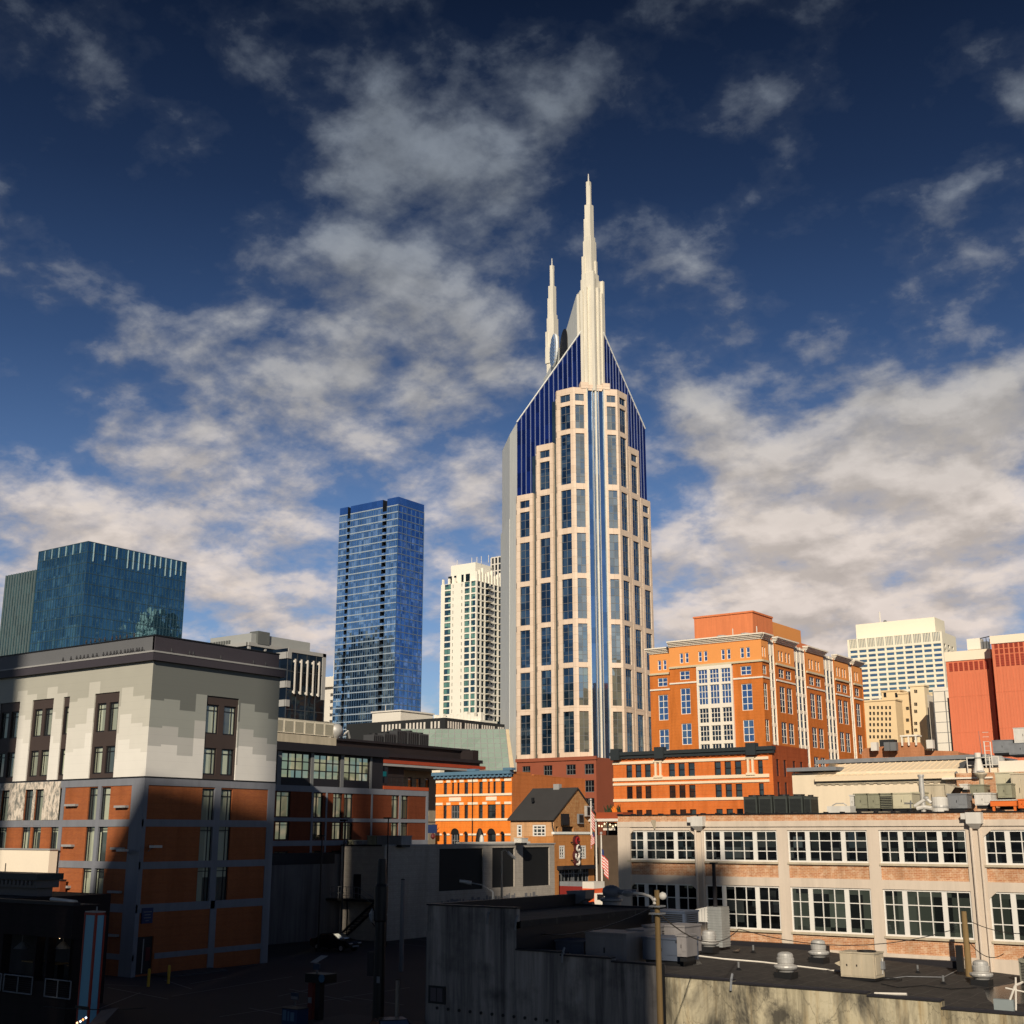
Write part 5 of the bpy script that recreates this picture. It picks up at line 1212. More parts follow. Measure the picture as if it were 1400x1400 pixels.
for k in range(4): u = u1_+.5+k*.7; mb.tube(f1.p(u, z0_, .5), f1.p(u, z0_+2.1+.2*(k % 2), .5), .08, M_frame_d); 
mb.path([f1.p(u1_-1, z0_+2.2, .5), f1.p(u1_+2, z0_+2.6, .5), f1.p(u1_+3, z0_+2.0, .5)], .1, M_frame_d); mb.build('pipes', t)
# brown terrace roofs in front of the buff buildings
P = at(1262, 1020, 240); f1 = S(P.y); t = thing('brown_terrace_building', 'low brown brick building with cluttered terrace roof below the buff blocks', 'building', (P.x, P.y, 0))
M_bt = brick('brown_brick', (.50, .20, .085), (.42, .16, .07), (.45, .25, .15), big=.2); mb = MB(); xa = f1.u(1178, 1028)
pts = [(1178, 1029), (1182, 1023), (1224, 1019), (1226, 1015), (1258, 1015), (1266, 1026), (1310, 1027)]
for (a, ya), (b, yb3) in zip(pts, pts[1:]): mb.quad(f1.p(f1.u(a, ya), 0), f1.p(f1.u(b, yb3), 0), f1.p(f1.u(b, yb3), f1.uz(b, yb3)[1]), f1.p(f1.u(a, ya), f1.uz(a, ya)[1]), M_bt)
solid(mb, xa, f1.u(1310, 1027), P.y+.05, P.y+14, 0, f1.uz(1290, 1029)[1], M_bt, M_roof); mb.build('wall', t)
mb = MB(); z0_ = f1.uz(1240, 1016)[1]
f1.box(mb, f1.u(1232, 1010), f1.u(1256, 1010), z0_+1.2, z0_+1.5, -.6, 2, M_ow)
for px in (1234, 1243, 1253): f1.box(mb, f1.u(px, 1010)-.15, f1.u(px, 1010)+.15, z0_-.5, z0_+1.3, -.5, -.2, M_ow)
mb.build('white_canopy', t)
mb = MB()
for px, w in ((1200, 10), (1218, 6), (1226, 7), (1276, 9)): u, z = f1.uz(px, 1027 if px < 1260 else 1024); f1.box(mb, u-.6, u+.6, z, z+1.6, -2, -.8, M_frame_g if px % 4 else M_white)
f1.box(mb, f1.u(1195, 1015), f1.u(1215, 1015), f1.uz(1200, 1019)[1]-.2, f1.uz(1200, 1010)[1], 3, 5, Mdk); mb.build('roof_units', t)
# grey plant block near the right edge, beyond the beige penthouse
P = at(1400, 1000, 150); f1 = S(P.y)
def boxthing(name, lab, cat, fr, x0p, x1p, yb_, yt_, depth, mat, grille=None, group=None, legs=0, lid=True):
    """a rooftop cabinet given by its outline in the wall plane fr: casing, lid, door panel or grille"""
    u0, z0 = fr.uz(x0p, yb_); u1, z1 = fr.uz(x1p, yt_); z0, z1 = fr.uz((x0p+x1p)/2, yb_)[1], fr.uz((x0p+x1p)/2, yt_)[1]
    t = thing(name, lab, cat, fr.p((u0+u1)/2, z0, depth/2), group); w = u1-u0; h = z1-z0
    mb = MB(); fr.box(mb, u0, u1, z0+.06, z1-.04, 0, depth, mat); fr.box(mb, u0+.08, u1-.08, z0-.15, z0+.06, .1, depth-.1, M_black); mb.build('cabinet', t)
    if lid: mb = MB(); fr.box(mb, u0-.04, u1+.04, z1-.04, z1+.04, -.05, depth+.05, mat); mb.build('lid', t)
    if grille:
        mb = MB(); n_ = max(3, int(h/.13))
        for k in range(n_): z = z0+h*(.12+.76*k/n_); fr.box(mb, u0+w*.07, u1-w*.07, z, z+h*.76/n_*.5, -.04, 0, grille)
        for k in range(n_): z = z0+h*(.12+.76*k/n_); mb.add([fr.p(u1+.01, z, depth*.1), fr.p(u1+.01, z, depth*.9), fr.p(u1+.03, z+h*.76/n_*.5, depth*.9), fr.p(u1+.03, z+h*.76/n_*.5, depth*.1)], [(0, 1, 2, 3)], grille)
        mb.build('grille', t)
    else:
        mb = MB(); fr.box(mb, u0+w*.08, u0+w*.50, z0+h*.15, z1-h*.12, -.025, 0, mat); fr.box(mb, u0+w*.46, u0+w*.48, z0+h*.45, z0+h*.6, -.06, -.025, M_black); mb.build('access_panel', t)
        mb = MB(); fr.box(mb, u0+w*.58, u0+w*.9, z0+h*.3, z1-h*.15, -.025, 0, mat); mb.build('side_panel', t)
    return t
boxthing('plant_cabinet', 'grey plant cabinet behind the parapet at the right edge, under the red-orange slab', 'cooling unit', f1, 1358, 1384, 1030, 1012, 5, M_grey)
boxthing('plant_cabinet', 'tall pale plant cabinet at the extreme right edge in front of red-orange slab', 'cooling unit', f1, 1387, 1412, 1016, 995, 5, M_white_metal)
boxthing('plant_cabinet', 'lower long grey plant cabinet at the right edge beside the tall pale cabinet', 'cooling unit', S(P.y-4), 1380, 1412, 1032, 1016, 3, M_grey)
# ------------------------------------------------------------------ 13 Broadway fronts: orange building, gabled house, bar
P = at(700, 1052, 185); X1, Y0 = P.x, P.y; fS_, fE_ = S(Y0), E(X1); X0 = fS_.u(596.5, 1056); Y1 = fE_.u(800, 1060)
ob = thing('orange_brick_building', 'bright orange brick front with white window heads, arches and a blue cornice', 'building', (X1, Y0, 0))
M_bo = brick('bright_orange_brick', (.86, .215, .022), (.74, .17, .018), (.8, .3, .06), big=.08); M_bside = brick('old_side_brick', (.58, .18, .045), (.50, .145, .038), (.40, .17, .07), big=.25, spotted=.2)
X_ = lambda x: 560+x*.21429; Y_ = lambda y: 1020+y*.21429
uo = lambda x, y=300: fS_.u(X_(x), Y_(y)); zo2 = lambda y: zat(Y_(y), P)
w3 = [(216, 238), (268, 283), (303, 318), (348, 373), (441, 466), (497, 512), (532, 549), (581, 606)]
w2 = [(214, 236), (264, 318), (348, 372), (439, 466), (496, 550), (581, 606)]
w1 = w2
ops = []; arches = []
for a, b in w3: ops.append((uo(a, 260), uo(b, 260), zo2(300), zo2(222)))
for a, b in w2: ops.append((uo(a, 400), uo(b, 400), zo2(460), zo2(370)))
zsp = zo2(560)
for a, b in w1: ops.append((uo(a, 580), uo(b, 580), zo2(650), zsp))
zt = zo2(165)
mb = MB(); facade(mb, fS_, X0, X1, 0, zt, ops, M_bo, .3); 
# arch openings are drawn as dark half discs set in the wall face with white voussoirs
mb.build('front_wall', ob)
mb = MB(); facade(mb, fE_, Y0, Y1, 0, zt-.3, [], M_bside); solid(mb, X0, X1, Y0, Y1, 0, zt-.8, M_bside, M_roof, 'SE')
for k, f_ in enumerate((0, .28, .52, .76)): fE_.box(mb, Y0+(Y1-Y0)*f_, Y0+(Y1-Y0)*(f_+.24), zt-.3-.0*k, zt+.1-.25*k, -.02, .4, M_bside)
mb.build('side_wall', ob)
for i, (a, b, c, d) in enumerate(ops):
    wide = (b-a) > 1.6
    arch = (b-a)/2 if i >= len(w3)+len(w2) else 0
    window(ob, fS_, (a+b)/2, c, b-a, d-c, M_frame_d if not wide else M_frame_g, M_glass, .22 if not arch else .22, nx=3 if wide else 1, ny=2, bar=.1, fw=.1, name='window')
# arched heads: dark fanlights standing in brick arch rings
mfan = MB(); mring = MB()
for (a, b) in w1:
    ua, ub = uo(a, 580), uo(b, 580); r = (ub-ua)/2; u = (ua+ub)/2; n_ = 12
    ptsA = [(u+r*math.cos(math.pi*k/n_), zsp+r*math.sin(math.pi*k/n_)) for k in range(n_+1)]
    mfan.add([fS_.p(x, z, -.03) for x, z in ptsA], [tuple(range(n_+1))], M_black)
    ro = r+.42
    ptsB = [(u+ro*math.cos(math.pi*k/n_), zsp+ro*math.sin(math.pi*k/n_)) for k in range(n_+1)]
    for k in range(n_):
        q = [ptsA[k], ptsA[k+1], ptsB[k+1], ptsB[k]]
        mring.add([fS_.p(x, z, -.12) for x, z in q]+[fS_.p(x, z, .02) for x, z in q], [(0, 1, 2, 3), (0, 4, 5, 1), (1, 5, 6, 2), (2, 6, 7, 3), (3, 7, 4, 0)], M_bo)
mfan.build('arch_fanlights', ob); mring.build('arch_rings', ob)
mb = MB(); M_sw = paint('white_stone', (.86, .74, .56), .6, .06, .6)
for yc in (306, 467): fS_.box(mb, X0, X1, zo2(yc)-.16, zo2(yc)+.16, -.14, .05, M_sw)
segs1 = [(170, 214), (238, 262), (286, 300), (322, 347), (374, 438), (468, 494), (515, 530), (551, 578), (606, 650)]
for a, b in segs1: fS_.box(mb, uo(a, 215), uo(b, 215), zo2(222), zo2(206), -.14, .05, M_sw)
for a, b in ((170, 212), (238, 262), (320, 346), (374, 437), (468, 494), (552, 579), (607, 650)): fS_.box(mb, uo(a, 362), uo(b, 362), zo2(370), zo2(354), -.14, .05, M_sw)
for a, b in ((170, 208), (240, 258), (324, 342), (376, 432), (470, 490), (556, 576), (610, 650)): fS_.box(mb, uo(a, 565), uo(b, 565), zo2(570), zo2(558), -.14, .05, M_sw)
mb.build('white_window_heads', ob)
for a, b in ((254, 329), (489, 556)): mb = MB(); fS_.box(mb, uo(a, 333), uo(b, 333), zo2(345), zo2(320), -.10, .05, M_sw); mb.build('white_name_panel', ob)
mb = MB(); M_bc = paint('blue_cornice', (.10, .19, .27), .5, .15, .8); fS_.box(mb, X0-.35, X1+.1, zt-.25, zt+.25, -.75, .3, M_bc); fS_.box(mb, X0-.2, X1, zt-.7, zt-.25, -.4, .3, M_bc)
for k in range(18): u = X0+(X1-X0)*(k+.4)/18; fS_.box(mb, u, u+.22, zt-.62, zt-.25, -.66, -.4, M_bc)
for a in (164, 386, 615): fS_.box(mb, uo(a, 160), uo(a, 160)+1.6, zt+.25, zt+.6, -.8, .2, M_bc if a != 164 else M_sw)
mb.build('blue_cornice', ob)
mb = MB(); fS_.box(mb, uo(404, 300)-.06, uo(404, 300)+.06, 0, zt-.7, -.14, 0, M_frame_d); mb.build('downpipe', ob)
# gabled house
P = at(757, 1112, 168); X1, Y0 = P.x, P.y; fS_, fE_ = S(Y0), E(X1); X0 = fS_.u(698, 1117); Y1 = fE_.u(817, 1112)
gh = thing('gabled_brick_house', 'small brick house with dark shingle roof and speckled gable end', 'house', (X1, Y0, 0))
ze = zat(1117, P); yr = fE_.u(788.5, 1078); zr_ = fE_.uz(788.5, 1077.5)[1]; X0r = X0
M_gb_ = brick('gable_brick', (.42, .165, .05), (.34, .13, .045), (.55, .36, .17), big=.2, spotted=.6); M_tanw = brick('pale_house_brick', (.62, .34, .16), (.55, .29, .13), (.6, .38, .22), big=.1)
mb = MB(); ops = [(fS_.u(706.5, 1135), fS_.u(713.5, 1135), fS_.uz(710, 1144)[1], fS_.uz(710, 1127.5)[1]), (fS_.u(728, 1135), fS_.u(746, 1135), fS_.uz(737, 1144)[1], fS_.uz(737, 1127.5)[1])]
facade(mb, fS_, X0, X1, 0, ze, ops, M_tanw, .2); solid(mb, X0, X1, Y0, Y1, 0, ze, M_gb_, M_roof, 'SET'); mb.build('front_wall', gh)
mb = MB(); gops = [(fE_.u(768.5, 1134), fE_.u(784.5, 1134), fE_.uz(776, 1139)[1], fE_.uz(776, 1130)[1]), (fE_.u(760, 1134), fE_.u(763.5, 1134), fE_.uz(762, 1139)[1], fE_.uz(762, 1130)[1])]
facade(mb, fE_, Y0, Y1, 0, ze, gops, M_gb_, .3, back=M_black); mb.add([fE_.p(Y0, ze), fE_.p(Y1, ze), fE_.p(yr, zr_)], [(0, 1, 2)], M_gb_); mb.build('gable_wall', gh); mb = MB(); mb.add([(X0, Y0, ze), (X0, Y1, ze), (X0, yr, zr_)], [(0, 1, 2)], M_gb_); mb.build('gable_wall', gh)
M_sh = paint('roof_shingle', (.05, .047, .046), .85, .2, .6, fine=.3); mb = MB(); th = .18
for (ya, za, yb4, zb4) in ((Y0-.4, ze-.25, yr, zr_+.1), (yr, zr_+.1, Y1+.3, ze-.15)):
    xa, xb = X0-.25, X1+.22
    mb.add([(xa, ya, za), (xb, ya, za), (xb, yb4, zb4), (xa, yb4, zb4), (xa, ya, za-th), (xb, ya, za-th), (xb, yb4, zb4-th), (xa, yb4, zb4-th)], [(0, 1, 2, 3), (4, 7, 6, 5), (0, 4, 5, 1), (1, 5, 6, 2), (2, 6, 7, 3), (3, 7, 4, 0)], M_sh)
rf = mb.build('roof', gh)
mb = MB(); mb.box(X0+3.4, X0+4.3, yr-.35, yr+.35, zr_-.3, zr_+.6, M_sill); mb.box(X1-5.1, X1-4.8, Y0+2.2, Y0+2.5, ze+2, ze+2.6, M_black); mb.build('roof_vent', rf)
for i, (a, b, c, d) in enumerate(ops): window(gh, fS_, (a+b)/2, c, b-a, d-c, M_frame_w, M_glass, .1, far=False, nx=1 if i == 0 else 3, ny=3, fw=.22, bar=.14)
mb = MB(); mb.path([fS_.p(X1-.15, ze-.3, -.2), fS_.p(X1-.15, ze-1.2, -.1), fS_.p(X1+.05, ze-1.8, -.12), fS_.p(X1+.05, 0, -.12)], .09, M_frame_d); mb.build('downpipe', gh)
def wallfix(name, lab, cat, fr, px, py, w, h, d, mat, sub=None):
    u, z = fr.uz(px, py); t = thing(name, lab, cat, fr.p(u, z-h/2, -d/2)); mb = MB(); fr.box(mb, u-w/2, u+w/2, z-h/2, z+h/2, -d-.15, -.15, mat); mb.build('casing', t)
    mb = MB(); fr.box(mb, u-.1, u+.1, z-.1, z+.1, -.15, 0, M_black); mb.build('bracket', t)
    mb = MB(); fr.box(mb, u-w*.4, u+w*.4, z-h*.38, z+h*.38, -d-.19, -d-.15, sub or M_black); mb.build('front_panel', t); return t
wallfix('wall_screen', 'black square outdoor screen on the gabled house wall', 'screen', fE_, 770, 1120.5, 1.6, 1.5, .3, M_black, M_dark)
wallfix('wall_heater', 'grey framed black box on the gable wall beside the rooftop bar', 'wall box', fE_, 791, 1119.5, 1.2, 1.3, .3, M_grey)
wallfix('wall_cooler', 'pale cooling unit high on the gable wall above the rooftop bar canopy', 'cooling unit', fE_, 802, 1109, 1.6, 1.4, .4, M_galv)
# brick bar annex with two white windows and a neon sign
fx = E(X1+4.0); ya = fx.u(757, 1165); yb_ = fx.u(812, 1165); za = fx.uz(780, 1140)[1]
an = thing('brick_bar_building', 'two-storey tan brick bar with two white windows and dark glazed ground floor', 'building', (X1+4, ya, 0))
M_an = brick('bar_brick', (.58, .225, .06), (.50, .19, .05), (.5, .26, .11), big=.3); ops = []
for xa, xb in ((764.5, 772), (793.5, 801)): ops.append((fx.u(xa, 1165), fx.u(xb, 1165), fx.uz((xa+xb)/2, 1174)[1], fx.uz((xa+xb)/2, 1156)[1]))
shop = (fx.u(764, 1195), fx.u(805, 1195), gz(X1+4, ya)+.4, fx.uz(785, 1187)[1])
mb = MB(); facade(mb, fx, ya, yb_, 0, za, ops+[shop], M_an, .3, back=M_black); solid(mb, X1-.5, X1+4, ya, yb_, 0, za-.3, M_an, M_roof, 'E'); mb.build('wall', an)
for a, b, c, d in ops: window(an, fx, (a+b)/2, c, b-a, d-c, M_frame_w, M_glass, .05, far=False, nx=2, ny=4, fw=.22, bar=.12)
mb = MB(); fx.box(mb, ya, yb_+.05, za-.05, za+.25, -.12, .3, M_side); mb.build('coping', an)
a, b, c, d = shop
window(an, fx, (a+b)/2, c, b-a, d-c, M_frame_g, M_glass_dk, .12, far=False, cols=[.1, .2, .33, .43, (.5, .35), .66, .8, .92], rows=[(.86, .1)], bar=.14, fw=.14, name='shopfront')
mb = MB(); fx.box(mb, a-.4, b+.6, d-.1, d+.35, -.9, .1, M_dark); mb.build('canopy', an)
u, z = fx.uz(780.5, 1165); sg = thing('hanging_neon_sign', 'red and white curly upright bar sign between two white windows', 'sign', fx.p(u, z-2, -.8))
mb = MB(); n_ = 14; lobes = [(0, 1.4, .65), (.12, .5, .55), (-.08, -.4, .65), (.0, -1.2, .55)]
for du_, dz_, r in lobes:
    mb2 = disc(fx, u+du_, z+dz_, r, -1.0, paint('sign_dark_red', (.075, .018, .018), .4), .3); mb.v += []; 
    o = len(mb.v); mi = mb.mi(mb2.mats[0]); mb.v += mb2.v; mb.f += [[o+k for k in f] for f in mb2.f]; mb.m += [mi]*len(mb2.f)
mb.build('backing', sg)
mb = MB()
for i, (du_, dz_, r) in enumerate(lobes):
    pts = [fx.p(u+du_+r*.62*math.cos(a_), z+dz_+r*.62*math.sin(a_), -1.06) for a_ in [i*1.3+k*.45 for k in range(11)]]
    mb.path(pts, .13, M_white if i != 0 else paint('sign_red', (.35, .03, .03), .4), 5)
mb.build('curly_lettering', sg); mb = MB(); mb.tube(fx.p(u, z+1.2, -.8), fx.p(u, z+1.2, 0), .07, M_black); mb.tube(fx.p(u, z-1, -.8), fx.p(u, z-1, 0), .07, M_black); mb.build('bracket', sg)
# rooftop bar: canopy on posts with lit decoration between house and red brick building
fB = S(Y0+9); xb0 = fB.u(797, 1125); xb1 = fB.u(842, 1125); zc_ = fB.uz(820, 1121)[1]; zf_ = fB.uz(820, 1142)[1]
rbar = thing('rooftop_bar_building', 'dark stone bar with open roof terrace under a flat canopy hung with bulbs', 'building', (xb0, Y0+9, 0))
mb = MB(); Mrs = paint('dark_rubble', (.11, .075, .05), .85, .4, 1.2, fine=.5); solid(mb, xb0-2, xb1+3, Y0+9, Y0+20, 0, zf_, Mrs, M_roof); mb.build('stone_wall', rbar)
mb = MB(); fB.box(mb, xb0, xb1+1, zc_-.2, zc_+.15, -.6, 9, M_white); mb.build('canopy', rbar)
for k in range(4): mb = MB(); u = xb0+.4+(xb1-xb0)*k/3; mb.tube(fB.p(u, zf_, .1), fB.p(u, zc_-.2, .1), .1, M_black); mb.build('post', rbar)
mb = MB(); fB.box(mb, xb0, xb1+1, zf_, zc_-.3, 6, 6.2, M_dark); mb.build('back_wall', rbar)
mb = MB(); fB.box(mb, xb0+2.0, xb1+1, zc_+.15, zc_+1.0, .2, 3, paint('red_planter', (.30, .06, .02), .6))
for k in range(16): u = xb0+5+(xb1-xb0-6)*random.random(); mb.tube(fB.p(u, zc_+.9, .3+random.random()), fB.p(u+random.uniform(-.3, .3), zc_+1.4+random.random()*.5, .5), .12, paint('orange_flower', (.75, .20, .02), .6), .02, 5)
for k in range(26): u = xb0+3+(xb1-xb0-3)*random.random(); mb.tube(fB.p(u, zc_+.9, .8+random.random()), fB.p(u+random.uniform(-.4, .4), zc_+1.5+random.random()*.6, .8), .14, paint('dark_leaf', (.03, .045, .02), .7), .02, 4)
mb.build('planter', rbar)
mb = MB()
for k in range(12): u = xb0+(xb1-xb0)*(k+.5)/12; mb.lathe(fB.p(u, zc_-.75-.25*math.sin(k*1.4), .3), [(.0, 0), (.12, .08), (.12, .2), (0, .28)], M_bulb, 6)
mb.build('bulb_string', rbar)
mb = MB(); u, z = fB.uz(827, 1131); fB.box(mb, u-.9, u+.9, z-.4, z+.4, 1, 1.2, M_white); mb.build('white_lamp', rbar)
# flagpoles and flags
M_flagr = paint('flag_red', (.62, .06, .05), .7, .1, 2); M_flagw = paint('flag_white', (.78, .72, .65), .7, .06, 2); M_flagb = paint('flag_blue', (.03, .05, .16), .7, .1, 2)
def flag(mb, top, w, h, fold=.25):
    """a striped flag hanging in folds from the pole"""
    n = 13; m_ = 6
    for i in range(m_):
        for j in range(n):
            def pt(a, b):
                x = a/m_; droop = x*.55*h; return Vector((top.x+x*w*.5, top.y-.1+math.sin(x*9)*fold, top.z-b/n*h*.62-droop*.8))
            mat = M_flagb if (i < 2 and j < 4) else (M_flagr if j % 2 == 0 else M_flagw)
            mb.add([pt(i, j), pt(i+1, j), pt(i+1, j+1), pt(i, j+1)], [(0, 1, 2, 3)], mat)
for px, yt, d, lab, fl in ((816, 1124, 158, 'tall white flagpole in front of the brick bar, bare at the top', 0), (823, 1141, 156, 'shorter white flagpole with folded striped flag beside the brick bar', 1), (809.5, 1095, 166, 'white and red mast rising from the rooftop bar terrace', 2)):
    b = at(px, 1205, d); g = gz(b.x, b.y); zt = zat(yt, b); t = thing('flagpole', lab, 'flagpole', (b.x, b.y, g))
    z0_ = g if fl < 2 else zf_
    if fl == 2: t.location.z = zf_; WL[t.name] = Vector((b.x, b.y, zf_))
    mb = MB(); mb.tube((b.x, b.y, z0_), (b.x, b.y, zt), .14, M_white, .08); mb.build('pole', t); mb = MB(); mb.lathe((b.x, b.y, zt), [(0, 0), (.16, .1), (.16, .25), (0, .35)], M_galv, 8); mb.build('finial', t)
    if fl == 1: mb = MB(); flag(mb, Vector((b.x+.1, b.y, zat(1160, b))), 1.7, 3.6); tag(mb.build('striped_flag'), 'red and white striped flag hanging in folds by the brick bar', 'flag', None)
    if fl == 0: mb = MB(); flag(mb, Vector((b.x-.2, b.y, zat(1137, b))), -1.2, 2.0); tag(mb.build('striped_flag'), 'small red flag edge showing behind the tall white flagpole', 'flag', None)
    if fl == 2: mb = MB(); flag(mb, Vector((b.x, b.y, zat(1099, b))), 1.0, 3.6); tag(mb.build('striped_flag'), 'narrow red and white flag on the rooftop terrace mast', 'flag', None)
# red and white truck in the street, only its roof showing
b = at(800, 1206, 150); g = gz(b.x, b.y)
tr = thing('box_truck', 'red and white truck roof showing above the dark roof near the flagpoles', 'truck', (b.x, b.y, g)); fT = S(b.y)
zt = fT.uz(800, 1206)[1]; ua, ub, uc = fT.u(764, 1209), fT.u(796, 1209), fT.u(828, 1211)
mb = MB(); fT.box(mb, ua, ub, g+.5, zt-.5, 0, 2.4, paint('truck_red', (.22, .025, .02), .4)); fT.box(mb, ua, ub, zt-.5, zt, .1, 2.3, M_grey); mb.build('body', tr)
mb = MB(); fT.box(mb, ub, uc-1.6, g+.5, zt-.7, 0, 2.4, paint('truck_orange', (.70, .11, .03), .4)); fT.box(mb, ub, uc-1.6, zt-.7, zt+.05, .05, 2.35, M_white); fT.box(mb, uc-1.6, uc, g+.5, zt-1.2, .1, 2.3, M_white); mb.build('cab', tr)
for u in (ua+1, ua+2.2, uc-1.2):
    mb = MB(); mb.tube(fT.p(u, g+.5, -.05), fT.p(u, g+.5, .3), .5, M_black, n=14); mb.tube(fT.p(u, g+.5, 2.1), fT.p(u, g+.5, 2.45), .5, M_black, n=14); mb.build('wheel', tr)
mb = MB(); fT.box(mb, uc-1.2, uc-.3, zt-1.9, zt-1.3, .05, .12, M_glass); mb.build('side_window', tr)
# ------------------------------------------------------------------ 14 white factory building with steel windows
P = at(1321, 1134, 77); WY = P.y; fS_ = S(WY); X0 = fS_.u(845, 1140); X1 = fS_.u(1400, 1150)+14
wb = thing('white_factory_building', 'pale painted brick factory building with big dark gridded windows in two rows', 'building', (P.x, WY, 0))
M_wf = paint('factory_paint', (.64, .53, .425), .65, .10, .4, streak=.22); M_fb = brick('factory_brick', (.54, .27, .13), (.42, .17, .08), (.72, .55, .38), bw=.3, bh=.1, big=.12, spotted=.55)
B_ = lambda x, y: (820+x*.41429, 1060+y*.41429)
def wu(xc, yc=230): return fS_.u(*B_(xc, yc))
def wz(yc, xc=760): return fS_.uz(*B_(xc, yc))[1]
bays = [(77, 305, 1), (343, 580, 0), (620, 879, 0), (922, 1210, 0), (1255, 1560, 1)]
pitch = (wu(922)-wu(343))/2; bw_ = wu(1210)-wu(922)
bx = [(wu(922)-pitch*3+.15, wu(922)-pitch*3+.15+bw_, 1), (wu(922)-pitch*2, wu(922)-pitch*2+bw_, 0), (wu(922)-pitch, wu(922)-pitch+bw_, 0), (wu(922), wu(922)+bw_, 0), (wu(922)+pitch+.3, wu(922)+pitch+.3+bw_, 1), (wu(922)+pitch*2+.3, wu(922)+pitch*2+.3+bw_, 0), (wu(922)+pitch*3+.3, wu(922)+pitch*3+.3+bw_, 0)]
za1, zb1 = wz(288), wz(181); za0, zb0 = wz(521), wz(371); zr = wz(127, 760); zc1 = wz(150)
ops = []
for a, b, ch in bx:
    if b > X1: continue
    ops += [(a, b, za1, zb1), (a, b, za0, zb0)]
sp = [(a, b, za0-1.0, za0-.12) for a, b, _ in bx if b < X1]+[(a, b, zb0+.55, za1-.12) for a, b, _ in bx if b < X1]
mb = MB(); facade(mb, fS_, X0, X1, 0, zc1, ops+sp, M_wf, .14); solid(mb, X0, X1, WY, WY+40, 0, zr-.5, M_wf, M_roof, 'S'); mb.build('painted_wall', wb)
for a, b, c, d in sp: mb = MB(); mb.quad(fS_.p(a, c, .10), fS_.p(b, c, .10), fS_.p(b, d, .10), fS_.p(a, d, .10), M_fb); mb.build('brick_spandrel', wb)
for a, b, _ in bx:
    for z in (za1, za0):
        if b < X1: mb = MB(); fS_.box(mb, a-.05, b+.05, z-.14, z-.01, -.07, .3, M_cream_metal); mb.build('window_sill', wb)
for i, (a, b, ch) in enumerate(bx):
    if b > X1: continue
    for (c, d, gm) in ((za1, zb1, M_glass_dk), (za0, zb0, M_glass_gn if i >= 2 else M_glass_dk)):
        W_ = b-a; cols = [.12, (.27, .30), .40, .55, (.71, .30), .86]; cols = [.115, (.248, .30), .385, .5, .615, (.752, .30), .885] if False else [.115, (.25, .30), .40, .55, (.70, .30), .85]
        window(wb, fS_, (a+b)/2, c, W_, d-c, M_frame_w, gm, .13, far=False, cols=cols, rows=[.335, .67], fw=.10, bar=.055, name='factory_window')
mb = MB()
for a, b, ch in bx:      # cut corners of the arched bays
    if ch and b < X1:
        for (c, d) in ((za1, zb1), (za0, zb0)):
            for u, s in ((a, 1), (b, -1)): mb = MB(); mb.add([fS_.p(u-.02*s, d+.02, -.01), fS_.p(u+.5*s, d+.02, -.01), fS_.p(u-.02*s, d-.42, -.01), fS_.p(u-.02*s, d+.02, .12), fS_.p(u+.5*s, d+.02, .12), fS_.p(u-.02*s, d-.42, .12)], [(0, 1, 2), (1, 4, 5, 2)], M_wf); mb.build('chamfered_corner', wb)
mb = MB(); fS_.box(mb, X0, X1, zc1, zr, .03, .4, M_fb); mb.build('brick_parapet', wb)
mb = MB(); fS_.box(mb, X0-.05, X1, zr, zr+.07, -.05, .5, M_frame_d); u = X0
while u < X1: fS_.box(mb, u, u+.12, zr+.07, zr+.13, -.06, .52, M_frame_d); u += 1.1
mb.build('coping', wb)
mb = MB(); fS_.box(mb, X0, X1, zc1-.35, zc1+.02, -.10, .1, M_wf); fS_.box(mb, X0, X0+1.0, 0, zc1-.3, -.06, .1, M_wf); mb.build('cornice_band', wb)
for xc, yc in ((321, 230), (1232, 230)):
    u = wu(xc, yc)
    mb = MB(); mb.path([fS_.p(u, 0, -.18), fS_.p(u, zc1-.35, -.18)], .09, M_wf, 8); mb.path([fS_.p(u+.45, 0, -.1), fS_.p(u+.45, zc1-.3, -.1)], .07, M_wf, 8); mb.build('downpipe', wb)
    z = wz(158 if xc < 400 else 148, xc)
    mb = MB(); fS_.box(mb, u-.15, u+.75, z-.2, z+.45, -.55, -.02, M_white_metal); fS_.box(mb, u-.45, u-.1, z+.05, z+.4, -.5, -.05, M_white_metal); mb.add([fS_.p(u-.15, z-.2, -.55), fS_.p(u+.75, z-.2, -.55), fS_.p(u+.5, z-.5, -.2), fS_.p(u+.1, z-.5, -.2)], [(0, 1, 2, 3)], M_white_metal); fS_.box(mb, u+.2, u+.3, z+.45, z+.6, -.3, -.2, M_black); mb.build('rain_hopper', wb)
u = wu(183, 165); mb = MB(); z = wz(160, 183); mb.add([fS_.p(u-.2, z+.25, -.25), fS_.p(u+.2, z+.25, -.25), fS_.p(u+.05, z-.35, -.1), fS_.p(u-.05, z-.35, -.1)], [(0, 1, 2, 3)], M_cream_metal); mb.build('spout', wb)
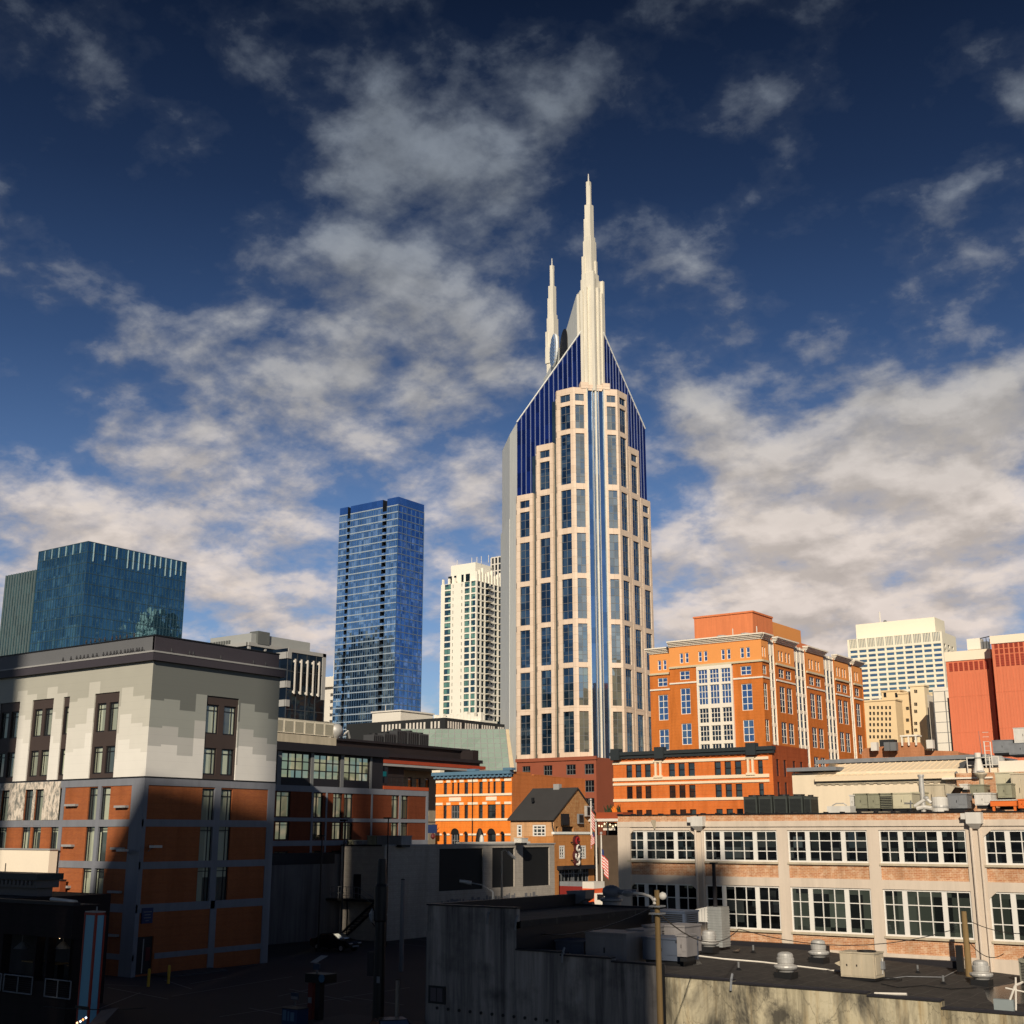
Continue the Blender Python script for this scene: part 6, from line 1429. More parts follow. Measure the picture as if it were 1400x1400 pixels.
# ---- things on its roof; the roof lies just above eye level
RZ = zr-.45
fr1 = S(WY+6.0); fr2 = S(WY+4)
gA = 'dark green condensers in a row on the factory roof'
base = None
for k, (xa, xb) in enumerate(((1015, 1033), (1035.5, 1053.5), (1056, 1074), (1077, 1095))):
    u0, u1 = fr1.u(xa, 1098), fr1.u(xb, 1098); hgt = fr1.uz(1050, 1089.5)[1]-RZ
    P_ = fr1.p((u0+u1)/2, RZ, .9)
    if base is None: base = condenser(P_, (u1-u0)*.98, 1.4, hgt, M_dkgreen, M_black); base['group'] = gA; base['label'] = 'dark green condenser in the row of four before the red brick warehouse'; base['category'] = 'cooling unit'
    else: copy_tree(base, P_)
u0, u1 = fr1.u(1096, 1098), fr1.u(1105, 1098); o = condenser(fr1.p((u0+u1)/2, RZ, 1.1), u1-u0, 1.4, hgt-.05, M_dkgreen, M_black); o['label'] = 'narrow dark green condenser at the right end of the condenser row'
# beige penthouse with metal awning
K_ = lambda x, y: (1080+x*.22857, 820+y*.22857)
YP = WY+15; fP = S(YP); xa = fP.u(*K_(18, 1150)); xb = X1
ph = thing('beige_penthouse_building', 'plain beige rooftop wall with sloping metal awning and grey gutter above factory roof', 'building', (xa, YP, RZ))
zph = fP.uz(*K_(120, 1035))[1]; M_ph = paint('penthouse_beige', (.80, .66, .48), .7, .06, .3, streak=.12)
zhi = fP.uz(*K_(900, 955))[1]
mb = MB(); uR = fP.u(*K_(1240, 1000)); solid(mb, xa, uR, YP, YP+16, RZ-.3, zph, M_ph, M_roof); mb.build('wall', ph)
mb = MB(); u0, z0 = fP.uz(*K_(-5, 1022)); u1, z1 = fP.uz(*K_(290, 1010)); fP.box(mb, u0, u1, z0-.1, z0+.18, -.5, 12, M_grey); mb.build('left_eave', ph)
# awning: slopes up and back to the gutter
fA = S(YP-.4); ul, zl = fA.uz(*K_(148, 1092)); ur, zr2 = fA.uz(*K_(985, 1060)); tl = S(YP+2.0).uz(*K_(300, 982)); tr_ = S(YP+2.0).uz(*K_(1060, 960))
zlo = (zl+zr2)/2; zto = (tl[1]+tr_[1])/2
mb = MB(); M_aw = paint('awning_metal', (.80, .635, .44), .5, .06, .3)
A_, B2, C2, D2 = Vector((ul, YP-.4, zlo+.35)), Vector((ur, YP-.4, zlo+.35)), Vector((tr_[0], YP+2.0, zto)), Vector((tl[0], YP+2.0, zto))
mb.quad(A_, B2, C2, D2, M_aw); mb.box(ul, ur, YP-.4, YP-.32, zlo, zlo+.35, M_aw); mb.quad((ul, YP-.4, zlo), (ur, YP-.4, zlo), (ur, YP, zlo), (ul, YP, zlo), M_frame_g)
mb.quad(B2, (ur+.3, YP-.02, zlo+.1), (tr_[0], YP, zto-.3), C2, M_frame_g); mb.quad(A_, D2, (tl[0], YP, zto), (ul, YP, zlo), M_aw); mb.build('awning', ph)
mb = MB()
for k in range(1, 22): f_ = k/22; mb.tube(A_.lerp(B2, f_)+Vector((0, 0, .02)), D2.lerp(C2, f_)+Vector((0, 0, .02)), .025, M_aw, n=4)
mb.build('awning_seams', ph)
mb = MB(); fP.box(mb, ul, ur, zlo-.22, zlo-.08, -.12, 0, M_cream_metal); k = 0
while ul+k*.6 < ur: fP.box(mb, ul+k*.6, ul+k*.6+.3, zlo-.3, zlo-.2, -.08, 0, M_cream_metal); k += 1
mb.build('wall_trim', ph)
fG = S(YP+2.1); g0, g1 = fG.uz(*K_(240, 975)), fG.uz(*K_(1190, 925)); mb = MB(); gz0 = (g0[1]+g1[1])/2
mb.box(g0[0]-1.2, g1[0], YP+2.05, YP+2.4, gz0-.16, gz0+.14, M_grey); mb.box(g0[0]-1.2, g1[0], YP+2.4, YP+10, gz0-.02, gz0+.1, M_grey); mb.box(g0[0], g1[0], YP+2.3, YP+2.5, zph-.3, gz0-.16, M_dark); mb.build('gutter', ph)
# brick return and pale wall at the right
mb = MB(); u0 = fP.u(*K_(1005, 1050)); z0 = fP.uz(*K_(1100, 1100))[1]; z1 = fP.uz(*K_(1100, 1037))[1]
fP.box(mb, u0, xb, RZ-.3, z1, -.45, .2, M_fb); mb.build('brick_terrace_wall', ph)
mb = MB(); fP.box(mb, u0-1, fP.u(*K_(1225, 1060)), fP.uz(*K_(1100, 1072))[1], fP.uz(*K_(1100, 1062))[1], -.6, .1, M_ow); fP.box(mb, uR, xb, zph-.8, zph+.45, .3, 8, M_ow); mb.build('pale_wall_band', ph)
# railings
t = thing('roof_railing', 'white pipe railing along the terrace edge right of the awning', 'railing', fP.p(u0+2, z1, -.3)); mb = MB()
fR = S(YP-.3); ra = [fR.u(*K_(x, 1000)) for x in (1062, 1125, 1198, 1250)]; zt1 = fR.uz(*K_(1100, 945))[1]
for zz5 in (zt1, (zt1+z1)/2): mb.path([(ra[0], YP-.3, zz5), (ra[-1], YP-.3, zz5)], .035, M_white)
mb.build('rails', t)
for u in ra: mb = MB(); mb.tube((u, YP-.3, z1), (u, YP-.3, zt1+.05), .04, M_white); mb.build('post', t)
t = thing('roof_ladder', 'white hooped ladder posts beside the awning on the penthouse roof', 'ladder', fP.p(fP.u(*K_(1175, 900)), gz0, 2)); mb = MB(); fL_ = S(YP+1.2)
for xx in (1160, 1197): u, z = fL_.uz(*K_(xx, 850)); mb.path([(u, YP+1.2, z1), (u, YP+1.2, z)], .045, M_white)
ua, za = fL_.uz(*K_(1160, 900)); ub = fL_.u(*K_(1197, 900))
for k in range(9): zz6 = z1+.3+k*.33; mb.tube((ua, YP+1.2, zz6), (ub, YP+1.2, zz6), .02, M_white, n=5)
mb.build('rails_and_rungs', t)
t = thing('roof_aerial', 'thin dark aerial rising in front of the red-orange slab', 'aerial', S(YP+4).p(S(YP+4).u(*K_(1140, 920)), gz0, 0)); mb = MB(); u, z = S(YP+4).uz(*K_(1128, 785)); mb.tube((u+.1, YP+4, gz0), (u, YP+4, z), .03, M_frame_g, .012); mb.build('rod', t); mb = MB(); mb.box(u-.15, u+.35, YP+3.8, YP+4.2, gz0, gz0+.12, M_frame_g); mb.build('foot', t)
# cabinets and ducts on the factory roof, left to right
yb = 1107
def kb(name, lab, x0, x1, y1, dep, mat, gr=None, fr=fr1, grp=None, cat='cooling unit', y0=1253): return boxthing(name, lab, cat, fr, K_(x0, 0)[0], K_(x1, 0)[0], K_(0, y0)[1], K_(0, y1)[1], dep, mat, gr, grp)
kb('power_box', 'slim white box at the left end of the drab green cabinets', 362, 385, 1170, 1.0, M_white_metal)
kb('roof_cabinet', 'wide drab green cabinet with a white edge, next to the slim white box', 387, 463, 1162, 1.6, M_green_metal)
kb('roof_cabinet', 'drab green cabinet between its wide neighbour and the dark louvres', 466, 538, 1162, 1.6, M_green_metal)
kb('louvred_unit', 'cabinet with black louvres right of two drab green cabinets', 541, 612, 1160, 1.6, M_green_metal, M_black)
kb('roof_cabinet', 'plain pale green cabinet right of the black louvres', 615, 728, 1157, 1.6, paint('pale_green_metal', (.52, .47, .33), .5, .1, 1))
kb('roof_cabinet', 'pale green cabinet half hidden behind white pipes and drum', 732, 800, 1152, 1.8, paint('pale_green_metal', (.52, .47, .33), .5, .1, 1), fr=S(WY+8))
kb('air_handler', 'large cream air handler above the white drum, with angled dark hood', 780, 925, 1105, 2.2, M_cream_metal, fr=S(WY+9))
o = thing('intake_hood', 'angled cream hood with dark underside right of the cream air handler', 'hood', S(WY+9).p(S(WY+9).u(*K_(950, 1130)), RZ, 0)); mb = MB(); f_ = S(WY+9); a0, z0 = f_.uz(*K_(922, 1100)); a1 = f_.u(*K_(985, 1100)); z1_ = f_.uz(*K_(940, 1170))[1]
mb.add([f_.p(a0, z0, 0), f_.p(a1, z0-.25, 0), f_.p(a0+.3, z1_, 0), f_.p(a0, z1_, 0), f_.p(a0, z0, 2), f_.p(a1, z0-.25, 2), f_.p(a0+.3, z1_, 2), f_.p(a0, z1_, 2)], [(0, 3, 2, 1), (0, 1, 5, 4), (4, 5, 6, 7), (0, 4, 7, 3)], M_cream_metal); mb.build('hood_shell', o); mb = MB(); mb.quad(f_.p(a1, z0-.25, 0), f_.p(a1, z0-.25, 2), f_.p(a0+.3, z1_, 2), f_.p(a0+.3, z1_, 0), M_black); mb.build('dark_grille', o)
f_ = S(WY+5); 
P_ = f_.p(f_.u(*K_(882, 1220)), RZ, .5); o = thing('exhaust_drum', 'squat white exhaust drum in front of the cream air handler', 'vent', P_)
r = (f_.u(*K_(932, 1220))-f_.u(*K_(835, 1220)))/2; h_ = f_.uz(*K_(882, 1180))[1]-RZ
mb = MB(); mb.lathe(P_, [(r*.75, 0), (r*.75, h_*.25), (r, h_*.3), (r, h_*.95), (r*.9, h_), (0, h_+.05)], M_white_metal, 20); mb.build('drum', o); mb = MB(); mb.lathe(P_, [(r*1.03, h_*.55), (r*1.05, h_*.6), (r*1.03, h_*.65)], M_galv, 20); mb.build('band', o)
o = thing('pipe_cluster', 'tangle of white pipes and valves left of the exhaust drum', 'pipes', f_.p(f_.u(*K_(790, 1230)), RZ, 0)); mb = MB()
q = lambda x, y, d=0: f_.p(f_.u(*K_(x, y)), f_.uz(*K_(x, y))[1], d)
mb.path([q(745, 1235), q(790, 1205), q(815, 1190), q(845, 1215)], .11, M_white_metal, 8); mb.path([q(760, 1250), q(800, 1240), q(850, 1248)], .14, M_white_metal, 8); mb.path([q(684, 1216), q(735, 1218)], .05, M_frame_g); mb.path([q(722, 1200), q(722, 1250)], .05, M_frame_g); mb.build('pipes', o)
mb = MB(); c = q(815, 1190); mb.lathe(c, [(0, -.15), (.18, 0), (.18, .12), (0, .2)], M_galv, 10); mb.build('valve', o)
f9 = S(WY+8); u, z = f9.uz(*K_(783, 1055)); o = thing('flue_pipe', 'upright shiny flue pipe rising before the awning', 'flue', (u, WY+8, RZ)); mb = MB(); rr = .17; mb.tube((u, WY+8, RZ), (u, WY+8, z), rr, M_galv, n=14); mb.build('pipe', o); mb = MB(); mb.tube((u, WY+8, z-.05), (u, WY+8, z+.1), rr+.05, M_galv, n=14); mb.build('cap', o)
kb('electrical_cabinet', 'weathered grey electrical cabinet right of the exhaust drum', 948, 1055, 1162, 1.2, M_grey, cat='cabinet')
kb('roof_cabinet', 'small white panel box behind the weathered grey electrical cabinet', 1018, 1062, 1105, .8, M_white_metal, fr=S(WY+11), y0=1140, cat='cabinet')
kb('roof_cabinet', 'drab green box with a funnel vent on top', 1080, 1160, 1108, 1.4, M_green_metal, fr=S(WY+10), y0=1175)
f_ = S(WY+10); P_ = f_.p(f_.u(*K_(1128, 1080)), f_.uz(*K_(1128, 1110))[1], .7); o = thing('funnel_vent', 'pale funnel-shaped vent standing on the drab green box', 'vent', P_); mb = MB(); mb.lathe(P_, [(.16, 0), (.16, .45), (.42, .75), (.42, .85), (0, .9)], M_cream_metal, 14); mb.build('stack', o); mb = MB(); mb.lathe(P_+Vector((0, 0, .9)), [(.3, 0), (.25, .08), (0, .12)], M_galv, 12); mb.build('cap', o)
f_ = S(YP+2); P_ = f_.p(f_.u(*K_(1228, 1000)), zph-.3, 0); o = thing('mushroom_vent', 'silver drum vent with dark base on the penthouse roof right of the railing', 'vent', P_); mb = MB(); mb.lathe(P_, [(.62, 0), (.62, .5), (.3, .55)], M_black, 14); mb.build('dark_base', o); mb = MB(); mb.lathe(P_, [(.3, .5), (.66, .6), (.7, 1.0), (.55, 1.2), (0, 1.25)], M_galv, 16); mb.build('drum', o)
f_ = S(YP-1); P_ = f_.p(f_.u(*K_(1130, 1010)), f_.uz(*K_(1130, 1036))[1], 0); o = thing('white_vent_stack', 'short white tapered vent stack behind the terrace railing', 'vent', P_); mb = MB(); mb.lathe(P_, [(.42, 0), (.3, .5), (.22, .9), (.22, 1.4), (0, 1.42)], M_white, 12); mb.build('stack', o); mb = MB(); mb.lathe(P_, [(.24, 1.0), (.28, 1.05), (.24, 1.1)], M_galv, 12); mb.build('collar', o)
kb('roof_cabinet', 'white angled roof box with black edging left of the orange frame', 1108, 1200, 1158, 1.4, M_white_metal, y0=1235)
kb('roof_cabinet', 'tall pale cabinet standing behind the olive door panel', 1245, 1330, 1035, 1.6, paint('pale_green_metal', (.52, .47, .33), .5, .1, 1), fr=S(WY+9), y0=1240)
kb('air_handler', 'olive panelled air handler above the orange frame', 1245, 1322, 1102, 1.4, M_green_metal, fr=S(WY+7), y0=1190)
kb('air_handler', 'pale air handler with dials at the right edge of the factory roof', 1338, 1420, 1040, 2, M_cream_metal, fr=S(WY+8), y0=1250)
kb('white_crate', 'bright white flat roof box at the right edge above the air handlers', 1320, 1430, 975, 2, M_white_metal, fr=S(YP+3), y0=1028, cat='box')
f_ = S(WY+5.5); u0, z0 = f_.uz(*K_(1200, 1238)); u1, z1 = f_.uz(*K_(1352, 1200)); o = thing('steel_stand', 'bright orange steel stand on the factory roof below olive air handler', 'frame', f_.p((u0+u1)/2, RZ, .5)); mb = MB(); M_or = paint('orange_steel', (.72, .16, .03), .5, .12, 2); f_.box(mb, u0, u1, z1-.34, z1, 0, .25, M_or); f_.box(mb, u0, u1, z1-.34, z1, 1.6, 1.8, M_or); f_.box(mb, u0, u1, z1, z1+.06, -.06, 1.9, M_white_metal); mb.build('beams', o)
for u in (u0+.1, u1-.2): mb = MB(); f_.box(mb, u, u+.14, RZ-.1, z1-.3, .05, .2, M_or); mb.build('leg', o)
kb('orange_box', 'small orange box cut by the right edge beyond the orange frame', 1368, 1410, 1195, 1.2, M_or, cat='box')
f_ = S(WY+3); u, z = f_.uz(*K_(290, 1245)); o = thing('roof_hatch', 'low pale roof hatch between condenser row and green cabinets', 'hatch', f_.p(u, RZ, 0)); mb = MB(); f_.box(mb, u-.8, u+.8, RZ, z+.12, 0, 1, M_white_metal); mb.build('lid', o); mb = MB(); mb.path([f_.p(u-.5, z+.15, .2), f_.p(u-.2, z+.3, .2), f_.p(u+.3, z+.3, .2), f_.p(u+.5, z+.15, .2)], .04, M_galv); mb.build('handle', o)
# ------------------------------------------------------------------ 15 stained concrete building in front
P = at(585, 1237, 62); CX, CY = P.x, P.y; fC = S(CY); xs = fC.u(706, 1255); xe = 6.0
m, N, out = mk('stain_shade_concrete'); u, z, uv, g = wall_uv(N)
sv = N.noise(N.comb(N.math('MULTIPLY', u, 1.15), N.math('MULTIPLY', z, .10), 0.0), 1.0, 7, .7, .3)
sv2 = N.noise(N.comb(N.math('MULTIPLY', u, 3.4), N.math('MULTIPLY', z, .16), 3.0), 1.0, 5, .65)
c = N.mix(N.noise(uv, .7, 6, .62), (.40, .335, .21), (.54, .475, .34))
c = N.mix(N.ramp(sv, [(.46, 0), (.64, .85)]), c, (.095, .08, .05)); c = N.mix(N.ramp(sv2, [(.52, 0), (.70, .6)]), c, (.30, .20, .085)); c = N.mix(N.ramp(N.noise(N.comb(N.math('MULTIPLY', u, .42), N.math('MULTIPLY', z, .22), 7.0), 1.0, 6, .66, .5), [(.47, 0), (.60, .9)]), c, (.040, .036, .032)); c = N.mix(N.ramp(N.noise(uv, 5.0, 4, .7), [(.55, 0), (.72, .35)]), c, (.12, .10, .06))  # broad dark blotches mix real stains with mottled shade put into the colour
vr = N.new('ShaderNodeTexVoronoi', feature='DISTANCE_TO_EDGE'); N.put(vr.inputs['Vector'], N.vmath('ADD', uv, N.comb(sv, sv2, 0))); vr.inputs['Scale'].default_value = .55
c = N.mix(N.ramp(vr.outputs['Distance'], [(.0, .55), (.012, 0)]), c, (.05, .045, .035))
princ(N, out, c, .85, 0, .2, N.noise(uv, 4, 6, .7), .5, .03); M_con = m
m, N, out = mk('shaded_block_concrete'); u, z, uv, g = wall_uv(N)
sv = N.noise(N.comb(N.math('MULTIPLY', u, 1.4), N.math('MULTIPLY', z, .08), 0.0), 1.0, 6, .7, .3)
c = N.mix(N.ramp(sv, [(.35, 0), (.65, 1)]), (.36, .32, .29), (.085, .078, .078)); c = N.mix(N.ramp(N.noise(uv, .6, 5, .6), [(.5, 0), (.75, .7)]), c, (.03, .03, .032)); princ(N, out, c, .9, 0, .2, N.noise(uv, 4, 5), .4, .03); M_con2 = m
def rhit(px, py, dz=0.0):
    z = 2.4
    for _ in range(8): P__ = hit(px, py, 2, z+dz); z = 2.95-.06*(P__.x+39)
    return P__
cb = thing('concrete_building', 'low stained concrete building with flat black roofs and stepped parapet in the foreground', 'building', (CX, CY, 0))
zrf = lambda x: 2.95-.06*(x+39); ZR = 2.4; ZL = P.z-.58; Yb = E(xs).u(893, 1241); Yl = E(CX).u(761, 1216)
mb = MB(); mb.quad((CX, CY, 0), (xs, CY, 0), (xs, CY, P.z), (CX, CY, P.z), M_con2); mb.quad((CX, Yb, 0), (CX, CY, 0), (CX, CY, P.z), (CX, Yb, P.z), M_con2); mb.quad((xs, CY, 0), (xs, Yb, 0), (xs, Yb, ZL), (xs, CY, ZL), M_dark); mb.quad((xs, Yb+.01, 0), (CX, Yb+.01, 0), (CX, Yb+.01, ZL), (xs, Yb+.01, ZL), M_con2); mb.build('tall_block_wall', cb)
mb = MB(); mb.box(CX+.25, xs+.06, CY+.25, Yb-.2, ZL-.25, ZL+.03, M_roof); mb.build('tall_block_roof', cb)
mb = MB(); mb.box(CX, xs, CY+.002, CY+.26, ZL-.3, P.z-.02, M_con2); mb.box(CX-.05, xs+.05, CY-.05, CY+.32, P.z-.02, P.z+.05, M_dark); mb.box(CX-.05, CX+.28, CY+.32, Yb, ZL-.1, P.z+.05, M_dark); mb.box(CX+.28, xs, Yb-.19, Yb, ZL-.1, ZL+.12, M_dark); mb.build('tall_block_coping', cb)
mb = MB(); mb.quad((xs+.002, CY+.3, zrf(xs)), (xe, CY+.3, zrf(xe)), (xe, WY-.02, zrf(xe)), (xs+.002, WY-.02, zrf(xs)), M_roof); mb.quad((xs-12, Yb+.02, zrf(xs)-.006), (xs+.002, Yb+.02, zrf(xs)-.006), (xs+.002, WY-.02, zrf(xs)-.006), (xs-12, WY-.02, zrf(xs)-.006), M_roof); mb.build('low_roof', cb)
# stepped front parapet of the low part
steps = [(706, 767, 1301), (767, 837, 1309), (837, 905, 1318), (905, 1002, 1338), (1002, 1187, 1352), (1187, 1289, 1366), (1289, 1400, 1384)]
seg = []
for a, b, y in steps: seg.append((fC.u(a, y), fC.u(b, y), fC.uz((a+b)/2, y)[1]))
seg[0] = (xs, seg[0][1], seg[0][2]); seg[-1] = (seg[-1][0], xe, seg[-1][2])
mb = MB(); mcop = MB()
for i, (a, b, zz7) in enumerate(seg):
    b = seg[i+1][0] if i < len(seg)-1 else b
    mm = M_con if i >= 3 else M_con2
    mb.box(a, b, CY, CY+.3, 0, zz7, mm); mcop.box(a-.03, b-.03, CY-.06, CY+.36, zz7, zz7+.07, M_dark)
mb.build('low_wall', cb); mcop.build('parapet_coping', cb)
mb = MB(); u = fC.u(905, 1360); fC.box(mb, u-.17, u+.17, 0, seg[2][2]+.1, -.09, .02, M_black)
mb.build('wall_joint_strip', cb)
mb = MB()
for px, y in ((668, 1254), (706, 1262), (770, 1306), (1000, 1343)): uu, zz8 = fC.uz(px, y); mb.path([fC.p(uu, zz8+.3, .1), fC.p(uu+.05, zz8+.1, -.12), fC.p(uu, zz8-.3, -.1)], .05, M_grey)
mb.build('overflow_pipe', cb)
u, z = fC.uz(598, 1359); w_, h_ = fC.u(608, 1359)-fC.u(588, 1359), 1.7*.55
mb = MB(); fC.box(mb, u-w_/2-.06, u+w_/2+.06, z-.42, z+.36, -.06, .02, M_black); wv = mb.build('window', cb); mb = MB(); fC.box(mb, u-w_/2+.08, u-.03, z-.32, z+.26, -.08, -.06, paint('dusty_pane', (.09, .075, .085), .3)); fC.box(mb, u+.03, u+w_/2-.08, z-.32, z+.26, -.08, -.06, paint('dusty_pane', (.09, .075, .085), .3)); mb.build('pane', wv)
mb = MB()
for k, px in enumerate(range(598, 770, 15)): uu, zz9 = fC.uz(px, 1378+k*1.7); mb.tube(fC.p(uu, zz9, -.05), fC.p(uu, zz9, .05), .07, M_black, n=8)
mb.build('anchor_plate', cb)
mb = MB(); fC.box(mb, CX-.3, CX-.18, 0, 5.2, .3, .42, M_frame_g); mb.path([(CX-.24, CY+.35, 4.6), (CX-.24, CY+.35, 5.6), (CX-.05, CY+.35, 5.6)], .05, M_frame_g); mb.build('conduit', cb)
# roof patches
mb = MB(); 
def patch(mb_, px, mat): p_ = [rhit(x, y, .005) for x, y in px]; mb_.add(p_, [tuple(range(len(p_)))], mat)
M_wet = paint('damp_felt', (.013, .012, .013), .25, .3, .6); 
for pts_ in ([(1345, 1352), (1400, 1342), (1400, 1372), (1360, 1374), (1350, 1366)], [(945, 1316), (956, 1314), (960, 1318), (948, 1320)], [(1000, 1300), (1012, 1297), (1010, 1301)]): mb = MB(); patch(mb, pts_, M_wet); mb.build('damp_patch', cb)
mb = MB(); f_ = S(WY-.5); a, b = f_.u(1000, 1270), f_.u(1312, 1300); ua_, ub_, uc_ = f_.u(996, 1270), f_.u(1130, 1288), f_.u(1312, 1305); mb.box(ua_, ub_, WY-.55, WY-.05, zrf(ub_)-.1, zrf(ub_)+.4, M_dark); mb.box(ub_, uc_, WY-.5, WY-.05, zrf(uc_)-.1, zrf(uc_)+.4, M_dark); mb.build('roof_upstand', cb)
def lie(name, lab, cat, pts, r, mat, z=.06, grp=None):
    mb_ = MB(); mb_.path([rhit(x, y, z) for x, y in pts], r, mat); return tag(mb_.build(name), lab, cat, grp)
lie('roof_pipe', 'long thin white pipe lying across the black foreground roof', 'pipe', [(940, 1305), (990, 1311), (1040, 1315), (1100, 1322), (1150, 1328)], .045, M_white)
mb = MB(); ua_, za_ = fC.uz(1190, 1360); ub_, zb_ = fC.uz(1234, 1361); mb.tube(fC.p(ua_, za_, .45), fC.p(ub_, zb_, .45), .05, M_white); tag(mb.build('white_board'), 'short white board lying on the parapet step near the cream roof unit', 'board')
for k, (px, py, lab) in enumerate(((1030, 1302, 'thin vent pipe standing left of the roof ventilators near the factory wall'), (1255, 1330, 'short vent pipe right of the cream roof unit'), (1290, 1345, 'short vent pipe between cream unit and wooden pole stub'), (1010, 1326, 'short vent pipe just above the white roof pipe'))):
    P_ = rhit(px, py); o = thing('vent_pipe', lab, 'vent pipe', P_); mb = MB(); mb.tube(P_, P_+Vector((0, 0, .42)), .06, M_frame_g, n=10); mb.build('pipe', o); mb = MB(); mb.lathe(P_, [(.2, 0), (.14, .05), (.07, .12)], M_black, 10); mb.build('flashing', o)
lie('roof_conduit', 'grey conduit running from the cream roof unit towards the wooden pole stub', 'conduit', [(1212, 1338), (1240, 1335), (1290, 1336), (1318, 1322)], .025, M_grey)
lie('roof_cable', 'black cable looping over the roof right of the cream unit', 'cable', [(1205, 1345), (1228, 1350), (1262, 1347), (1300, 1352), (1335, 1350)], .025, M_black)
# mushroom ventilators
def ventilator(P_, lab, s=1.0):
    t = thing('roof_ventilator', lab, 'vent', P_); 
    mb = MB(); mb.box(P_.x-.42*s, P_.x+.42*s, P_.y-.42*s, P_.y+.42*s, P_.z-.02, P_.z+.28*s, M_black); mb.build('curb', t)
    mb = MB(); mb.lathe(P_, [(.36*s, .28*s), (.40*s, .34*s), (.52*s, .42*s), (.56*s, .50*s), (.54*s, .56*s), (.40*s, .60*s), (.36*s, .64*s)], M_galv, 20); mb.build('skirt', t)
    mb = MB(); mb.lathe(P_, [(.36*s, .62*s), (.40*s, .70*s), (.41*s, .88*s), (.37*s, .92*s), (.37*s, 1.02*s), (.33*s, 1.10*s), (.18*s, 1.16*s), (0, 1.17*s)], M_galv, 20); mb.build('cap', t); return t
for px, py, s, lab in ((1075, 1337, 1.0, 'silver ventilator at the middle of the sunlit black roof, left of the cream unit'), (1120, 1316, .98, 'silver ventilator behind and left of the cream roof unit'), (970, 1301, .95, 'silver ventilator below the bent duct on the sunlit roof'), (921, 1312, .95, 'half shaded silver ventilator beside the wooden pole'), (1343, 1347, .98, 'silver ventilator near the right edge of the black roof')):
    ventilator(rhit(px, py), lab, s*1.12)
# cream packaged unit
P_ = rhit(1180, 1339); t = thing('rooftop_unit', 'boxy cream air conditioner with a side hood on the sunlit black roof', 'air conditioner', P_); X = Matrix.Translation(P_) @ Matrix.Rotation(math.radians(-2), 4, 'Z')
mb = MB(); mb.xf = X; mb.box(-.95, .95, -.65, .65, .15, 1.35, M_cream_metal); mb.box(-.99, .99, -.69, .69, 1.35, 1.42, M_cream_metal); mb.build('cabinet', t)
mb = MB(); mb.xf = X; mb.box(-.9, .9, -.6, .6, 0, .15, M_black); mb.build('base_frame', t)
mb = MB(); mb.xf = X; mb.add([(-.95, -.5, .95), (-.95, .5, .95), (-1.35, .5, .78), (-1.35, -.5, .78), (-.95, -.5, .6), (-.95, .5, .6)], [(0, 1, 2, 3), (0, 3, 4), (1, 5, 2), (3, 2, 5, 4)], M_cream_metal); mb.build('side_hood', t)
mb = MB(); mb.xf = X
for a, b in ((-.9, -.35), (-.3, .25), (.3, .9)): mb.box(a, b, -.675, -.65, .22, 1.28, M_cream_metal)
for a in (-.6, -.05): mb.box(a, a+.06, -.70, -.675, .7, .8, M_black)
mb.build('access_panel', t)
mb = MB(); mb.xf = X; mb.box(.95, .98, -.5, .1, .3, 1.2, M_cream_metal); mb.path([(.98, .3, .3), (1.05, .3, .8), (1.0, .3, 1.1)], .04, M_galv); mb.box(.95, 1.1, .2, .45, .55, .95, M_grey); mb.build('service_side', t)
mb = MB(); mb.xf = X; mb.lathe((.3, 0, 1.42), [(.5, 0), (.5, .06), (.42, .06), (.40, .02), (.1, .03), (0, .04)], M_black, 18); mb.build('fan_ring', t)
P_ = rhit(1219, 1341); o = thing('steel_rack', 'low black steel rack lying beside the cream roof unit', 'rack', P_); mb = MB(); mb.path([P_+Vector((-.5, -.3, .1)), P_+Vector((.4, -.3, .1)), P_+Vector((.4, .4, .1)), P_+Vector((-.5, .4, .1)), P_+Vector((-.5, -.3, .1))], .03, M_black); mb.path([P_+Vector((-.5, -.3, .1)), P_+Vector((.4, .4, .1))], .025, M_black); mb.build('frame', o); mb = MB(); mb.path([P_+Vector((-.5, -.3, .1)), P_+Vector((-.5, -.3, 0))], .03, M_black); mb.path([P_+Vector((.4, .4, .1)), P_+Vector((.4, .4, 0))], .03, M_black); mb.build('feet', o)
# bent white and silver duct
P_ = rhit(984, 1294); o = thing('bent_duct', 'tall ribbed metal duct bending left into white hood on the black roof', 'duct', P_); fD = S(P_.y-.55)
u0, u1 = fD.u(968, 1270), fD.u(987, 1270); zt = fD.uz(980, 1240)[1]; zh0 = fD.uz(950, 1260)[1]; ul = fD.u(932, 1250)
M_rib = paint('ribbed_duct', (.36, .36, .34), .45, .2, 2, metal=.2, streak=.3)
mb = MB(); ZRd = P_.z; fD.box(mb, u0, u1, ZRd, zt, 0, 1.1, M_rib)
for k in range(14): z = ZRd+.15+k*(zt-ZRd-.2)/14; fD.box(mb, u0-.02, u1+.02, z, z+.05, -.03, 1.13, M_rib)
mb.build('riser', o)
mb = MB(); zl0, zl1 = fD.uz(935, 1259)[1], fD.uz(935, 1248)[1]; A4 = [fD.p(u0, zh0, 0), fD.p(u0, zt, 0), fD.p(ul, zl1, 0), fD.p(ul, zl0, 0)]; B4 = [fD.p(u0, zh0, 1.1), fD.p(u0, zt, 1.1), fD.p(ul, zl1, 1.1), fD.p(ul, zl0, 1.1)]
mb.add(A4+B4, [(0, 1, 2, 3), (4, 7, 6, 5), (1, 5, 6, 2), (0, 3, 7, 4), (3, 2, 6, 7)], M_white_metal); mb.build('white_hood', o)
mb = MB()
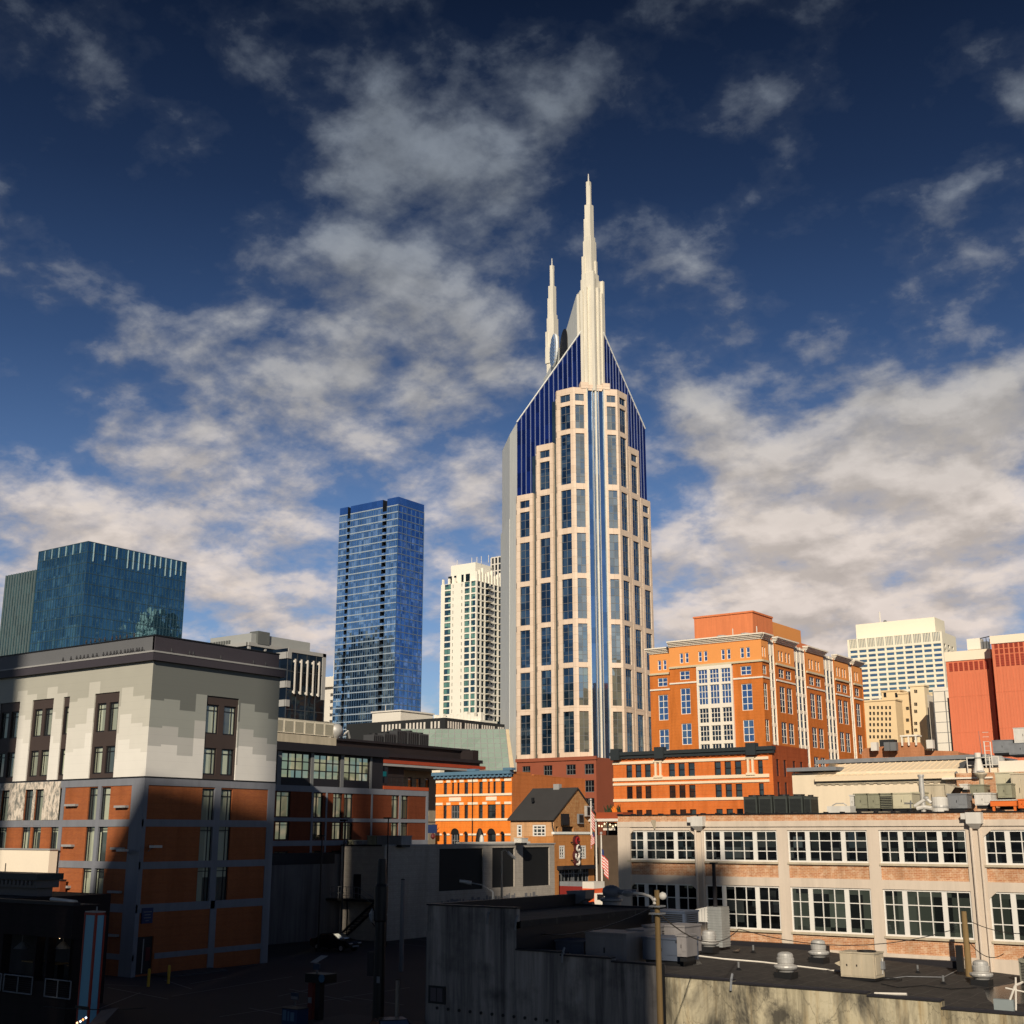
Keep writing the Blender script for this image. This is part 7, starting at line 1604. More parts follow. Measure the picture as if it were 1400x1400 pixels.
for k in range(9): f_ = k/9; uu = ul+(u0-ul)*f_; fD.box(mb, uu, uu+.03, zl0+(zh0-zl0)*f_+.05, zl1+(zt-zl1)*f_-.05, -.02, 0, M_sill)
mb.build('hood_ribs', o)
# shaded grey units at the left end of the low roof
fU = S(50.6)
def gu(lab, xa, xb, ya, yb3, dep, mat, dy=0, gr=None, name='rooftop_unit', cat='air conditioner'): return boxthing(name, lab, cat, S(fU.o.y+dy), xa, xb, ya+14, yb3, dep, mat, gr)
Mgu = paint('dull_grey_metal', (.24, .22, .215), .55, .2, 1.2, streak=.3); Mgb = paint('bluish_metal', (.075, .09, .125), .5, .2, 1.2)
gu('dull grey rooftop unit with white tags, largest in the shade beside the low wall', 801, 856, 1311, 1276, 1.8, Mgu, 0)
gu('low bluish rooftop unit left of the large shaded grey unit', 760, 798, 1309, 1287, 1.5, Mgb, .4)
gu('grey unit with a slanted brace between two shaded units', 858, 880, 1303, 1272, 1.8, Mgu, 1.6)
gu('grey louvred unit behind the wooden pole', 880, 902, 1294, 1266, 1.6, Mgu, 3.0, M_black)
gu('blue grey duct box right of the wooden pole, before tall grey cabinet', 879, 934, 1301, 1283, 1.4, Mgb, .8)
gu('tall grey cabinet behind the blue grey duct box', 906, 936, 1290, 1266, 1.6, Mgu, 3.4)
gu('narrow grey galvanised box left of the bent duct', 926, 938, 1296, 1279, 1.0, Mgu, .2, name='duct_box', cat='duct')
gu('wide low blue louvre box in front of the shaded factory windows', 891, 936, 1250, 1246, 1.5, paint('blue_louvre_metal', (.05, .065, .10), .5, .2, 1), 9, M_black, name='louvre_box', cat='cooling unit')
for px, py, lab in ((879, 1313, 'small pale junction box on a stand left of the wooden pole foot'), (955, 1283, 'tiny pale roof post near the bent duct')):
    P_ = rhit(px, py); o = thing('junction_box', lab, 'electrical box', P_); mb = MB(); mb.box(P_.x-.03, P_.x+.03, P_.y-.03, P_.y+.03, P_.z, P_.z+.5, M_black); mb.build('stand', o); mb = MB(); mb.box(P_.x-.16, P_.x+.16, P_.y-.1, P_.y+.1, P_.z+.35, P_.z+.75, M_galv); mb.build('box', o)
# hood and ball vent on the tall block roof
P_ = hit(792, 1238, 2, ZL); o = thing('scoop_hood', 'shaded grey scoop hood with curled end on the dark tall roof', 'hood', P_); mb = MB(); q = lambda x, y, d=0: S(P_.y-.3).p(S(P_.y-.3).u(x, y), S(P_.y-.3).uz(x, y)[1], d)
a_ = [(774, 1218), (801, 1217), (800, 1229), (786, 1238), (780, 1236)]; vs = [q(x, y) for x, y in a_]+[q(x, y, .9) for x, y in a_]; n_ = len(a_)
Mh = paint('hood_grey', (.12, .13, .15), .45, .2, 2); mb.add(vs, [tuple(range(n_)), tuple(range(2*n_-1, n_-1, -1))]+[(i, (i+1) % n_, n_+(i+1) % n_, n_+i) for i in range(n_)], Mh); mb.build('scoop', o)
mb = MB(); mb.path([q(792, 1233, .4), q(799, 1238, .4), q(806, 1237, .4)], .16, Mh, 10); mb.build('curled_pipe', o)
Yp7 = E(xs).u(880, 1230); f_ = S(Yp7+1.5); u, z = f_.uz(836, 1230); o = thing('ball_vent', 'round grey ball vent with side pipe near the back of the dark tall roof', 'vent', (u, Yp7+1.5, ZL)); c = Vector((u, Yp7+1.5, ZL))
mb = MB(); mb.lathe(c, [(.5, 0), (.5, .25), (.62, .32), (.62, .42), (.4, .5)], M_grey, 18); mb.build('base_ring', o); mb = MB(); mb.lathe(c, [(.32, .48), (.46, .6), (.5, .78), (.46, .96), (.32, 1.07), (.12, 1.13), (0, 1.14)], Mh, 18); smooth(mb.build('ball', o)); mb = MB(); mb.tube(c+Vector((.4, 0, .78)), c+Vector((1.5, .2, .74)), .13, Mh, .2, 12); mb.build('side_pipe', o)
# right edge: condenser, electrical box with aerial clutter
P_ = rhit(1398, 1345); o = condenser(P_+Vector((.5, .3, 0)), 1.1, 1.0, 1.25, paint('olive_grey', (.22, .21, .165), .5, .15, 2), M_black); o['label'] = 'olive condenser with side louvres cut by the right edge of the roof'
P_ = at(1374, 1384, 49); o = thing('meter_box', 'small grey-blue meter box with pipes at the bottom right roof edge', 'electrical box', P_); mb = MB(); mb.box(P_.x-.35, P_.x+.35, P_.y-.12, P_.y+.12, P_.z, P_.z+.45, paint('meter_grey', (.24, .27, .27), .5)); mb.build('box', o)
mb = MB(); mb.path([P_+Vector((.2, 0, .4)), P_+Vector((.45, 0, .95)), P_+Vector((.75, 0, 1.1))], .04, M_white); mb.path([P_+Vector((.4, 0, .1)), P_+Vector((.5, 0, 1.25))], .035, M_white); mb.path([P_+Vector((.1, 0, .85)), P_+Vector((.8, 0, .75))], .03, M_white); mb.build('pipes', o)
mb = MB(); mb.box(P_.x-.3, P_.x+.3, P_.y-.1, P_.y+.1, P_.z-.55, P_.z, M_black); mb.build('stand', o)
# poles
M_wood = paint('pole_wood', (.24, .155, .065), .8, .2, 1.2, streak=.45)
def at_pole(px, ytop, ybase, d, r, lab, name='utility_pole', mat=M_wood, z0=0.0, lean=0):
    b = at(px, ybase, d); zt = zat(ytop, b); t = thing(name, lab, name.replace('_', ' '), (b.x, b.y, z0)); mb = MB(); mb.tube((b.x, b.y, z0), (b.x+lean, b.y, zt), r, mat, r*.72, 12); mb.build('pole', t); return t, Vector((b.x+lean, b.y, zt))
t, top = at_pole(903, 1217, 1400, 42, .115, 'tall weathered wooden pole with lamp arm in front of the concrete wall')
mb = MB(); q = lambda x, y: at(x, y, 42)
mb.path([q(897, 1236), q(890, 1226), q(878, 1222), q(866, 1221)], .045, M_white_metal, 8); mb.build('lamp_arm', t)
mb = MB(); c = q(858, 1221); mb.lathe(c, [(0, -.12), (.15, -.08), (.2, 0), (.12, .08), (0, .1)], M_grey, 12); mb.build('lamp_head', t)
mb = MB(); c = q(906, 1225); mb.lathe(c, [(0, -.13), (.10, -.09), (.14, 0), (.10, .09), (0, .13)], M_white_metal, 12); mb.tube(q(899, 1226), c, .03, M_white_metal); smooth(mb.build('photo_globe', t))
mb = MB(); 
for y in (1232, 1237): c = q(898, y); mb.lathe(c+Vector((0, -.15, 0)), [(0, 0), (.06, .03), (.04, .1), (0, .12)], M_white, 8)
mb.build('insulator', t); mb = MB()
for y in (1240, 1250): c = q(898.5, y); mb.box(c.x-.2, c.x+.2, c.y-.2, c.y+.2, c.z, c.z+.05, M_grey)
mb.build('band', t)
t, top = at_pole(1323, 1246, 1308, 74, .2, 'wooden pole stub before the white factory at right, with hanging wires', z0=1.9); mb = MB(); mb.box(top.x-.6, top.x-.25, top.y-.2, top.y+.1, 2.2, 3.6, M_black); mb.build('black_meter', t)
t, top = at_pole(978, 1180, 1240, 82, .16, 'dark pole against the shaded left windows of the factory', mat=M_dark, z0=2.3); mb = MB(); mb.box(top.x-.2, top.x+.2, top.y-.2, top.y+.2, top.z-.05, top.z+.04, M_dark); mb.build('pole_cap', t)
def cable(lab, pts, sag, r=.022, name='overhead_cable', grp=None):
    mb_ = MB(); pts = [Vector(p) for p in pts]
    for a, b in zip(pts, pts[1:]):
        P0 = [a.lerp(b, k/10)-Vector((0, 0, sag*4*(k/10)*(1-k/10))) for k in range(11)]; mb_.path(P0, r, M_black, 5)
    return tag(mb_.build(name), lab, 'cable', grp)
pA = at(899, 1238, 42)
cable('black cable running from the wooden lamp pole back over the dark roof', [pA, at(714, 1272, 66)], .5)
cable('pair cable dropping from the wooden lamp pole towards the factory wall', [pA+Vector((0, 0, -.2)), at(1010, 1270, 70), at(1300, 1272, 70)], .8)
cable('thin cable from the wooden pole stub along the factory wall', [at(1323, 1258, 74), at(1420, 1275, 68)], .3)
cable('thin loose wire hanging from the pole stub to the roof at right', [at(1323, 1285, 74), at(1372, 1304, 70)], .5)

# ------------------------------------------------------------------ 16 grey painted low building beyond the lot
P = at(526, 1157, 122); GX, GY = P.x, P.y; fS_, fE_ = S(GY), E(GX); Yg = fE_.u(758, 1158); Xg = fS_.u(467, 1157); Xl = fS_.u(368, 1168)-1
gb = thing('grey_painted_building', 'low grey painted brick building with three black boarded panels by the lot', 'building', (GX, GY, 0))
M_gp = brick('grey_painted_brick', (.42, .37, .31), (.36, .315, .27), (.27, .24, .20), bw=.4, bh=.2, big=.35); M_gp2 = paint('stained_render', (.15, .135, .13), .85, .3, .4, streak=.7); M_bp = paint('boarded_black', (.010, .010, .010), .7, .4, .5)
zt = zat(1157, P); mb = MB(); pan = [(fE_.u(a, 1185), fE_.u(b, 1185), fE_.uz((a+b)/2, y0)[1], fE_.uz((a+b)/2, y1)[1]) for a, b, y0, y1 in ((600.5, 660.5, 1217, 1160), (673, 703.5, 1213, 1159), (715, 757, 1211, 1158))]
pan[2] = (pan[2][0], min(pan[2][1], Yg-1.0), pan[2][2], pan[2][3]); facade(mb, fE_, GY, Yg, 0, zt, pan, M_gp, .15, back=M_bp); mb.quad((Xg, GY, 0), (GX, GY, 0), (GX, GY, zt), (Xg, GY, zt), M_gp); mb.quad((Xg, GY, 0), (Xg, Yg, 0), (Xg, Yg, zt), (Xg, GY, zt), M_gp); mb.quad((GX, Yg, 0), (Xg, Yg, 0), (Xg, Yg, zt), (GX, Yg, zt), M_gp); mb.build('painted_wall', gb)
mb = MB(); mb.box(Xg, GX-.3, GY+.3, Yg-.3, zt-.8, zt-.4, M_roof); mb.build('roof', gb)
mb = MB(); fE_.box(mb, GY, Yg+.1, zt, zt+.14, -.08, .35, M_sill); mb.box(Xg, GX-.35, GY-.08, GY+.35, zt, zt+.14, M_dark); mb.build('parapet_coping', gb)
zlo = fS_.uz(430, 1168)[1]; xw_ = wX+1.3; zlo = E(xw_).uz(425, 1168)[1]; mb = MB(); mb.box(xw_-6, xw_, wP.y-5, GY+.6, 0, zlo, M_gp2); mb.box(xw_-6, xw_+.06, wP.y-5, GY+.6, zlo, zlo+.12, M_dark); mb.box(xw_, xw_+.05, wP.y-5, GY-.6, zlo-.9, zlo, M_dark); mb.box(xw_-5, Xg+.02, GY+.6, GY+3, 0, zlo, M_gp2); mb.build('stained_left_block', gb)
mb = MB(); a, b = fE_.u(603, 1226), fE_.u(735, 1222)
for k in range(34): u = a+(b-a)*k/34; h_ = random.uniform(.25, .8); z = fE_.uz(665, 1228)[1]; fE_.box(mb, u, u+random.uniform(.15, .5), z-.4, z-.4+h_, -.03, 0, paint('faded_paint', (.16, .155, .16), .8))
mb.build('faded_painted_marks', gb)
for k, (xa, xb, ya, yb3, lab) in enumerate(((474, 482, 1156, 1149, 'small black framed roof unit at the left of the grey wall top'), (484, 495, 1156, 1150, 'low grey roof box second from left on the grey wall top'), (502, 514, 1156, 1143, 'pale roof box left of the larger one on grey building'), (515, 549, 1156, 1143, 'largest grey roof box on the grey painted building'))):
    boxthing('roof_unit', lab, 'roof unit', S(GY+1.5), xa, xb, ya, yb3, 1.5, M_grey if k % 2 else M_green_metal, M_black if k == 0 else None)
boxthing('roof_unit', 'white topped roof box standing behind the boarded wall before the house', 'roof unit', S(GY+20), 703, 713, 1153, 1146, 1.2, M_white_metal)
lie_z = zt+.2; mb = MB(); a = fE_.u(640, 1155); mb.box(GX-1.6, GX-1.0, a, fE_.u(735, 1152), zt+.10, zt+.32, M_white); tag(mb.build('white_gutter_pipe'), 'white pipe along the roof edge above the black panels', 'pipe')
mb = MB(); mb.box(GX-9, GX-2.5, GY+4, GY+4.6, zt+.1, zt+.42, M_sill); tag(mb.build('roof_kerb'), 'pale roof kerb left of the orange brick building foot', 'kerb')
# figure-like statue? dark covered grill on the roof
P_ = at(656, 1150, 150); P_.z = zt-.3; o = thing('covered_heater', 'dark covered patio heater standing before the orange front arches', 'patio heater', P_); mb = MB(); mb.lathe(P_, [(.45, 0), (.5, .7), (.4, 1.5), (.2, 2.0), (0, 2.1)], M_black, 12); mb.build('cover', o); mb = MB(); mb.lathe(P_+Vector((.5, -.3, 0)), [(.3, 0), (.25, 1.0), (.12, 1.3), (0, 1.35)], M_white_metal, 10); mb.build('white_wrap', o)
# fire stair
st = thing('fire_stair', 'black steel fire stair with landing against the grey shaded wall', 'stair', (GX-4, GY-1.2, 0)); f5 = S(GY-1.6)
u0, u1 = f5.u(435, 1230), f5.u(515, 1230); zl = f5.uz(470, 1229)[1]; mb = MB(); f5.box(mb, u0, u1, zl-.18, zl, 0, 1.5, M_black); mb.build('landing', st)
mb = MB(); n_ = 15; ux = f5.u(458, 1275)
for k in range(n_): f_ = k/n_; uu = u1-(u1-ux)*f_; f5.box(mb, uu-.32, uu, zl-zl*f_-.05, zl-zl*f_, .05, 1.2, M_black)
mb.build('treads', st); mb = MB()
for d in (.05, 1.2): mb.path([f5.p(u1, zl, d), f5.p(ux, 0.1, d)], .12, M_black, 5)
mb.build('stringer', st)
mb = MB(); ra = f5.u(452, 1215)
for h_ in (.55, 1.1): mb.path([f5.p(ra, zl+h_, 0), f5.p(f5.u(490, 1215), zl+h_, 0), f5.p(u1+.4, zl+h_-1.3, 0)], .03, M_frame_g)
for k in range(8): uu = ra+(f5.u(490, 1215)-ra)*k/7; mb.tube(f5.p(uu, zl, 0), f5.p(uu, zl+1.1, 0), .025, M_frame_g)
mb.build('railing', st); mb = MB(); fS_.box(mb, f5.u(468, 1200), f5.u(478, 1200), zl+.0, zl+2.2, -.05, .05, M_dark); mb.build('door', st)
for k in range(3): mb = MB(); uu = u0+(u1-u0)*k/2; mb.tube(f5.p(uu, 0, .1), f5.p(uu, zl-.18, .1), .07, M_black); mb.build('leg', st)

# ------------------------------------------------------------------ 17 the lot: poles, car, pay station
def lightpole(px, yt, yb3, d, lab, lampx=None, lampy=None, r=.08):
    b = at(px, yb3, d); zt_ = zat(yt, b); t = thing('light_pole', lab, 'light pole', (b.x, b.y, 0)); mb = MB(); mb.tube((b.x, b.y, 0), (b.x, b.y, zt_), r, M_black, r*.7, 10); mb.build('pole', t)
    mb = MB(); mb.lathe((b.x, b.y, 0), [(.22, 0), (.22, .25), (r, .32)], M_black, 10); mb.build('foot', t); 
    mb = MB(); mb.box(b.x-.5, b.x+.25, b.y-.12, b.y+.12, zt_-.04, zt_+.1, M_black); mb.build('lamp_head', t); return t
lightpole(436, 1143, 1268, 112, 'thin black light pole nearest the hotel side, left of the fire stair')
lightpole(467, 1122, 1262, 116, 'thin black light pole between fire stair landing and hotel wing windows')
lightpole(527, 1119, 1286, 118, 'thin black light pole at the corner of the grey painted wall')
b = at(517, 1386, 66); t = thing('lamp_post', 'thick black ornate lamp post with two small lanterns by the pavement', 'lamp post', (b.x, b.y, .14)); zz_ = lambda y: zat(y, b)
mb = MB(); mb.lathe((b.x, b.y, 0), [(.42, .12), (.42, .4), (.3, .5), (.27, zz_(1260)), (.34, zz_(1258)), (.36, zz_(1212)), (.28, zz_(1208)), (.22, zz_(1178)), (.2, zz_(1174)), (0, zz_(1174))], M_black, 14); mb.build('post', t)
for s in (-1, 1):
    px = 517+s*8.5; c = at(px if s < 0 else 526, 1251, 66); mb = MB(); mb.path([Vector((b.x, b.y, c.z-.5)), Vector(((b.x+c.x)/2, (b.y+c.y)/2, c.z-.6)), Vector((c.x, c.y, c.z-.35))], .03, M_black); mb.build('bracket', t)
    mb = MB(); mb.lathe(c, [(.05, -.35), (.12, -.2), (.16, .05), (.1, .15), (.02, .3), (0, .32)], M_grey, 8); mb.build('lantern', t)
mb = MB(); c = at(512, 1330, 66); mb.box(b.x-.72, b.x-.3, b.y-.1, b.y+.1, zz_(1335), zz_(1302), M_dark); mb.build('sign_board', t); mb = MB(); mb.box(b.x+.1, b.x+.3, b.y-.29, b.y-.27, zz_(1343), zz_(1334), M_line); mb.build('sticker', t)
b = at(549, 1292, 96); t = thing('grey_post', 'plain grey steel post standing before the grey brick wall', 'post', (b.x, b.y, 0)); mb = MB(); mb.tube((b.x, b.y, 0), (b.x, b.y, zat(1203, b)), .17, M_frame_g, .15); mb.build('tube', t); mb = MB(); mb.lathe((b.x, b.y, zat(1203, b)), [(.17, 0), (.12, .08), (0, .1)], M_dark, 10); mb.build('cap', t)
b = at(543, 1384, 66); t = thing('short_bollard_post', 'short dark post on the pavement right of the thick black lamp post', 'post', (b.x, b.y, .14)); mb = MB(); mb.tube((b.x, b.y, .14), (b.x, b.y, zat(1340, b)), .11, M_frame_g); mb.build('tube', t); mb = MB(); mb.lathe((b.x, b.y, zat(1340, b)), [(.12, 0), (.1, .06), (0, .09)], M_dark, 10); mb.build('cap', t)
# cobra-head street lamps beyond the dark roof
def street_lamp(px, yt, yb3, d, hx, hy, mat, lab):
    b = at(px, yb3, d); t = thing('street_lamp', lab, 'street lamp', (b.x, b.y, gz(b.x, b.y))); top = at(px+(0 if abs(hx-px) < 30 else 0), yt, d); h = at(hx, hy, d)
    mb = MB(); mb.tube((b.x, b.y, gz(b.x, b.y)), (top.x, top.y, top.z), .12, mat, .08, 8); mb.build('pole', t)
    mb = MB(); mid = top.lerp(h, .5)+Vector((0, 0, .18)); mb.path([top, mid, h], .05, mat, 6); mb.build('arm', t)
    mb = MB(); dd = (h-mid).normalized(); mb.tube(h-dd*.1, h+dd*.85, .17, M_galv, .12, 10); mb.build('lamp_head', t)
street_lamp(686, 1164, 1230, 118, 695, 1166, M_cream_metal, 'pale sunlit street lamp in front of the middle black boarded panel')
street_lamp(674, 1219, 1236, 100, 643, 1207, M_grey, 'dark street lamp arm reaching left over first black boarded panel')
# small car in the shade
def car(P0, ang, lab):
    t = thing('parked_car', lab, 'car', P0); X = Matrix.Translation(P0) @ Matrix.Rotation(ang, 4, 'Z'); M_cp = paint('car_paint', (.012, .011, .013), .18, .05, 1, spec=.6)
    prof = [(-2.2, .45), (-2.25, .75), (-2.1, .98), (-1.55, 1.04), (-1.05, 1.42), (.15, 1.45), (.95, 1.02), (1.95, .86), (2.2, .66), (2.2, .40), (1.7, .30), (-1.9, .30)]
    mb = MB(); mb.xf = X; n_ = len(prof)
    wdt = [(.86 if z < 1.05 else .66) for x, z in prof]
    vs = [(x, -w_, z) for (x, z), w_ in zip(prof, wdt)]+[(x, w_, z) for (x, z), w_ in zip(prof, wdt)]
    mb.add(vs, [tuple(range(n_)), tuple(range(2*n_-1, n_-1, -1))]+[(i, n_+i, n_+(i+1) % n_, (i+1) % n_) for i in range(n_)], M_cp); mb.build('body', t)
    mb = MB(); mb.xf = X
    for s in (-1, 1): mb.add([(-1.35, s*.80, 1.05), (-.98, s*.70, 1.36), (.08, s*.70, 1.38), (.72, s*.80, 1.05)], [(0, 1, 2, 3)], M_glass)
    mb.add([(.25, -.62, 1.42), (.25, .62, 1.42), (.98, .72, 1.03), (.98, -.72, 1.03)], [(0, 1, 2, 3)], M_glass); mb.build('windows', t)
    for x in (-1.35, 1.35):
        for s in (-1, 1):
            mb = MB(); mb.xf = X; mb.tube((x, s*.70, .33), (x, s*.90, .33), .33, M_black, n=18); w_ = mb.build('wheel', t)
            mb = MB(); mb.xf = X; mb.tube((x, s*.895, .33), (x, s*.915, .33), .20, M_galv, n=12); mb.build('rim', w_)
    for s in (-1, 1):
        mb = MB(); mb.xf = X; mb.box(2.0, 2.18, s*.55-.2, s*.55+.2, .62, .76, M_galv); mb.build('headlight', t)
        mb = MB(); mb.xf = X; mb.box(-2.24, -2.1, s*.65-.14, s*.65+.14, .72, .95, paint('tail_red', (.35, .02, .02), .3)); mb.build('tail_light', t)
    mb = MB(); mb.xf = X; mb.box(2.12, 2.24, -.4, .4, .42, .55, M_grey); mb.build('grille', t); return t
P_ = hit(459, 1300, 2, 0); car(P_, math.radians(2), 'small dark car parked in the shade below the fire stair')
# pay station with solar panel, sign boards, blue bins
b = hit(428, 1398, 2, 0); t = thing('pay_station', 'parking pay station with small solar panel and black canopy', 'pay station', b); zz_ = lambda y: zat(y, b); d0 = b.dot(f0)
mb = MB(); fB_ = S(b.y); ub = lambda x: fB_.u(x, 1360)
fB_.box(mb, ub(421), ub(427), 0, zz_(1344), 0, .4, paint('kiosk_red', (.14, .025, .022), .5)); fB_.box(mb, ub(421.5), ub(426.5), zz_(1372), zz_(1364), -.02, 0, M_line); fB_.box(mb, ub(431), ub(437), 0, zz_(1344), 0, .35, M_dark); mb.build('cabinets', t)
mb = MB(); fB_.box(mb, ub(420), ub(447), zz_(1343), zz_(1331), -.2, .7, M_black); mb.build('canopy', t); mb = MB(); 
mb2 = disc(fB_, ub(443), zz_(1336), .2, -.25, paint('p_blue', (.05, .12, .2), .4), .05); mb2.build('round_sign', t)
mb.tube(fB_.p(ub(429), zz_(1331), .2), fB_.p(ub(429), zz_(1312), .2), .05, M_frame_g); mb.add([fB_.p(ub(424), zz_(1316), -.1), fB_.p(ub(433), zz_(1316), -.1), fB_.p(ub(438), zz_(1307), .5), fB_.p(ub(428), zz_(1307), .5)], [(0, 1, 2, 3)], M_sill); mb.build('solar_panel', t)
mb = MB(); fB_.box(mb, ub(425), ub(433), zz_(1326), zz_(1318), .1, .2, paint('p_blue2', (.03, .05, .09), .4)); mb.build('blue_board', t)
b = hit(403, 1393, 2, 0); t = thing('parking_sign', 'narrow post with blue and white parking board above blue bins', 'sign', b); zz_ = lambda y: zat(y, b); fB_ = S(b.y); ub = lambda x: fB_.u(x, 1370)
mb = MB(); mb.tube(b, Vector((b.x, b.y, zz_(1360))), .05, M_frame_g); mb.build('post', t); mb = MB(); fB_.box(mb, ub(399), ub(409), zz_(1367), zz_(1357), -.1, -.05, paint('p_blue2', (.03, .05, .09), .4)); mb.build('board', t); mb = MB(); fB_.box(mb, ub(399.5), ub(408.5), zz_(1366), zz_(1362), -.115, -.1, M_line); mb.build('white_stripe', t)
b = hit(397, 1404, 2, 0); t = thing('blue_bin', 'squat blue printed box at the bottom below the parking sign', 'bin', b); fB_ = S(b.y); ub = lambda x: fB_.u(x, 1395); zz_ = lambda y: zat(y, b)
mb = MB(); fB_.box(mb, ub(385), ub(406), 0, zz_(1380), 0, .8, paint('bin_blue', (.012, .035, .10), .5)); mb.build('body', t); mb = MB()
for k, (a, c) in enumerate(((386.5, 391), (393, 395), (397, 402))): fB_.box(mb, ub(a), ub(c), zz_(1396), zz_(1382+k), -.02, 0, paint('bin_pale', (.09, .16, .24), .5))
mb.build('printed_stripes', t); mb = MB(); fB_.box(mb, ub(384.5), ub(406.5), zz_(1380), zz_(1379), -.03, .83, M_dark); mb.build('lid', t)
# yellow bollards by the hotel door
M_yel = paint('bollard_yellow', (.55, .33, .03), .5, .1, 2)
for px, yb3, yt, lab in ((202.5, 1349, 1326, 'yellow bollard directly in front of the hotel side door'), (230, 1345, 1321, 'yellow bollard standing right of the hotel side door')):
    b = hit(px, yb3, 2, .05); t = thing('bollard', lab, 'bollard', b); zt_ = zat(yt, b); mb = MB(); mb.tube(b, (b.x, b.y, zt_), .10, M_yel, n=12); mb.build('post', t); mb = MB(); mb.lathe((b.x, b.y, zt_), [(.10, 0), (.08, .06), (0, .09)], M_yel, 12); mb.build('cap', t)

# ------------------------------------------------------------------ 18 bottom left: bar with terrace, blue pylon, small roofs
P = at(101, 1240, 66); BX, BY = P.x, P.y; fS_, fE_ = S(BY), E(BX); X0 = BX-26; zt = zat(1238, P)
bar = thing('dark_bar_building', 'dark low bar with covered terrace, warm bulbs and railings at bottom left', 'building', (BX, BY, 0))
M_db = brick('dark_bar_brick', (.028, .018, .018), (.022, .015, .015), (.02, .015, .015), big=.3); op = []
zo0, zo1 = fS_.uz(60, 1342)[1], fS_.uz(60, 1281)[1]
for a, b in ((-60, -10), (2, 46), (48, 62), (64, 99)): op.append((fS_.u(a, 1310), fS_.u(b, 1310), zo0, zo1))
mb = MB(); facade(mb, fS_, X0, BX, 0, zt, op, M_db, .5); solid(mb, X0, BX, BY, BY+1.9, 0, zt, M_db, M_roof, 'ST'); solid(mb, X0, BX-9, BY+1.9, BY+9, 0, zt, M_db, M_roof, 'ST'); mb.build('wall', bar)
mb = MB(); mb.box(X0, BX-.1, BY+.1, BY+1.85, zt-.3, zt-.02, M_roof); mb.box(X0, BX-9.1, BY+1.85, BY+9, zt-.3, zt-.02, M_roof); mb.box(X0, BX+.1, BY-.1, BY+.3, zt-.02, zt+.15, M_dark); mb.build('roof', bar)
mb = MB(); mb.box(X0, BX-.1, BY+1.7, BY+1.85, 0, zt-.4, M_dark); mb.box(X0, BX-.1, BY+.5, BY+1.7, zo0-.2, zo0-.05, M_dark); mb.build('inner_wall', bar)
for k, px in enumerate((22, 55, 85)): mb = MB(); u, z = fS_.uz(px, 1325); mb.box(u-.3, u+.3, BY+.8, BY+1.2, zo0, zo0+.75, M_frame_d); mb.box(u-.5, u+.5, BY+.6, BY+1.4, zo0+.75, zo0+.8, M_wood); mb.build('terrace_table', bar)
for xa, xb in ((-30, 4), (8, 47), (65, 100)):
    mb = MB(); ua, ub = fS_.u(xa, 1350), fS_.u(xb, 1350); z0_, z1_ = fS_.uz(60, 1361)[1], fS_.uz(60, 1337)[1]
    for z in (z0_, z1_): mb.path([fS_.p(ua, z, -.15), fS_.p(ub, z, -.15)], .035, M_grey)
    for k in range(3): u = ua+(ub-ua)*k/2; mb.tube(fS_.p(u, z0_, -.15), fS_.p(u, z1_, -.15), .035, M_grey)
    for k in range(7): z = z0_+(z1_-z0_)*(k+1)/8; mb.path([fS_.p(ua, z, -.15), fS_.p(ub, z, -.15)], .008, M_frame_d, 4)
    mb.build('railing', bar)
mb = MB()
for px, py in ((55, 1284), (70, 1284.5), (85.5, 1283.5), (92, 1283)): 
    if px < 110: u, z = fS_.uz(px, py); mb.lathe(fS_.p(u, z, .5 if py > 1270 else -.1), [(0, 0), (.05, .04), (.05, .1), (0, .13)], M_bulb, 6)
mb.build('bulb_string', bar)
for px in (11, 67): u, z = fS_.uz(px, 1298); mb = MB(); mb.lathe(fS_.p(u, z, .8), [(.42, 0), (.1, .3), (.03, .35), (.03, .9)], M_frame_g, 12); mb.build('pendant_lamp', bar)
mb = MB(); a = hit(40, 1233, 2, zt); mb.tube((fS_.u(34, 1233), BY+1.6, zt+.12), (fS_.u(92, 1238), BY+.5, zt+.12), .11, M_galv); tag(mb.build('roof_duct_pipe'), 'pale pipe lying along the dark bar roof', 'pipe')
# cornice building and sunlit cream wall between bar and hotel
P = at(50, 1210, 76); f5 = S(P.y); t = thing('cornice_shopfront_building', 'grey parapet with dark green cornice rising behind the dark bar roof', 'building', (P.x, P.y, 0))
zc = f5.uz(30, 1196)[1]; x1 = f5.u(52, 1210); M_cw = paint('old_white_wall', (.14, .125, .12), .7, .15, .8)
mb = MB(); mb.box(x1-22, x1, P.y, P.y+1.0, 0, zc-.2, M_cw); mb.build('wall', t)
mb = MB(); M_cg = paint('green_black_cornice', (.022, .035, .04), .5, .15, 1); mb.box(x1-20, x1+.55, P.y-.5, P.y+1.3, zc-.25, zc+.1, M_cg); mb.box(x1-22, x1+.3, P.y-.3, P.y+1.2, zc-.7, zc-.25, M_cw); k = 0
while k < 40: mb.box(x1-.3-k*.4, x1-.1-k*.4, P.y-.42, P.y-.3, zc-.55, zc-.3, M_cw); k += 1
mb.build('cornice', t); mb = MB(); mb.tube((x1-5, P.y+1, zc), (x1-5, P.y+1, zc+.6), .03, M_black); mb.build('roof_spike', t)
P = at(75, 1180, 87); P.y = HY-1.0; f5 = S(P.y); t = thing('cream_wall_building', 'plain sunlit cream wall in front of the hotel brick at left edge', 'building', (P.x, P.y, 0)); x1 = f5.u(66.5, 1180); zc = f5.uz(50, 1162)[1]
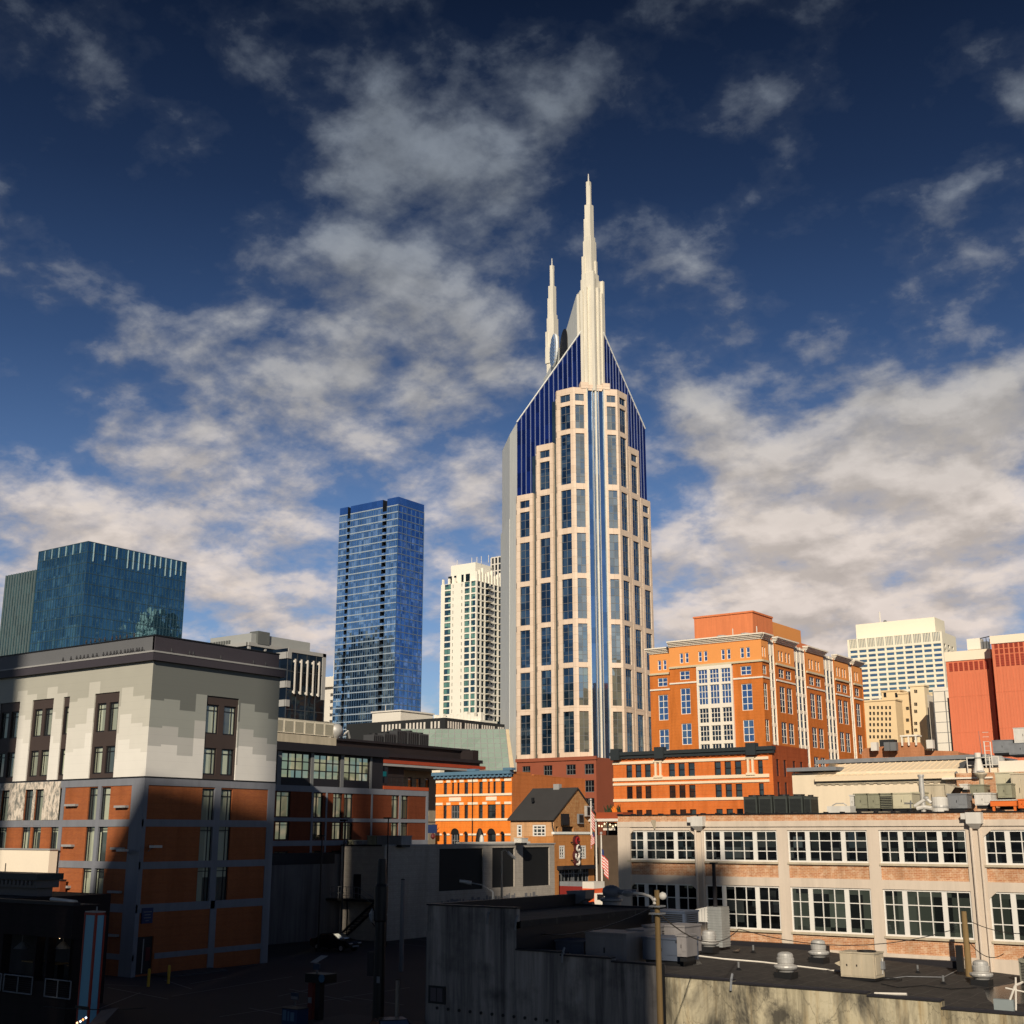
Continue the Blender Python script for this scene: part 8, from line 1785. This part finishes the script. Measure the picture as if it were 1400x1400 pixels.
mb = MB(); mb.box(x1-20, x1, P.y, HY-.3, 0, zc, paint('cream_wall', (.86, .74, .58), .7, .05, .4)); mb.build('wall', t); mb = MB(); mb.box(x1-20, x1+.08, P.y-.08, HY-.3, zc, zc+.1, M_sill); mb.build('coping', t)
mb = MB(); mb.box(x1+.02, x1+1.35, P.y+.2, HY-.3, 0, f5.uz(70, 1204)[1], brick('lean_to_brick', (.30, .07, .02), (.24, .055, .02), (.2, .09, .04))); mb.box(x1, x1+1.4, P.y+.15, HY-.3, f5.uz(70, 1204)[1], f5.uz(70, 1204)[1]+.08, M_dark); mb.build('brick_lean_to', t)
# blue pylon with red edges
P = at(121, 1385, 62); t = thing('pylon_sign', 'tall pale blue box pylon with red edges beside the dark bar', 'pylon', (P.x, P.y, 0)); M_pb = paint('pylon_blue', (.19, .42, .55), .35, .05, .5, streak=.05); M_pr = paint('pylon_red', (.30, .035, .02), .45, .08, 1)
fS_, fE_ = S(P.y), E(P.x); w1_ = P.x-fS_.u(105, 1385); w2_ = fE_.u(133.5, 1385)-P.y; zt = zat(1248, P)
mb = MB(); mb.box(P.x-w1_+.08, P.x-.08, P.y+.0, P.y+w2_, .3, zt-.12, M_pb); mb.box(P.x-.09, P.x-.0, P.y+.09, P.y+w2_-.05, .3, zt-.12, M_pb); mb.build('blue_panel', t)
mb = MB()
for x, y in ((P.x-w1_, P.y-.02), (P.x-.09, P.y-.02), (P.x-.07, P.y+w2_-.06)): mb.box(x, x+.10, y, y+.10, 0, zt, M_pr)
mb.box(P.x-w1_, P.x+.02, P.y-.03, P.y+.05, zt-.12, zt, M_pr); mb.box(P.x-.06, P.x+.03, P.y, P.y+w2_+.04, zt-.12, zt, M_pr); mb.build('red_edge', t)
mb = MB(); mb.box(P.x-w1_, P.x+.02, P.y, P.y+w2_, zt, zt+.05, M_sill); mb.build('cap', t); mb = MB(); mb.tube((P.x-w1_*.6, P.y+.4, zt), (P.x-w1_*.6, P.y+.4, zt+.25), .03, M_sill); mb.build('lightning_rod', t)
mb = MB(); mb.box(P.x-w1_-.05, P.x+.05, P.y-.1, P.y-.03, zat(1378, P)-.05, zat(1378, P)+.05, M_black); mb.build('black_band', t)
# little tan kiosk roof with bulbs at the very bottom
P = at(131, 1392, 52); t = thing('kiosk', 'small tan kiosk roof edged with coloured bulbs at the bottom left', 'kiosk', (P.x, P.y, 0)); f5 = S(P.y)
mb = MB(); a, b = f5.uz(119, 1396), f5.uz(145, 1396); z0_, z1_ = f5.uz(119, 1384)[1], f5.uz(143, 1380)[1]
mb.add([f5.p(a[0], a[1]-.2, 0), f5.p(b[0], b[1], 0), f5.p(f5.u(142, 1381), z1_, .7), f5.p(f5.u(118, 1386), z0_, .7), f5.p(a[0], a[1]-.35, 0), f5.p(b[0], b[1]-.15, 0)], [(0, 1, 2, 3), (4, 5, 1, 0)], paint('kiosk_tan', (.16, .105, .075), .6)); mb.build('roof', t)
mb = MB(); mb.box(a[0]-.3, b[0]-.1, P.y+.05, P.y+1.0, 0, a[1]-.3, M_dark); mb.build('body', t)
mb = MB()
for px, py, c in ((105.5, 1398.5, (1, .5, .25)), (110, 1396.5, (1, .9, .8)), (113.5, 1394, (1, .35, .1)), (117.5, 1391.5, (.7, .85, 1))): q_ = at(px, py, 52); mb.lathe(q_, [(0, -.05), (.05, 0), (0, .05)], emit('bulb_%d' % px, c, 3), 6)
mb.path([at(104, 1400, 52), at(118, 1391, 52)], .012, M_black); mb.build('bulb_string', t)
cable('black wire crossing in front of the blue pylon foot', [at(60, 1376, 58), at(200, 1378, 60)], .1)
# small parked car roof at the bottom centre
P_ = hit(536, 1440, 2, 0); car(P_, math.radians(-38), 'dark car whose roof shows at the bottom beside the concrete wall')

# ------------------------------------------------------------------ 19 unseen blocks behind the viewer, shaped to cast the foreground shade
def sunframe(a, t): return Vector((a*math.cos(PHI)-t*math.sin(PHI), a*math.sin(PHI)+t*math.cos(PHI), 0))
M_off = paint('offstage_brick', (.10, .075, .06), .85, .2, .2)
TAN = math.tan(EL)
def shader(name, lab, a0, a1, b, t0, depth, b1=None, z0=0):
    """an unseen block shaped so its shadow edge falls where the photograph shows it: a across the light, b = its height carried along the light"""
    p = [sunframe(a0, t0-depth), sunframe(a1, t0-depth), sunframe(a1, t0), sunframe(a0, t0)]
    h = [b-TAN*t0, (b1 or b)-TAN*t0, (b1 or b)-TAN*t0, b-TAN*t0]
    t = thing(name, lab, 'building', (p[0].x, p[0].y, 0)); mb = MB(); mb.prism([(q.x, q.y) for q in p], z0, h, M_off, M_roof); mb.build('wall', t)
    mb = MB(); u0_ = p[3]; du_ = (p[2]-p[3]); L = du_.length; du_.normalize(); fr = Fr(p[2].x, p[2].y, math.atan2(-du_.y, -du_.x)); k = 0
    while 1.5+k*4 < L-2:
        for j in range(max(0, int((min(h)-3-z0)/3.6))): fr.box(mb, 1.5+k*4, 3.3+k*4, z0+2+j*3.6, z0+4+j*3.6, -.05, .1, M_glass)
        k += 1
    if mb.v: mb.build('window_grid', t)
    return t
shader('shade_tower_block', 'unseen tall block behind the viewer shaped to shade the hotel left end', -98, -51.9, 96, -70, 22)
shader('shade_low_block', 'unseen low block behind the viewer shaped to shade the hotel front low down', -51.9, -43.2, 46.5, -70, 22)
shader('shade_sloped_block', 'unseen slope-topped block behind the viewer shaped to shade the hotel corner', -43.2, -37.2, 48.3, -70, 22, b1=56.6)
shader('shade_side_block', 'unseen block behind the viewer shaped to shade the hotel side', -37.2, -31.2, 56.6, -70, 22, b1=59.8)
shader('shade_slim_block', 'unseen thin block added behind the viewer to shade the brick wing', -31.2, -29.4, 77.5, -110, 12)
shader('shade_tall_block', 'unseen taller block behind the viewer shaped to shade the grey wall', -29.4, -17.6, 73.6, -110, 25)
shader('shade_lot_block', 'unseen block behind the viewer shaped to shade the lot', -17.6, -13.2, 69, -110, 25)
shader('shade_corner_block', 'unseen corner block behind the viewer shaped to shade the black roof', -13.2, -.4, 52.6, -70, 22)
shader('shade_floating_slab', 'unseen floating slab added behind the viewer to shade the factory wall', -.4, 4.3, 51.0, -70, 3, z0=47.6+TAN*70)  # added slab hanging in the air, shaped to shade one wall patch
flush_rest()
bpy.context.view_layer.update()
